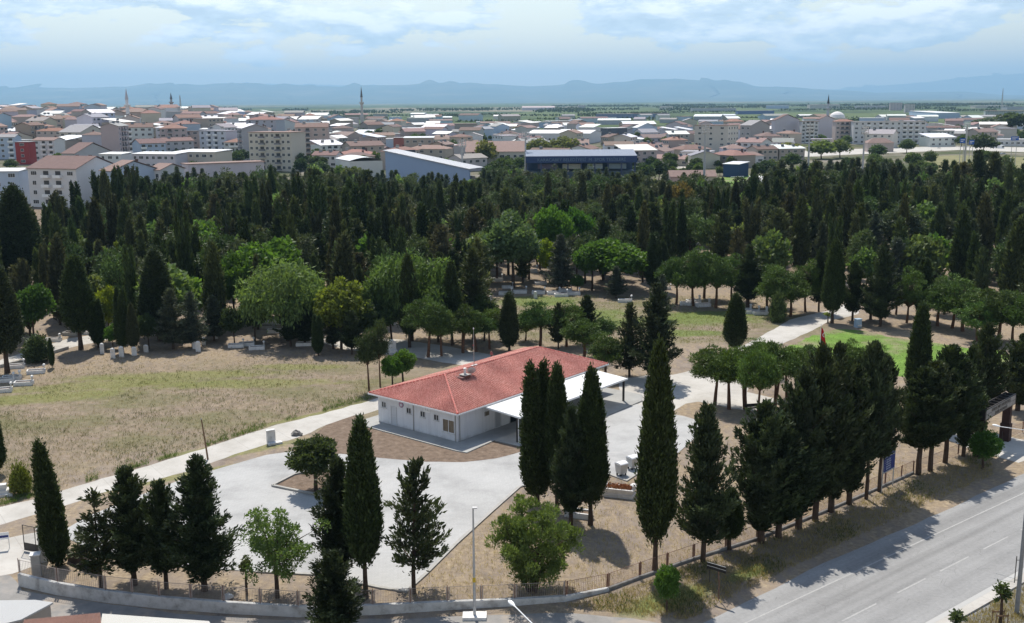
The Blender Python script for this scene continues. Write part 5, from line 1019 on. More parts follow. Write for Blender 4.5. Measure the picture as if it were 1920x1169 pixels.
# person on the shaded path
def person(loc, rz, label, shirt, trousers):
    J = {'pel': (0, 0, .95), 'che': (0, .02, 1.32), 'nec': (0, .02, 1.5), 'hea': (0, 0, 1.62), 'top': (0, 0, 1.73), 'sl': (-.19, .02, 1.42), 'el': (-.26, .04, 1.14), 'wl': (-.22, -.10, .92), 'sr': (.19, .02, 1.42), 'er': (.27, .03, 1.14), 'wr': (.25, -.06, .90), 'hl': (-.10, 0, .9), 'kl': (-.12, -.04, .5), 'al': (-.12, .02, .08), 'tl': (-.13, -.16, .04), 'hr': (.10, 0, .9), 'kr': (.12, .05, .5), 'ar': (.13, .12, .09), 'tr': (.14, -.05, .04)}
    Eg = [('pel', 'che'), ('che', 'nec'), ('nec', 'hea'), ('hea', 'top'), ('che', 'sl'), ('sl', 'el'), ('el', 'wl'), ('che', 'sr'), ('sr', 'er'), ('er', 'wr'), ('pel', 'hl'), ('hl', 'kl'), ('kl', 'al'), ('al', 'tl'), ('pel', 'hr'), ('hr', 'kr'), ('kr', 'ar'), ('ar', 'tr')]
    RR = dict(pel=.16, che=.15, nec=.065, hea=.10, top=.085, sl=.075, el=.05, wl=.04, sr=.075, er=.05, wr=.04, hl=.10, kl=.07, al=.05, tl=.045, hr=.10, kr=.07, ar=.05, tr=.045)
    ks = list(J); me = bpy.data.meshes.new('person'); me.from_pydata([J[k] for k in ks], [(ks.index(a), ks.index(c)) for a, c in Eg], []); o = bpy.data.objects.new('tmp', me); col.objects.link(o)
    o.modifiers.new('s', 'SKIN'); 
    for i, k in enumerate(ks): me.skin_vertices[0].data[i].radius = (RR[k], RR[k] * .85)
    me.skin_vertices[0].data[0].use_root = True
    s = o.modifiers.new('d', 'SUBSURF'); s.levels = 2; s.render_levels = 2
    ev = o.evaluated_get(bpy.context.evaluated_depsgraph_get()); m2 = bpy.data.meshes.new_from_object(ev); bpy.data.objects.remove(o); m2.name = 'person'
    m2.materials.clear()
    for mt in (simple('skin', (.42, .25, .18), .6, .1), simple('shirt', shirt, .9, .1), simple('trousers', trousers, .9, .1)): m2.materials.append(mt)
    for p_ in m2.polygons: z = p_.center.z; p_.material_index = 0 if z > 1.5 or (abs(p_.center.x) > .19 and z < 1.12 and z > .8) else 1 if z > .96 else 2
    p = link(m2, 'person'); p.location = loc; p.rotation_euler = (0, 0, rz); tag(p, label, 'person')
    h = MB().lathe([(.02, 1.60), (.105, 1.62), (.115, 1.68), (.09, 1.75), (.02, 1.78)], 10, (0, .025, 0)).build('hair', simple('dark_hair', (.02, .015, .012), .7, .2), p); return p
person(at(922, 679), 2.4, 'person in a dusty red shirt and dark trousers standing on the shaded path', (.30, .10, .10), (.03, .03, .035))
# graves
GL = [((100, 640), 0), ((68, 700), .3), ((30, 690), .3), ((22, 712), .2), ((45, 722), .2), ((5, 735), .3), ((10, 716), .3)]
for i, (q, a) in enumerate(GL): grave('grave', at(*q), 'white kerbed grave under the cypresses at the field corner' if i else 'white kerbed grave standing alone in the gap at the field corner', 'graves at the field corner' if i else None, a)
for px, py in ((443, 651), (463, 648), (482, 655)): grave('grave', at(px, py), 'low white grave in the row of three before the weeping tree', 'three graves before the weeping tree', .15)
grave('grave', at(570, 648), 'bluish white grave in the shade beside the lone field cypress', None, .1)
hsm = MB().box(-.3, .3, -.06, .06, -.05, 1.05).lathe([(.3, 1.05), (.22, 1.2), (.02, 1.27)], 8).mesh('headstone', M['marble'])
for px, py in ((212, 672), (228, 670), (252, 667), (274, 661), (192, 664), (365, 655), (382, 648), (372, 660), (405, 636), (1004, 560)):
    o = link(hsm, 'headstone', None); o.location = at(px, py); o.rotation_euler = (0, 0, rnd.uniform(-.3, .3)); o.scale = (rnd.uniform(.9, 1.3), .8, rnd.uniform(.9, 1.3)); tag(o, 'white upright headstone at the foot of the dark trees along the field', 'headstone', 'headstones along the field edge')
for px, py in ((948, 553), (975, 550), (1010, 551), (1038, 552), (1052, 556), (1075, 553), (1060, 547), (1172, 567), (1300, 572), (1318, 575)): grave('grave', at(px, py), 'white grave in the row at the back of the grave lawn', 'graves behind the clearing', rnd.uniform(-.2, .2), 1.1)
for px, py in ((1410, 588), (1395, 585), (1425, 590), (1300, 568), (1288, 572)): grave('grave', at(px, py), 'pale grave under the pines facing the dry clearing', 'graves under the pines', rnd.uniform(-.1, .2), 1.1)
rg = random.Random(8); ng = 0
for _ in range(3000):
    if ng >= 120: break
    px, py = rg.uniform(-20, 1930), rg.uniform(455, 640)
    lim = interp(FRONT, px)
    if not (py < lim - 4): continue
    if px < 1250 and py < lim - 55: continue
    if px > 1500 and 560 < py: continue
    ng += 1; g = at(px, py); east = px > 1250
    grave('grave', g, 'one of the many pale graves among the trunks east of the clearing' if east else 'one of the many pale graves among the trunks along the wood edge', 'graves east of the clearing' if east else 'graves along the wood edge', rg.uniform(-.25, .35), rg.uniform(.8, 1.2), head=rg.random() < .7, mat=rg.choice(['marble', 'marble', 'concrete_grey']))
# low roofs at the bottom edge
def shed(name, pts_px, z, th, mat, label, color, roofname='roof_sheet', h0=None):
    pts = [at(x, y, z) for x, y in pts_px]; c = sum(pts, Vector()) / len(pts); o = thing(name, Vector((c.x, c.y, 0)), label, 'shed')
    r_ = MB().prism([(p.x - c.x, p.y - c.y) for p in pts], z, z + th).build(roofname, mat, o, color)
    MB().prism([((p.x - c.x) * .93, (p.y - c.y) * .93) for p in pts], -.1, z - .004).build('wall', M['wall'], o, (.4, .36, .32)); return o
shed('roof_shed', [(-60, 1130), (66, 1128), (100, 1133), (40, 1165), (-60, 1190)], 2.4, .12, M['sheet'], 'shed with a grey corrugated roof in the bottom corner', (.45, .45, .45))
shed('roof_shed', [(192, 1154), (392, 1168), (430, 1230), (182, 1230)], 2.5, .12, M['sheet'], 'shed with a flat cream sheet roof at the bottom edge', (.58, .57, .53))
tr2 = thing('roof_shed', at(110, 1190, 0), 'low house with a weathered red pantile roof at the bottom edge', 'house', None, at(190, 1153).xy.angle_signed(Vector((1, 0))) if False else .0)
b = MB(); pA, pB = at(45, 1163, 2.6) - tr2.location, at(188, 1150, 2.9) - tr2.location; pC, pD = at(200, 1290, 2.0) - tr2.location, at(0, 1290, 2.0) - tr2.location
for i in range(60):
    f0, f1, fm_ = i / 60, (i + 1) / 60, (i + .5) / 60; a0, a1, am_ = pA.lerp(pB, f0), pA.lerp(pB, f1), pA.lerp(pB, fm_); d0, d1, dm_ = pD.lerp(pC, f0), pD.lerp(pC, f1), pD.lerp(pC, fm_); up_ = Vector((0, 0, .07))
    b.add([a0, am_ + up_, a1, d1, dm_ + up_, d0], [(0, 1, 4, 5)[::-1], (1, 2, 3, 4)[::-1]])
b.build('roof', M['tile'], tr2, (.30, .185, .155)); MB().prism([(pA.x + .2, pA.y - .2), (pB.x - .2, pB.y - .2), (pC.x, pC.y), (pD.x, pD.y)], -.1, 1.95).build('wall', M['wall'], tr2, (.5, .46, .42))
# ------------------------------------------------------------------ the town beyond the wood
BROWN = (.185, .125, .115); BROWN2 = (.255, .18, .16); REDT = (.27, .155, .125); WHT = (.68, .68, .69); GRYR = (.30, .29, .30); DGR = (.06, .065, .08)
WHITEW = (.60, .60, .61); LILAC = (.50, .475, .52); CREAM = (.52, .48, .42); BLUEW = (.42, .50, .62); GREYW = (.40, .40, .42); SALM = (.44, .37, .34); TAN = (.36, .31, .27)
wm = MB(); wm.box(-.82, .82, -.06, .03, -.1, 1.45, 0); wm.box(-.74, .74, -.075, -.061, -.02, 1.37, 1); wm.box(-.03, .03, -.085, -.0751, -.02, 1.37, 0)
WIN = wm.mesh('window', [M['white'], M['glass']])
ww = MB(); ww.box(-1.25, 1.25, -.06, .03, 0, 1.45, 0); ww.box(-1.17, 1.17, -.075, -.061, .08, 1.37, 1)
for x in (-.4, .4): ww.box(x - .03, x + .03, -.085, -.0751, .08, 1.37, 0)
WINW = ww.mesh('window', [M['white'], M['glass']])
bm_ = MB(); bm_.box(-1.6, 1.6, -1.1, 0, -.12, .02, 0); bm_.box(-1.6, 1.6, -1.1, -1.02, .021, .95, 1); bm_.box(-1.6, -1.52, -1.019, 0, .021, .95, 1); bm_.box(1.52, 1.6, -1.019, 0, .021, .95, 1); bm_.box(-1.1, 1.1, -.05, .02, .1, 2.3, 2)
BALC = bm_.mesh('balcony', [M['white'], simple('balcony_panel', (.16, .16, .18), .4, .2, 2, .4), M['glass']])
BALW = bm_.mesh('balcony', [M['white'], M['white'], M['glass']])
chm = MB().box(-.4, .4, -.4, .4, -.6, 1.3, 0).box(-.5, .5, -.5, .5, 1.3, 1.42, 0).mesh('chimney', simple('chimney_brick', (.10, .06, .055), .9, .2, 2))
SOLAR = MB().add([(-.9, -.9, .15), (.9, -.9, .15), (.9, .5, 1.1), (-.9, .5, 1.1), (-.9, -.85, .08), (.9, -.85, .08), (.9, .55, 1.0), (-.9, .55, 1.0)], [(0, 1, 2, 3), (7, 6, 5, 4), (0, 4, 5, 1), (1, 5, 6, 2), (2, 6, 7, 3), (3, 7, 4, 0)], 1).tube([(-.9, .75, 1.25), (.9, .75, 1.25)], .30, 8, 2).box(-.7, -.62, .7, .78, -.5, 1.0, 0).box(.62, .7, .7, .78, -.5, 1.0, 0).mesh('solar_heater', [M['concrete_grey'], M['glass'], M['concrete_grey']])
UB = {}
def roofmesh(w, d, kind, rise, ov=.5):
    b = MB(); x, y = w / 2 + ov, d / 2 + ov
    if kind == 'flat': b.box(-x, x, -y, y, 0, .25)
    elif kind == 'mono': b.add([(-x, -y, 0), (x, -y, 0), (x, y, rise), (-x, y, rise), (-x, -y, .2), (x, -y, .2), (x, y, rise + .2), (-x, y, rise + .2)], [(0, 3, 2, 1), (4, 5, 6, 7), (0, 1, 5, 4), (1, 2, 6, 5), (2, 3, 7, 6), (3, 0, 4, 7)])
    elif kind == 'gable':   # ridge along x
        b.add([(-x, -y, 0), (x, -y, 0), (x, 0, rise), (x, y, 0), (-x, y, 0), (-x, 0, rise), (-x, -y, .18), (x, -y, .18), (x, 0, rise + .2), (x, y, .18), (-x, y, .18), (-x, 0, rise + .2)], [(6, 7, 8, 11), (11, 8, 9, 10), (0, 5, 2, 1), (5, 4, 3, 2), (0, 1, 7, 6), (4, 10, 9, 3), (1, 2, 8, 7), (2, 3, 9, 8), (0, 6, 11, 5), (5, 11, 10, 4)])
    else:
        r = min(x, y) * .98 if kind == 'hip' else 0
        b.add([(-x, -y, 0), (x, -y, 0), (x, y, 0), (-x, y, 0), (-x + r, 0, rise), (x - r, 0, rise)], [(0, 1, 5, 4), (1, 2, 5), (2, 3, 4, 5), (3, 0, 4), (0, 3, 2, 1)])
    return b
def wallmesh(w, d, h, kind, rise):
    b = MB(); x, y = w / 2, d / 2
    if kind == 'gable': b.add([(-x, -y, -2), (x, -y, -2), (x, y, -2), (-x, y, -2), (-x, -y, h), (x, -y, h), (x, y, h), (-x, y, h), (-x, 0, h + rise * .93), (x, 0, h + rise * .93)], [(0, 1, 5, 4), (2, 3, 7, 6), (1, 2, 6, 9, 5), (3, 0, 4, 8, 7)])
    else: b.box(-x, x, -y, y, -2, h)
    return b
def building(name, c, rz, w, d, h, wall, rkind, rcol, label, group=None, rise=None, wins=None, cat='building', sheet_=None, side=None, chim=0, cols=None, balc=None, pent=None, heat=0):
    o = thing(name, c, label, cat, group, rz); rise = rise if rise is not None else (d * .18 if rkind in ('gable', 'hip') else .6)
    key = ('w', round(w, 1), round(d, 1), round(h, 1), rkind, round(rise, 1))
    if key not in UB: UB[key] = wallmesh(w, d, h, rkind, rise).mesh('wall', M['wall']); UB[('r',) + key] = None
    link(UB[key], 'wall', o, wall)
    metal = sheet_ if sheet_ is not None else max(rcol) > .5 or rcol == DGR
    rk = ('r', metal) + key
    if rk not in UB: UB[rk] = roofmesh(w, d, rkind, rise).mesh('roof', M['sheet'] if metal else M['tile'])
    r = link(UB[rk], 'roof', o, rcol); r.location = (0, 0, h + .005)
    for k in range(chim):
        q = link(chm, 'chimney', r); q.location = (w * (.28 - .5 * k * 1.1 / max(chim, 1)), d * .12, rise * .72)
    if heat:
        for k in range(heat): q = link(SOLAR, 'solar_heater', r); q.location = (w * (-.25 + .42 * k), -d * .1, rise * (.8 if rkind in ('gable', 'hip') else .5) + .1); q.rotation_euler = (0, 0, .3 * k - rz)
    nf = wins if wins is not None else 0; fh = h / max(nf, 1)
    if nf:
        nc = cols or max(2, int(w / 3.4))
        for f_ in range(nf):
            for i in range(nc):
                x = -w / 2 + w * (i + .5) / nc; z = f_ * fh + fh * .34
                if balc and i in balc: q = link(BALW if max(wall) > .55 else BALC, 'balcony', o); q.location = (x, -d / 2 - .005, f_ * fh + .35)
                else: q = link(WINW if (i + f_) % 3 == 0 and w / nc > 3.2 else WIN, 'window', o); q.location = (x, -d / 2 - .03, z)
        if side:
            ns = max(1, int(d / 4.2))
            for f_ in range(nf):
                for i in range(ns):
                    q = link(WIN, 'window', o); y = -d / 2 + d * (i + .5) / ns; q.location = (w / 2 + .03 if side > 0 else -w / 2 - .03, y, f_ * fh + fh * .34); q.rotation_euler = (0, 0, PI / 2 if side > 0 else -PI / 2)
    return o
OCC = []
def hand(name, xl, xc, xr, ytop, h, label, wall, rkind, rcol, rz=None, dmin=9, **kw):
    """corner-based: facade spans xl..xc, flank spans xc..xr (pixels), eave at ytop"""
    lo, hi = 120.0, 4000.0
    for _ in range(60):                                        # distance at which an eave of height h meets ytop
        Yc = (lo + hi) / 2; q = atY(xc, ytop, Yc)
        if q.z > gz(q.x, Yc) + h: lo = Yc
        else: hi = Yc
    Yc = kw.pop('Y', None) or Yc
    c = atY(xc, ytop, Yc); hh = c.z - gz(c.x, Yc)
    flank = xr - xc
    rz = rz if rz is not None else (R(18) if flank > 4 else R(0) if flank >= -4 else R(-18))
    va = c.x / Yc
    if flank >= -4:
        wid = max(4.0, (xc - xl) / F * Yc / max(.3, math.cos(rz) - 0)); ca = math.sin(rz) - va * math.cos(rz) if False else math.sin(rz)
        dep = max(dmin, flank / F * Yc / max(.22, math.sin(rz) - 0.0)) if flank > 4 else max(dmin, 9)
        e = Vector((math.cos(rz), math.sin(rz), 0)); n = Vector((-math.sin(rz), math.cos(rz), 0))
        # facade runs from the corner towards -x of the house frame; turned so that its far end recedes
        e = Vector((math.cos(-rz), math.sin(-rz), 0)); n = Vector((math.sin(rz), math.cos(rz), 0))
        cen = Vector((c.x, Yc, 0)) - e * wid / 2 + n * dep / 2; ang = -rz
    else:
        rz = abs(rz); wid = max(4.0, (xc - xl) / F * Yc); dep = max(dmin, 9); e = Vector((1, 0, 0)); n = Vector((0, 1, 0)); cen = Vector((c.x, Yc, 0)) - e * wid / 2 + n * dep / 2; ang = 0
    cen.z = gz(cen.x, cen.y); OCC.append((cen.x, cen.y, max(wid, dep) * .62))
    return building(name, cen, ang, wid, dep, hh + gz(c.x, Yc) - cen.z, wall, rkind, rcol, label, **kw)
AB = 'apartment_building'
hand(AB, 37, 142, 178, 318, 13.5, 'white four-storey apartment house with balconies and a brown roof at the edge of the wood', WHITEW, 'gable', BROWN, wins=4, cols=4, balc=(1, 2), chim=2, cat='apartment house')
hand(AB, -70, 34, 36, 322, 12.5, 'bluish apartment house with a white roof at the edge of view beside the white one', BLUEW, 'mono', WHT, wins=4, cols=4, cat='apartment house')
hand(AB, 180, 208, 268, 322, 12.5, 'apartment house with a big blank pale blue gable and brown roof', BLUEW, 'gable', BROWN2, wins=4, cols=1, chim=1, cat='apartment house', rz=R(38))
hand(AB, 272, 300, 330, 320, 12, 'apartment house with a wide brown roof behind the blank blue gable', WHITEW, 'gable', BROWN2, wins=3, cat='apartment house', rz=R(30))
hand(AB, 330, 352, 476, 309, 12, 'long blank lilac wall of an apartment block above the wood', LILAC, 'flat', BROWN2, cat='apartment block', rz=R(58))
hand(AB, 238, 328, 340, 290, 11, 'low block with a white metal roof and a set-back attic', LILAC, 'mono', WHT, wins=3, cat='apartment block')
hand(AB, 318, 402, 420, 286, 11.5, 'long block with a shining white roof behind the lilac wall', CREAM, 'mono', WHT, wins=3, cat='apartment block')
hand(AB, 181, 226, 232, 290, 10.5, 'narrow house with a bright white tilted roof', WHITEW, 'mono', WHT, wins=3, cat='apartment house')
hand(AB, 112, 140, 172, 289, 9, 'small brown-roofed house with a round white roof beside it', GREYW, 'gable', BROWN, wins=2, cat='house')
hand(AB, 178, 258, 262, 240, 14, 'grey-white three-storey block under a white metal roof', (.54, .54, .55), 'mono', WHT, wins=4, cols=5, balc=(1, 2, 3), cat='apartment block')
hand(AB, 105, 150, 172, 249, 13, 'beige apartment house with a blank white gable', CREAM, 'gable', GRYR, wins=4, cols=3, balc=(1,), cat='apartment house')
hand(AB, 55, 101, 106, 264, 12, 'pale house with long dark balconies and a brown roof', WHITEW, 'gable', BROWN2, wins=4, cols=3, balc=(1, 2), chim=1, cat='apartment house')
hand(AB, 28, 53, 55, 267, 12.5, 'red-fronted narrow apartment house', (.30, .05, .05), 'flat', GRYR, wins=4, cols=1, cat='apartment house')
hand(AB, -20, 27, 28, 258, 13, 'pale blue house with dark balconies next to the red-fronted one', BLUEW, 'gable', GRYR, wins=4, cols=3, balc=(0, 2), cat='apartment house')
hand(AB, 320, 372, 374, 246, 13, 'modern block with a dark brown frame round its front', (.42, .36, .34), 'flat', DGR, wins=4, cols=4, balc=(1, 2), cat='apartment block')
hand(AB, 292, 318, 321, 240, 14, 'lilac block with a white roof beside the brown framed one', LILAC, 'mono', WHT, wins=4, cols=2, cat='apartment block')
hand(AB, 375, 404, 408, 243, 13, 'glass-fronted block under a white roof', (.20, .24, .28), 'mono', WHT, wins=3, cols=3, cat='apartment block')
hand(AB, 405, 413, 462, 241, 14, 'block with a blank lilac side wall facing the wood', LILAC, 'flat', BROWN, cat='apartment block', rz=R(60))
hand(AB, 460, 545, 562, 249, 20, 'six-storey chequered block with dark windows and a tan end wall', CREAM, 'flat', BROWN2, wins=6, cols=8, cat='apartment block', balc=(2, 5))
hand(AB, 560, 562, 585, 225, 16, 'block with a blank blue-grey end wall behind the chequered one', BLUEW, 'flat', WHT, cat='apartment block', rz=R(60))
hand(AB, 738, 758, 760, 259, 12, 'brick-red blank annex beside the column-fronted building', (.33, .13, .11), 'flat', GRYR, cat='annex')
hand('public_building', 758, 812, 815, 259, 13, 'column-fronted beige building with a white roof behind the stand', TAN, 'mono', WHT, wins=3, cols=4, cat='public building')
hand('hall', 875, 984, 987, 285, 9, 'wide hall with a pale roof and brown tiles beside the blue stand', CREAM, 'gable', BROWN2, wins=2, cat='hall', rise=5, dmin=30)
hand('hall', 990, 1106, 1112, 251, 8, 'large flat hall with a brilliant white roof', WHITEW, 'gable', WHT, cat='hall', rise=2.2, dmin=40, wins=1)
hand('warehouse', 1128, 1140, 1178, 241, 10, 'dark grey box-shaped warehouse with a white base', (.10, .11, .14), 'flat', WHT, cat='warehouse', rz=R(60))
hand('warehouse', 1188, 1195, 1235, 240, 10, 'pale grey shed with a blank gable beyond the dark warehouse', BLUEW, 'gable', WHT, cat='warehouse', rz=R(60))
hand(AB, 1310, 1365, 1393, 236, 18, 'tall beige apartment tower with a blank wall and corner windows', (.50, .47, .43), 'flat', BROWN, wins=5, cols=3, side=1, cat='apartment tower', rz=R(35))
hand(AB, 1393, 1408, 1450, 236, 16, 'blue-striped block with a blank tan gable', (.36, .34, .34), 'gable', GRYR, cat='apartment block', rz=R(55), wins=4, cols=2)
hand(AB, 1450, 1453, 1505, 226, 18, 'block with a tall blank lilac gable', LILAC, 'gable', BROWN, cat='apartment block', rz=R(65))
hand(AB, 1504, 1535, 1538, 228, 17, 'white and brown striped block between two blank gables', WHITEW, 'flat', BROWN, wins=6, cols=4, balc=(1, 2), cat='apartment block')
hand(AB, 1534, 1537, 1568, 224, 18, 'second block with a blank lilac end wall', LILAC, 'gable', BROWN, cat='apartment block', rz=R(65))
hand(AB, 1568, 1602, 1606, 228, 17, 'white and brown corner block with an orange roof', (.50, .42, .40), 'hip', REDT, wins=5, cols=4, balc=(1, 2), cat='apartment block')
hand(AB, 1606, 1737, 1742, 228, 17, 'long white five-storey apartment block with dark balconies', WHITEW, 'flat', GRYR, wins=5, cols=12, balc=(2, 4, 8, 9, 10), cat='apartment block', rz=R(4))
hand('hall', 1740, 1802, 1806, 240, 6, 'long low hall with a brown roof past the white block', GREYW, 'gable', BROWN, cat='hall', wins=1)
hand('hall', 1760, 1800, 1860, 212, 9, 'long pale blue factory hall in the distance', (.36, .45, .60), 'mono', WHT, cat='hall', rz=R(10), dmin=40)
hand(AB, 1858, 1920, 1930, 208, 11, 'long green-grey school building behind the trees', (.36, .40, .40), 'flat', BROWN2, wins=3, cat='school')
hand('pavilion', 1360, 1385, 1412, 309, 6, 'dark blue pavilion with a white canopy roof beside the pitch', (.04, .075, .16), 'mono', WHT, cat='pavilion', rz=R(35))
hand('clubhouse', 1258, 1342, 1344, 332, 4, 'long low brown-roofed clubhouse behind the cypresses', SALM, 'gable', BROWN2, cat='clubhouse', rise=2.4)
hand('house', 1420, 1448, 1455, 358, 4.5, 'small house with a red hipped roof inside the wood edge', CREAM, 'hip', BROWN2, cat='house', rise=2.2)
hand('tent_hall', 1412, 1466, 1470, 342, 4, 'low tent hall with a white roof beside the pitch', WHITEW, 'gable', WHT, cat='hall', rise=2)
hand('house', 1385, 1432, 1436, 292, 5, 'low pale house with a brown roof under the beige tower', WHITEW, 'hip', BROWN2, cat='house', rise=2, wins=1)
hand('house', 1628, 1676, 1680, 268, 6, 'house with a broad pinkish roof below the long white block', SALM, 'hip', BROWN2, cat='house', rise=3)
hand('petrol_station', 1880, 1925, 1930, 262, 5, 'low white roadside building at the roundabout', WHITEW, 'flat', WHT, cat='petrol station', wins=1)
hand('hall', 1300, 1380, 1384, 203, 9, 'grey factory shed on the plain, the widest one', GREYW, 'flat', GRYR, cat='factory', dmin=40)
hand('hall', 1440, 1478, 1484, 198, 10, 'pale factory with a light roof line on the plain', BLUEW, 'flat', WHT, cat='factory', dmin=30)
hand('hall', 980, 1040, 1044, 202, 8, 'long low factory with a pale pink roof on the plain', LILAC, 'gable', (.5, .42, .42), cat='factory', dmin=30)
hand('hall', 1120, 1180, 1185, 214, 8, 'blue-grey industrial row on the plain', (.16, .20, .32), 'flat', GRYR, cat='factory', dmin=30)
hand('hall', 1180, 1255, 1258, 213, 8, 'longer blue-grey industrial row on the plain', (.16, .20, .32), 'flat', BROWN, cat='factory', dmin=30)
hand('hall', 1385, 1452, 1456, 208, 8, 'dark blue industrial sheds on the plain', (.10, .15, .32), 'flat', GRYR, cat='factory', dmin=30)
hand(AB, 1670, 1692, 1694, 193, 22, 'pinkish apartment towers standing far out on the plain', (.5, .42, .42), 'flat', GRYR, cat='apartment tower', wins=6, cols=4)
hand(AB, 1698, 1716, 1718, 196, 20, 'second pale tower far out on the plain', (.5, .46, .46), 'flat', GRYR, cat='apartment tower', wins=6, cols=3)
for i, (a, b_, y, lb) in enumerate([(1520, 1575, 196, 'white roofed depot on the plain beside the minaret'), (1610, 1665, 199, 'grey roofed depot on the plain behind the white block'), (1830, 1890, 198, 'long white depot under the radio mast'), (1890, 1960, 200, 'dark-fronted depot at the edge of the plain'), (1240, 1262, 200, 'tiny far depot with a white roof'), (1085, 1098, 198, 'smallest white shed on the plain')]):
    hand('depot', a, b_, b_ + 3, y, 9, lb, GREYW if i % 2 else CREAM, 'flat', WHT if i != 3 else DGR, cat='depot', dmin=40)
# stands of the stadium
def W(px, py, Y): return atY(px, py, Y)
stA, stB = W(722, 284, 470), W(880, 319, 412); dirs = (stB - stA); ln = Vector((dirs.x, dirs.y, 0)).length; ang = math.atan2(dirs.y, dirs.x)
s1 = thing('grandstand', Vector((stA.x, stA.y, 0)), 'long grandstand with a blank pale blue back wall and a curved white roof', 'grandstand', None, ang)
za_, zb2 = stA.z, stB.z
hA = za_; b = MB(); b.add([(0, 0, -.1), (ln, 0, -.1), (ln, .4, -.1), (0, .4, -.1), (0, 0, za_), (ln, 0, zb2), (ln, .4, zb2), (0, .4, za_)], [(0, 3, 2, 1), (4, 5, 6, 7), (0, 1, 5, 4), (1, 2, 6, 5), (2, 3, 7, 6), (3, 0, 4, 7)]); b.build('back_wall', tinted('blue_cladding', .6, .05, .2, .3), s1, (.24, .33, .48))
b = MB(); nA_ = 10; V = []
for i in range(nA_ + 1):
    f_ = i / nA_; y = -.6 + 7 * f_; z = hA + .15 + .35 * math.sin(f_ * PI * .55)
    zq = z - za_ + zb2; V += [(-1, y, z), (ln + 1, y, zq), (-1, y, z + .3), (ln + 1, y, zq + .3)]
Fq = []
for i in range(nA_): o = 4 * i; Fq += [(o, o + 4, o + 5, o + 1), (o + 2, o + 3, o + 7, o + 6), (o, o + 2, o + 6, o + 4), (o + 1, o + 5, o + 7, o + 3)]
b.add(V, Fq + [(0, 1, 3, 2), (4 * nA_, 4 * nA_ + 2, 4 * nA_ + 3, 4 * nA_ + 1)]); b.build('roof', M['sheet'], s1, (.40, .41, .44))
b = MB(); b.add([(-.0, .41, -.1), (-.0, 15, -.1), (-.0, 15, hA + .2), (-.0, 8, hA + .2), (-.0, .41, hA)] + [(-.3, .41, -.1), (-.3, 15, -.1), (-.3, 15, hA + .2), (-.3, 8, hA + .2), (-.3, .41, hA)], [(0, 1, 2, 3, 4), (9, 8, 7, 6, 5), (0, 5, 6, 1), (1, 6, 7, 2), (2, 7, 8, 3), (3, 8, 9, 4), (4, 9, 5, 0)]); b.build('end_wall', M['paint'], s1, (.035, .045, .07))
b = MB()
for k in range(9): b.box(1, ln - 1, 2 + k * 1.2, 2 + (k + 1) * 1.2 - .002, -.1, 7.5 - k * .75)
b.build('terrace', M['concrete_grey'], s1); OCC.append((stA.x, stA.y, 25)); OCC.append(((stA.x + stB.x) / 2, (stA.y + stB.y) / 2, 30))
n1, n2 = W(655, 284, 520), W(718, 292, 500)
nh = thing('stadium_hall', Vector((n2.x, n2.y, 0)), 'pale hall with a curved white metal roof at the end of the blue back wall', 'hall', None, R(24)); wd_ = 16; dp_ = 26; nz = n2.z - 2.0
V = []; 
for i in range(11):
    f_ = i / 10; x = -wd_ + wd_ * f_; z = nz + 1.4 * math.sin(f_ * PI); V += [(x, 0, z), (x, dp_, z)]
MB().add(V, [(2 * i, 2 * i + 2, 2 * i + 3, 2 * i + 1) for i in range(10)]).add([(v[0], v[1], v[2] - .3) for v in V], [(2 * i, 2 * i + 1, 2 * i + 3, 2 * i + 2) for i in range(10)]).build('roof', M['sheet'], nh, (.66, .67, .69))
MB().box(-wd_ + .2, -.2, .3, dp_ - .3, -.1, nz - .32).build('wall', M['wall'], nh, (.62, .62, .60))
# blue lettered stand
bA, bB = W(988, 289, 430), W(1192, 283, 430); wl = bB.x - bA.x; zt = bA.z
s2 = thing('grandstand', Vector((bA.x, 430, 0)), 'blue grandstand with pale lettering along its fascia', 'grandstand', None, .0)
MB().box(-.5, wl + .5, -1, 13, zt - 1.2, zt - .9).add([(-.5, -1, zt - .9), (wl + .5, -1, zt - .9), (wl + .5, 13, zt + 1.0), (-.5, 13, zt + 1.0)], [(0, 1, 2, 3)]).build('roof', M['sheet'], s2, (.20, .23, .30))
fa_ = MB().box(-.5, wl + .5, -1.3, -1.0, zt - 3.6, zt - 1.0).build('fascia', M['paint'], s2, (.012, .04, .13))
tm = textmesh('KARACABEY BELEDİYESİ  M  SPOR TESİSLERİ', 1.75, .02); tm.materials.append(simple('stand_letters', (.13, .20, .28), .6, .1)); to = link(tm, 'lettering', fa_); to.rotation_euler = (PI / 2, 0, 0); to.location = (wl / 2, -1.33, zt - 2.95)
MB().box(0, wl, 11, 12, -.1, zt - 1.3).build('back_wall', M['wall'], s2, (.05, .09, .17)); b = MB()
for i in range(9): x = wl * i / 8; b.box(max(0, x - .25), min(wl, x + .25), -.6, -.1, 0, zt - 1.25)
b.build('column', M['paint'], s2, (.03, .05, .12)) if False else None
for i in range(9): x = .3 + (wl - .6) * i / 8; MB().box(x - .25, x + .25, -.6, -.1, -.1, zt - 1.25).build('column', M['paint'], s2, (.03, .05, .12))
for i, (f0, f1, c_) in enumerate(((.10, .28, (.10, .09, .16)), (.33, .50, (.36, .38, .34)), (.56, .70, (.30, .38, .42)), (.76, .92, (.20, .28, .34)))): MB().box(wl * f0, wl * f1, 2.0, 2.2, zt - 6.2, zt - 4.2).build('press_box', M['paint'], s2, c_)
MB().box(.2, wl - .2, 1, 10.9, -.1, zt - 7).build('terrace', M['paint'], s2, (.05, .085, .12)); OCC.append((bA.x + wl / 2, 435, 30)); OCC.append((bA.x + 6, 435, 12)); OCC.append((bB.x - 6, 435, 12))
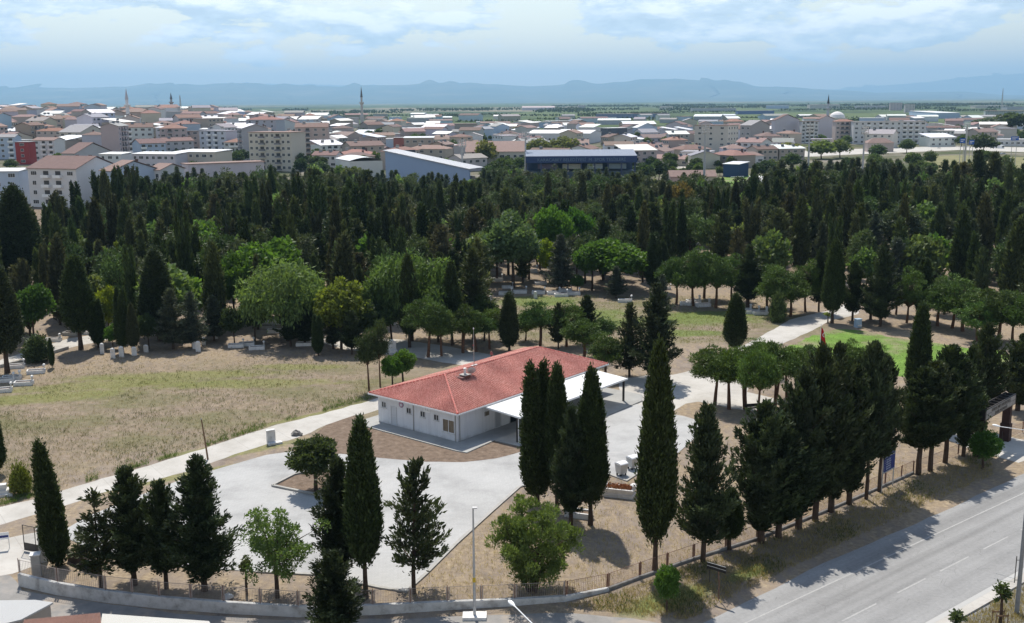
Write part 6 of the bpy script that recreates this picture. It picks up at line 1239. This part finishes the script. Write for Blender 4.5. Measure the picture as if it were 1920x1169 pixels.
# floodlight masts, minarets, mosque, radio masts, signs, truck
def mast(px, ytop, Y, label, r0=.5, lattice=False, lamps=True):
    q = atY(px, ytop, Y); g = Vector((q.x, Y, gz(q.x, Y))); H = q.z - g.z; o = thing('floodlight_mast' if lamps else 'radio_mast', g, label, 'floodlight mast' if lamps else 'radio mast', 'stadium floodlight masts' if lamps else None)
    if lattice:
        b = MB(); s_ = r0
        for a in range(3): b.tube([(s_ * math.cos(a * 2.094), s_ * math.sin(a * 2.094), 0), (.15 * math.cos(a * 2.094), .15 * math.sin(a * 2.094), H)], s_ * .13, 4)
        for k in range(12):
            z = H * k / 12; z2 = H * (k + 1) / 12; f_ = 1 - k / 12 * .8; f2_ = 1 - (k + 1) / 12 * .8
            for a in range(3): b.tube([(s_ * f_ * math.cos(a * 2.094), s_ * f_ * math.sin(a * 2.094), z), (s_ * f2_ * math.cos((a + 1) * 2.094), s_ * f2_ * math.sin((a + 1) * 2.094), z2)], s_ * .07, 3)
        b.build('lattice', M['steel'], o)
    else: MB().tube([(0, 0, 0), (0, 0, H)], [r0, r0 * .5], 8).build('pole', M['steel'], o)
    if lamps:
        fr = MB().box(-1.9, 1.9, -.1, .1, H - 3.2, H - 3.0).box(-1.9, 1.9, -.1, .1, H - .2, H).box(-1.9, -1.75, -.1, .1, H - 2.999, H - .201).box(1.75, 1.9, -.1, .1, H - 2.999, H - .201).build('lamp_frame', M['steel'], o); fr.rotation_euler = (0, 0, .5)
        for i in range(4):
            for j in range(3): l_ = MB().lathe([(.1, 0), (.36, .3), (.36, .36), (0, .38)], 8).build('lamp', M['marble'], fr); l_.location = (-1.4 + i * .93, -.1, H - 2.6 + j * .95); l_.rotation_euler = (R(100), 0, 0)
mast(985, 246, 440, 'floodlight mast beside the blue lettered stand'); mast(866, 262, 452, 'floodlight mast behind the long blue back wall'); mast(1323, 234, 372, 'floodlight mast in front of the beige tower'); mast(1519, 232, 392, 'floodlight mast before the blank lilac gables'); mast(1622, 236, 410, 'floodlight mast before the long white block')
mast(337, 179, 1180, 'lattice telephone mast on the hill beside a minaret', 1.8, True, False); mast(1881, 166, 2600, 'tall lattice radio mast on the plain', 3.0, True, False)
def minaret(px, ytop, Y, r, label, capc, bodyc):
    q = atY(px, ytop, Y); g = Vector((q.x, Y, gz(q.x, Y))); H = q.z - g.z; o = thing('minaret', g, label, 'minaret')
    MB().lathe([(r * 1.5, -1), (r * 1.5, H * .28), (r, H * .34), (r, H * .56)], 12).build('shaft', M['wall'], o, bodyc)
    MB().lathe([(r, H * .56), (r * 1.8, H * .60), (r * 1.8, H * .625), (r * .8, H * .626)], 12).build('balcony', M['wall'], o, bodyc); MB().lathe([(r * .8, H * .626), (r * .78, H * .74)], 12).build('upper_shaft', M['wall'], o, bodyc)
    MB().lathe([(r * 1.0, H * .74), (r * .55, H * .86), (.05, H)], 12).build('spire', M['paint'], o, capc)
minaret(236, 166, 900, 1.5, 'tall white minaret rising from the hillside houses', (.45, .43, .47), (.66, .64, .66)); minaret(320, 174, 1200, 1.5, 'small grey minaret on the hill beside the telephone mast', (.10, .11, .13), (.34, .34, .36)); minaret(677, 162, 1150, 1.35, 'dark-capped slim minaret standing over the middle of the town', (.10, .10, .11), (.42, .41, .40)); minaret(1554, 177, 1150, 1.4, 'minaret with a black spire on the plain beyond the apartment blocks', (.02, .02, .025), (.40, .44, .50))
mq = atY(1570, 214, 1250); mo = thing('mosque', Vector((mq.x, 1250, gz(mq.x, 1250))), 'mosque with a white dome behind the orange-roofed block', 'mosque'); MB().box(-9, 9, -9, 9, -1, mq.z - 7.5).build('wall', M['wall'], mo, CREAM); dm_ = MB().lathe([(6, 0), (5.9, 1.0), (5.2, 2.6), (3.6, 4.0), (1.6, 4.8), (.1, 5.1)], 18).build('dome', M['wall'], mo, (.7, .68, .68)); dm_.location = (0, 0, mq.z - 7.5); dm_.scale = (1.45, 1.45, 1.45)
def roadsign(px, py, Y, w, h, label, mat='blue', pole=True, ph=None, name='road_sign'):
    q = atY(px, py, Y); g = Vector((q.x, Y, gz(q.x, Y))); o = thing(name, g, label, 'road sign' if name == 'road_sign' else 'billboard'); H = q.z - g.z
    pn_ = MB().box(-w / 2, w / 2, -.1, .05, H - h / 2, H + h / 2).build('panel', mat if not isinstance(mat, str) else M[mat], o); MB().box(-w * .38, w * .38, -.115, -.101, H + h * .1, H + h * .22).box(-w * .38, w * .1, -.115, -.101, H - h * .22, H - h * .1).build('lettering', M['white'], pn_)
    for x in ((-w * .3, w * .3) if name == 'road_sign' else (0,)): MB().tube([(x, .1, -.5), (x, .1, H)], .14 if name == 'road_sign' else .45, 6).build('pole', M['steel'], o)
sgb = simple('sign_blue', (.02, .10, .42), .5, .1); roadsign(1805, 264, 480, 10 * .24, 9 * .24, 'blue road sign under the billboard, the squarer one', sgb); roadsign(1822, 267, 480, 2.2, 2.0, 'blue road sign under the billboard, the smaller one', sgb); roadsign(1903, 260, 500, 3.6, 1.8, 'wide blue overhead road sign by the roundabout', sgb)
roadsign(1814, 234, 480, 2.7, 2.6, 'pale square billboard on a tall white pole at the roundabout', simple('billboard_face', (.50, .60, .60), .5, .2, .6), name='billboard')
tq = at(1869, 281); tk = thing('lorry', tq, 'white lorry with a dark windscreen on the road by the roundabout', 'lorry', None, .35)
MB().box(-1.2, 1.2, -5.5, -3.4, .5, 3.0).build('cab', M['white'], tk); MB().box(-1.05, 1.05, -5.54, -5.501, 1.7, 2.7).build('windscreen', M['glass'], tk); MB().box(-1.25, 1.25, -3.2, 5, 1.0, 3.4).build('trailer', M['paint'], tk, (.62, .62, .64))
whm = MB().lathe([(0, -.15), (.5, -.15), (.5, .15), (0, .15)], 12).mesh('wheel', M['dark_metal'])
for x in (-1.05, 1.05):
    for y in (-4.6, 2.4, 3.8): w_ = link(whm, 'wheel', tk); w_.rotation_euler = (0, PI / 2, 0); w_.location = (x, y, .5)
def carproto():
    b = MB(); pr = [(-2.1, .35), (-2.1, .85), (-1.3, .95), (-.7, 1.42), (.9, 1.42), (1.6, .98), (2.1, .9), (2.1, .35)]; n = len(pr)
    b.add([(x, -.85, z) for x, z in pr] + [(x, .85, z) for x, z in pr], [tuple(range(n))[::-1] and tuple(range(n)), tuple(range(n, 2 * n))[::-1]] + [(i, i + n, (i + 1) % n + n, (i + 1) % n) for i in range(n)]); return b.mesh('body', M['paint'])
CB = carproto(); CG = MB().box(-.75, .95, -.865, -.851, .98, 1.34).box(-.75, .95, .851, .865, .98, 1.34).mesh('side_glass', M['glass']); CW = MB().lathe([(0, -.1), (.32, -.1), (.32, .1), (0, .1)], 10).mesh('wheel', M['dark_metal'])
for i, (px, py, c_, lb) in enumerate([(892, 294, (.6, .6, .62), 'silver car parked on the street behind the stand'), (902, 299, (.05, .05, .06), 'dark car parked on the street behind the stand'), (1335, 296, (.65, .65, .66), 'white car on the road below the beige tower'), (1530, 283, (.5, .1, .08), 'red car on the road below the lilac gables'), (1580, 284, (.62, .62, .64), 'pale car on the road below the orange-roofed block'), (1760, 281, (.2, .22, .26), 'grey car on the road towards the roundabout'), (1880, 291, (.6, .6, .6), 'white car right before the lorry'), (1400, 290, (.12, .2, .4), 'blue car on the road below the brown-roofed house')]):
    o = thing('parked_car', at(px, py), lb, 'car', 'cars on the far roads', rnd.uniform(-.4, .4)); link(CB, 'body', o, c_); link(CG, 'side_glass', o)
    for x in (-1.3, 1.3):
        for y in (-.82, .82): q = link(CW, 'wheel', o); q.rotation_euler = (PI / 2, 0, 0); q.location = (x, y, .32)
# far roads, pitch, dry field with a ring
def fsheet(name, px, z, mat, kind='structure'):
    pts = [at(x, y) for x, y in px]; pts = [Vector((p.x, p.y, gz(p.x, p.y) + z)) for p in pts]; return setting(name, MB().poly(pts).mesh(name, mat), kind)
fsheet('far_road', [(1200, 318), (1260, 318), (1340, 312), (1430, 300), (1550, 294), (1700, 288), (1800, 284), (1930, 288), (1990, 292), (1990, 281), (1800, 277), (1680, 280), (1550, 284), (1420, 289), (1330, 299), (1200, 307)], .03, M['path'])
fsheet('far_street', [(862, 322), (900, 322), (905, 305), (895, 288), (878, 272), (870, 272), (872, 292)], .03, M['path'])
m, t = newmat('dry_field'); p = t.pos(); t.out(t.bsdf(t.ramp(t.noise(p, .12, 6, .65), [(.3, (.14, .15, .065)), (.6, (.23, .21, .115)), (.8, (.30, .26, .16))]), .95, .1)); M['dryfield'] = m
fsheet('field', [(1690, 330), (1760, 350), (1900, 362), (2020, 366), (2020, 300), (1900, 296), (1800, 293), (1740, 295)], .03, M['dryfield'])
fsheet('football_pitch', [(1340, 362), (1400, 352), (1420, 330), (1380, 328), (1290, 345)], .03, M['lawn'])
go = thing('goal', at(1382, 342), 'white football goal at the end of the pitch', 'goal', None, .5); MB().tube([(-3.6, 0, 0), (-3.6, 0, 2.44), (3.6, 0, 2.44), (3.6, 0, 0)], .12, 6).build('frame', M['white'], go)
fsheet('running_track', [(1290, 346), (1340, 364), (1320, 372), (1255, 352)], .03, simple('track', (.30, .16, .13), .9, .1))
# --- houses filling the town
ht = random.Random(21); nh_ = 0; FARS = {}
def quant(v, s): return round(v / s) * s
ZT = [(140, 'on the hill under the white minaret'), (300, 'on the slope round the white minaret'), (470, 'beyond the brown framed block'), (640, 'beyond the chequered block'), (800, 'round the slim dark-capped minaret'), (990, 'behind the blue back wall'), (1200, 'past the white hall'), (1420, 'behind the beige tower'), (9999, 'towards the distant factories')]
tries = 0
while nh_ < 430 and tries < 16000:
    tries += 1
    Y = 455 * (2.9 ** ht.random()); px = ht.uniform(-20, 1480) if ht.random() < .85 else ht.uniform(1480, 1900)
    q = atY(px, 300, Y); x = q.x
    dens = 1.0 if px < 600 else .8 if px < 1000 else .62
    if px > 1480 and Y < 760: continue
    if ht.random() > dens: continue
    if px > 560 and Y < 560: continue
    if px > 600 and Y > 1180 + 60 * math.sin(px * .02): continue
    if px < 600 and Y < 640: continue
    flr = ht.choice([2, 3, 3, 4]) if px < 600 and Y > 850 else ht.choice([3, 4, 5, 5, 6]) if px < 600 else ht.choice([1, 2, 2, 3, 3])
    w_, d_ = quant(ht.uniform(12, 24), 1.5), quant(ht.uniform(10, 16), 1.5)
    if any((x - a) ** 2 + (Y - b_) ** 2 < (r_ + w_ * .5 + (.4 if px < 600 else 2)) ** 2 for a, b_, r_ in OCC): continue
    h = flr * 3.0 + .6; r_ = ht.random()
    if r_ < .15: rk, rc, rl = 'mono', WHT, 'white metal roof'
    elif r_ < .27: rk, rc, rl = 'flat', GRYR, 'flat grey roof'
    elif r_ < .62: rk, rc, rl = 'gable', ht.choice([BROWN, BROWN2]), 'brown gabled roof'
    elif r_ < .82: rk, rc, rl = 'hip', ht.choice([BROWN, BROWN2, REDT]), 'brown hipped roof'
    elif r_ < .92: rk, rc, rl = 'gable', GRYR, 'grey gabled roof'
    else: rk, rc, rl = 'gable', WHT, 'white gabled roof'
    wl_, wn = ht.choice([(WHITEW, 'white'), (WHITEW, 'white'), (LILAC, 'lilac'), (CREAM, 'cream'), (BLUEW, 'pale blue'), (GREYW, 'grey'), (SALM, 'salmon'), (TAN, 'tan')])
    zn = next(s_ for lim, s_ in ZT if px < lim)
    lb = f'{wn} {["", "single", "two", "three", "four", "five", "six"][flr]}-storey house with a {rl} {zn}'
    building('town_house' if flr < 4 else 'apartment_building', Vector((x, Y, gz(x, Y))), ht.choice([0, .3, -.3, .6, -.6, 1.2, -1.2, 1.57]) + ht.uniform(-.1, .1), w_, d_, h, jitc(wl_, .1), rk, jitc(rc, .12), lb, lb + ' group', rise=quant(d_ * .17, .5), wins=flr if Y < 840 else None, cols=2 if w_ < 13 else 4, balc=ht.choice([None, (1,), (0,), (1, 2)]) if Y < 760 else None, side=(1 if ht.random() < .3 else None) if Y < 700 else None, cat='house', chim=1 if Y < 850 and rk in ('gable', 'hip') else 0, heat=ht.choice([0, 1, 1, 2]) if Y < 850 else 0, sheet_=max(rc) > .5)
    OCC.append((x, Y, w_ * .5)); nh_ += 1
print('houses', nh_)
nw_ = 0
while nw_ < 95:
    Y = ht.uniform(1180, 2000); px = ht.uniform(560, 1900); x = atY(px, 300, Y).x; w_, d_ = quant(ht.uniform(14, 46), 4), quant(ht.uniform(12, 22), 4); nw_ += 1
    if any((x - a) ** 2 + (Y - b_) ** 2 < (r_ + w_ * .5) ** 2 for a, b_, r_ in OCC): continue
    rc, rn = ht.choice([(WHT, 'pale'), (WHT, 'pale'), (GRYR, 'grey'), (BROWN, 'brown'), (BROWN2, 'reddish')]); zn = next(s_ for lim, s_ in ZT if px < lim)
    wl_, wn = ht.choice([(GREYW, 'grey'), (WHITEW, 'white'), (BLUEW, 'pale blue'), (TAN, 'tan')]); lb = f'far {wn} workshop with a {rn} roof {zn}'
    building('workshop', Vector((x, Y, gz(x, Y))), ht.uniform(-.5, .5), w_, d_, quant(ht.uniform(4, 9), 1), jitc(wl_, .1), ht.choice(['gable', 'flat', 'gable']), jitc(rc, .1), lb, lb + ' group', rise=quant(d_ * .15, 1), cat='workshop', sheet_=max(rc) > .5); OCC.append((x, Y, w_ * .5))
# --- trees in and beyond the town
tt = random.Random(33); nt_ = 0; tries = 0
TZ = [(600, 'between the hillside houses'), (900, 'in the gardens behind the blue back wall'), (1200, 'in the gardens round the white hall'), (1450, 'under the beige tower'), (1760, 'along the road below the apartment blocks'), (9999, 'in the grove by the roundabout')]
def towntree(x, y, h, w_, c, lb, gr):
    q = PR['bfar'][tt.randrange(3)]; o = link(joined(q), 'garden_tree', None, c); o.location = (x, y, gz(x, y) - .2); o.rotation_euler = (0, 0, tt.uniform(0, 6.28)); o.scale = (w_ / q.w, w_ / q.w, h / q.h); tag(o, lb, 'tree', gr)
while nt_ < 240 and tries < 9000:
    tries += 1; px = tt.uniform(560, 1960) if tt.random() < .9 else tt.uniform(0, 560); r_ = tt.random()
    Y = tt.uniform(455, 620) if r_ < .6 else tt.uniform(620, 1100)
    if px < 560: Y = tt.uniform(470, 900)
    if px > 1740 and r_ < .65: Y = tt.uniform(500, 760)
    if 1200 < px < 1760 and Y < 455: continue
    x = atY(px, 300, Y).x; gp_ = proj(x, Y, 0)
    if any((x - a) ** 2 + (Y - b_) ** 2 < (q_ * .78 + 1) ** 2 for a, b_, q_ in OCC): continue
    if 862 < px < 905 and Y < 700: continue
    if px > 1200 and 283 - (px > 1700) * 3 < gp_[1] < 312: continue
    h = tt.uniform(4.5, 9); zn = next(s_ for lim, s_ in TZ if px < lim); c = jitc(tt.choice([(.06, .095, .04), (.075, .115, .045), (.09, .13, .05), (.05, .08, .04)]), .2)
    lb = ('tall green tree ' if h > 7 else 'low green tree ') + zn; towntree(x, Y, h, h * tt.uniform(.8, 1.3), c, lb, lb + ' group'); nt_ += 1
for (px, py, ty, w_, c, lb) in [(912, 318, 264, 44, (.16, .17, .06), 'big yellow-green tree beside the street behind the stand'), (1010, 300, 261, 50, (.15, .17, .07), 'flowering broad tree behind the blue lettered stand'), (1060, 300, 258, 60, (.14, .16, .07), 'broad olive tree behind the blue lettered stand'), (848, 300, 264, 30, (.06, .10, .045), 'dark green tree beside the column-fronted building'), (1480, 300, 268, 44, (.19, .20, .07), 'yellowish tree below the blank lilac gables'), (1540, 300, 264, 56, (.13, .18, .06), 'wide light green tree below the corner block'), (1575, 298, 262, 44, (.12, .16, .06), 'light green tree below the orange-roofed block'), (1645, 300, 272, 36, (.06, .10, .05), 'dark round tree before the pinkish roof'), (1700, 290, 262, 30, (.08, .12, .05), 'green tree before the long white block'), (1842, 290, 252, 52, (.06, .085, .045), 'dark dome-shaped tree beside the blue road signs'), (1895, 255, 212, 70, (.065, .095, .045), 'large dark tree mass behind the roundabout'), (1850, 250, 222, 60, (.07, .10, .05), 'dark leafy tree behind the billboard'), (70, 302, 286, 36, (.06, .10, .04), 'rounded dark tree between the white house and the red-fronted one')]:
    g = at(px, py); Yq = g.y; w__ = w_ / F * Yq; top = atY(px, ty, Yq).z; towntree(g.x, Yq, max(4, top - gz(g.x, Yq) + .2), w__, c, lb, None)
# hedgerows and far woods on the plain: one mass
rs3 = np.random.RandomState(9); PP, DD, LL = [], [], []
for k in range(70):
    Y = 1400 * 4.6 ** rs3.rand(); x = rs3.uniform(-.5, .5) * Y; L_ = rs3.uniform(60, 420) * Y / 3000; n = int(90 + L_ * .5); s = rs3.rand(n) * L_
    a = rs3.normal(0, .25); hgt = rs3.uniform(4, 9)
    PP.append(np.stack([x + s * math.cos(a), Y + s * math.sin(a) + rs3.normal(0, 6, n), rs3.uniform(0, hgt * .6, n)], 1)); DD.append(rs3.normal(0, .5, (n, 3)) + [0, 0, .9]); LL.append(rs3.uniform(.5, 1, n) * hgt * Y / 2500 * .55 + 2.5)
P_ = np.vstack(PP); D_ = np.vstack(DD); L_ = np.concatenate(LL)
hg = link(leafmesh('far_hedgerows', P_, D_, L_, L_ * .9, rs3.rand(len(P_)), rs3, [M['leaf']]), 'far_hedgerows', None, (.045, .065, .035)); hg['kind'] = 'stuff'; hg['label'] = 'dark hedgerows and tree lines scattered over the far plain'; hg['category'] = 'hedgerows'
# ------------------------------------------------------------------ grasses
def scatter(name, n, box, keep, hgt, colr, label, seed, blades=3, wl=.12):
    r_ = np.random.RandomState(seed); P = []
    pts = [at(r_.uniform(box[0], box[2]), 600) for _ in range(0)]
    while len(P) < n:
        px, py = r_.uniform(box[0], box[2]), box[1] + (box[3] - box[1]) * r_.rand()
        if keep(px, py, r_): g = at(px, py); P.append((g.x, g.y, 0))
    P = np.repeat(np.array(P), blades, 0) + r_.normal(0, .09, (n * blades, 3)) * [1, 1, 0]; D = r_.normal(0, .38, (len(P), 3)); D[:, 2] = 1; L = hgt * r_.uniform(.5, 1.3, len(P))
    o = link(leafmesh(name, P, D, L, L * wl, np.repeat(r_.rand(n), blades) * .6 + r_.rand(len(P)) * .4, r_, [M['leaf']]), name, None, colr); o['kind'] = 'stuff'; o['label'] = label; o['category'] = 'grass'
up_edge = [(-20, 955), (120, 917), (340, 853), (520, 795), (706, 745), (760, 720)]
tn_ = [(rnd.uniform(0, 700), rnd.uniform(680, 900), rnd.uniform(20, 70)) for _ in range(40)]
def inwest(px, py, r_): return py < interp(up_edge, px) - 3 and py > interp(FRONT, px) + 14 and (px < 690 or py > 690)
def clump(px, py, r_): return min(abs(px - a) / (c * 2) + abs(py - b_) / (c * .6) for a, b_, c in tn_) < r_.uniform(.2, 1.3)
scatter('dry_grass', 9000, (-30, 650, 720, 950), inwest, .24, (.27, .215, .155), 'dry straw stalks covering the field west of the building', 1)
scatter('green_weeds', 4500, (-30, 670, 700, 950), lambda a, b_, r_: inwest(a, b_, r_) and clump(a, b_, r_), .30, (.085, .10, .045), 'olive green weeds in patches over the field', 2)
scatter('path_weeds', 1500, (-20, 740, 720, 960), lambda a, b_, r_: abs(py_edge(a) - b_) < r_.exponential(3.0) + .5, .30, (.10, .15, .04), 'green weeds fringing the pale path', 3) if False else None
def fringe(a, b_, r_): d = interp(up_edge, a) - b_; return -1 < d < r_.exponential(5.0) and (math.sin(a * .031) + math.sin(a * .083) > -.2)
scatter('path_weeds', 1600, (-20, 740, 740, 960), fringe, .34, (.095, .15, .04), 'green weeds fringing the pale path', 3)
E1_ = [(760, 1115), (860, 1030), (975, 922), (1000, 915), (1140, 895), (1200, 890), (1275, 855), (1330, 830), (1500, 780), (1700, 800)]
E2_ = [(760, 1140), (965, 1130), (1060, 1122), (1140, 1104), (1300, 1046), (1420, 1008), (1560, 951), (1700, 890)]
scatter('yard_straw', 7000, (760, 800, 1700, 1140), lambda a, b_, r_: interp(E1_, a) + 4 < b_ < interp(E2_, a), .24, (.37, .30, .19), 'flattened yellow straw over the yard between plaza and fence', 4)
V1_ = [(1060, 1132), (1150, 1112), (1300, 1056), (1420, 1018), (1560, 962), (1712, 895), (1830, 850)]
V2_ = [(1060, 1140), (1180, 1156), (1290, 1165), (1420, 1098), (1600, 1012), (1750, 944), (1860, 895)]
scatter('verge_grass', 8000, (1060, 850, 1860, 1165), lambda a, b_, r_: interp(V1_, a) + 3 < b_ < interp(V2_, a) - 2, .28, (.31, .255, .155), 'dry grass on the verge between fence and road', 5)
scatter('verge_weeds', 1400, (1060, 850, 1860, 1165), lambda a, b_, r_: interp(V1_, a) + 3 < b_ < interp(V2_, a) - 2 and math.sin(a * .045) + math.sin(b_ * .09) > .5, .30, (.09, .12, .035), 'green weeds on the verge between fence and road', 6)
scatter('clearing_grass', 7000, (900, 555, 1480, 645), lambda a, b_, r_: b_ > interp(FRONT, a) + 12 and not (a > 1400 and b_ > 1000 - a * .27), .32, (.20, .20, .085), 'mixed dry and green grass over the grave lawn and clearing', 7)
scatter('lawn_tufts', 6000, (1466, 618, 1895, 708), lambda a, b_, r_: b_ > interp([(1460, 655), (1545, 622), (1620, 622), (1800, 650), (1900, 664)], a) + 2, .16, (.13, .20, .045), 'short green grass of the lawn', 8)
scatter('median_grass', 3000, (1795, 1085, 1960, 1190), lambda a, b_, r_: b_ > 1169 - (a - 1792) * .575 + 4, .26, (.33, .27, .16), 'dry grass on the median beyond the kerb', 9)
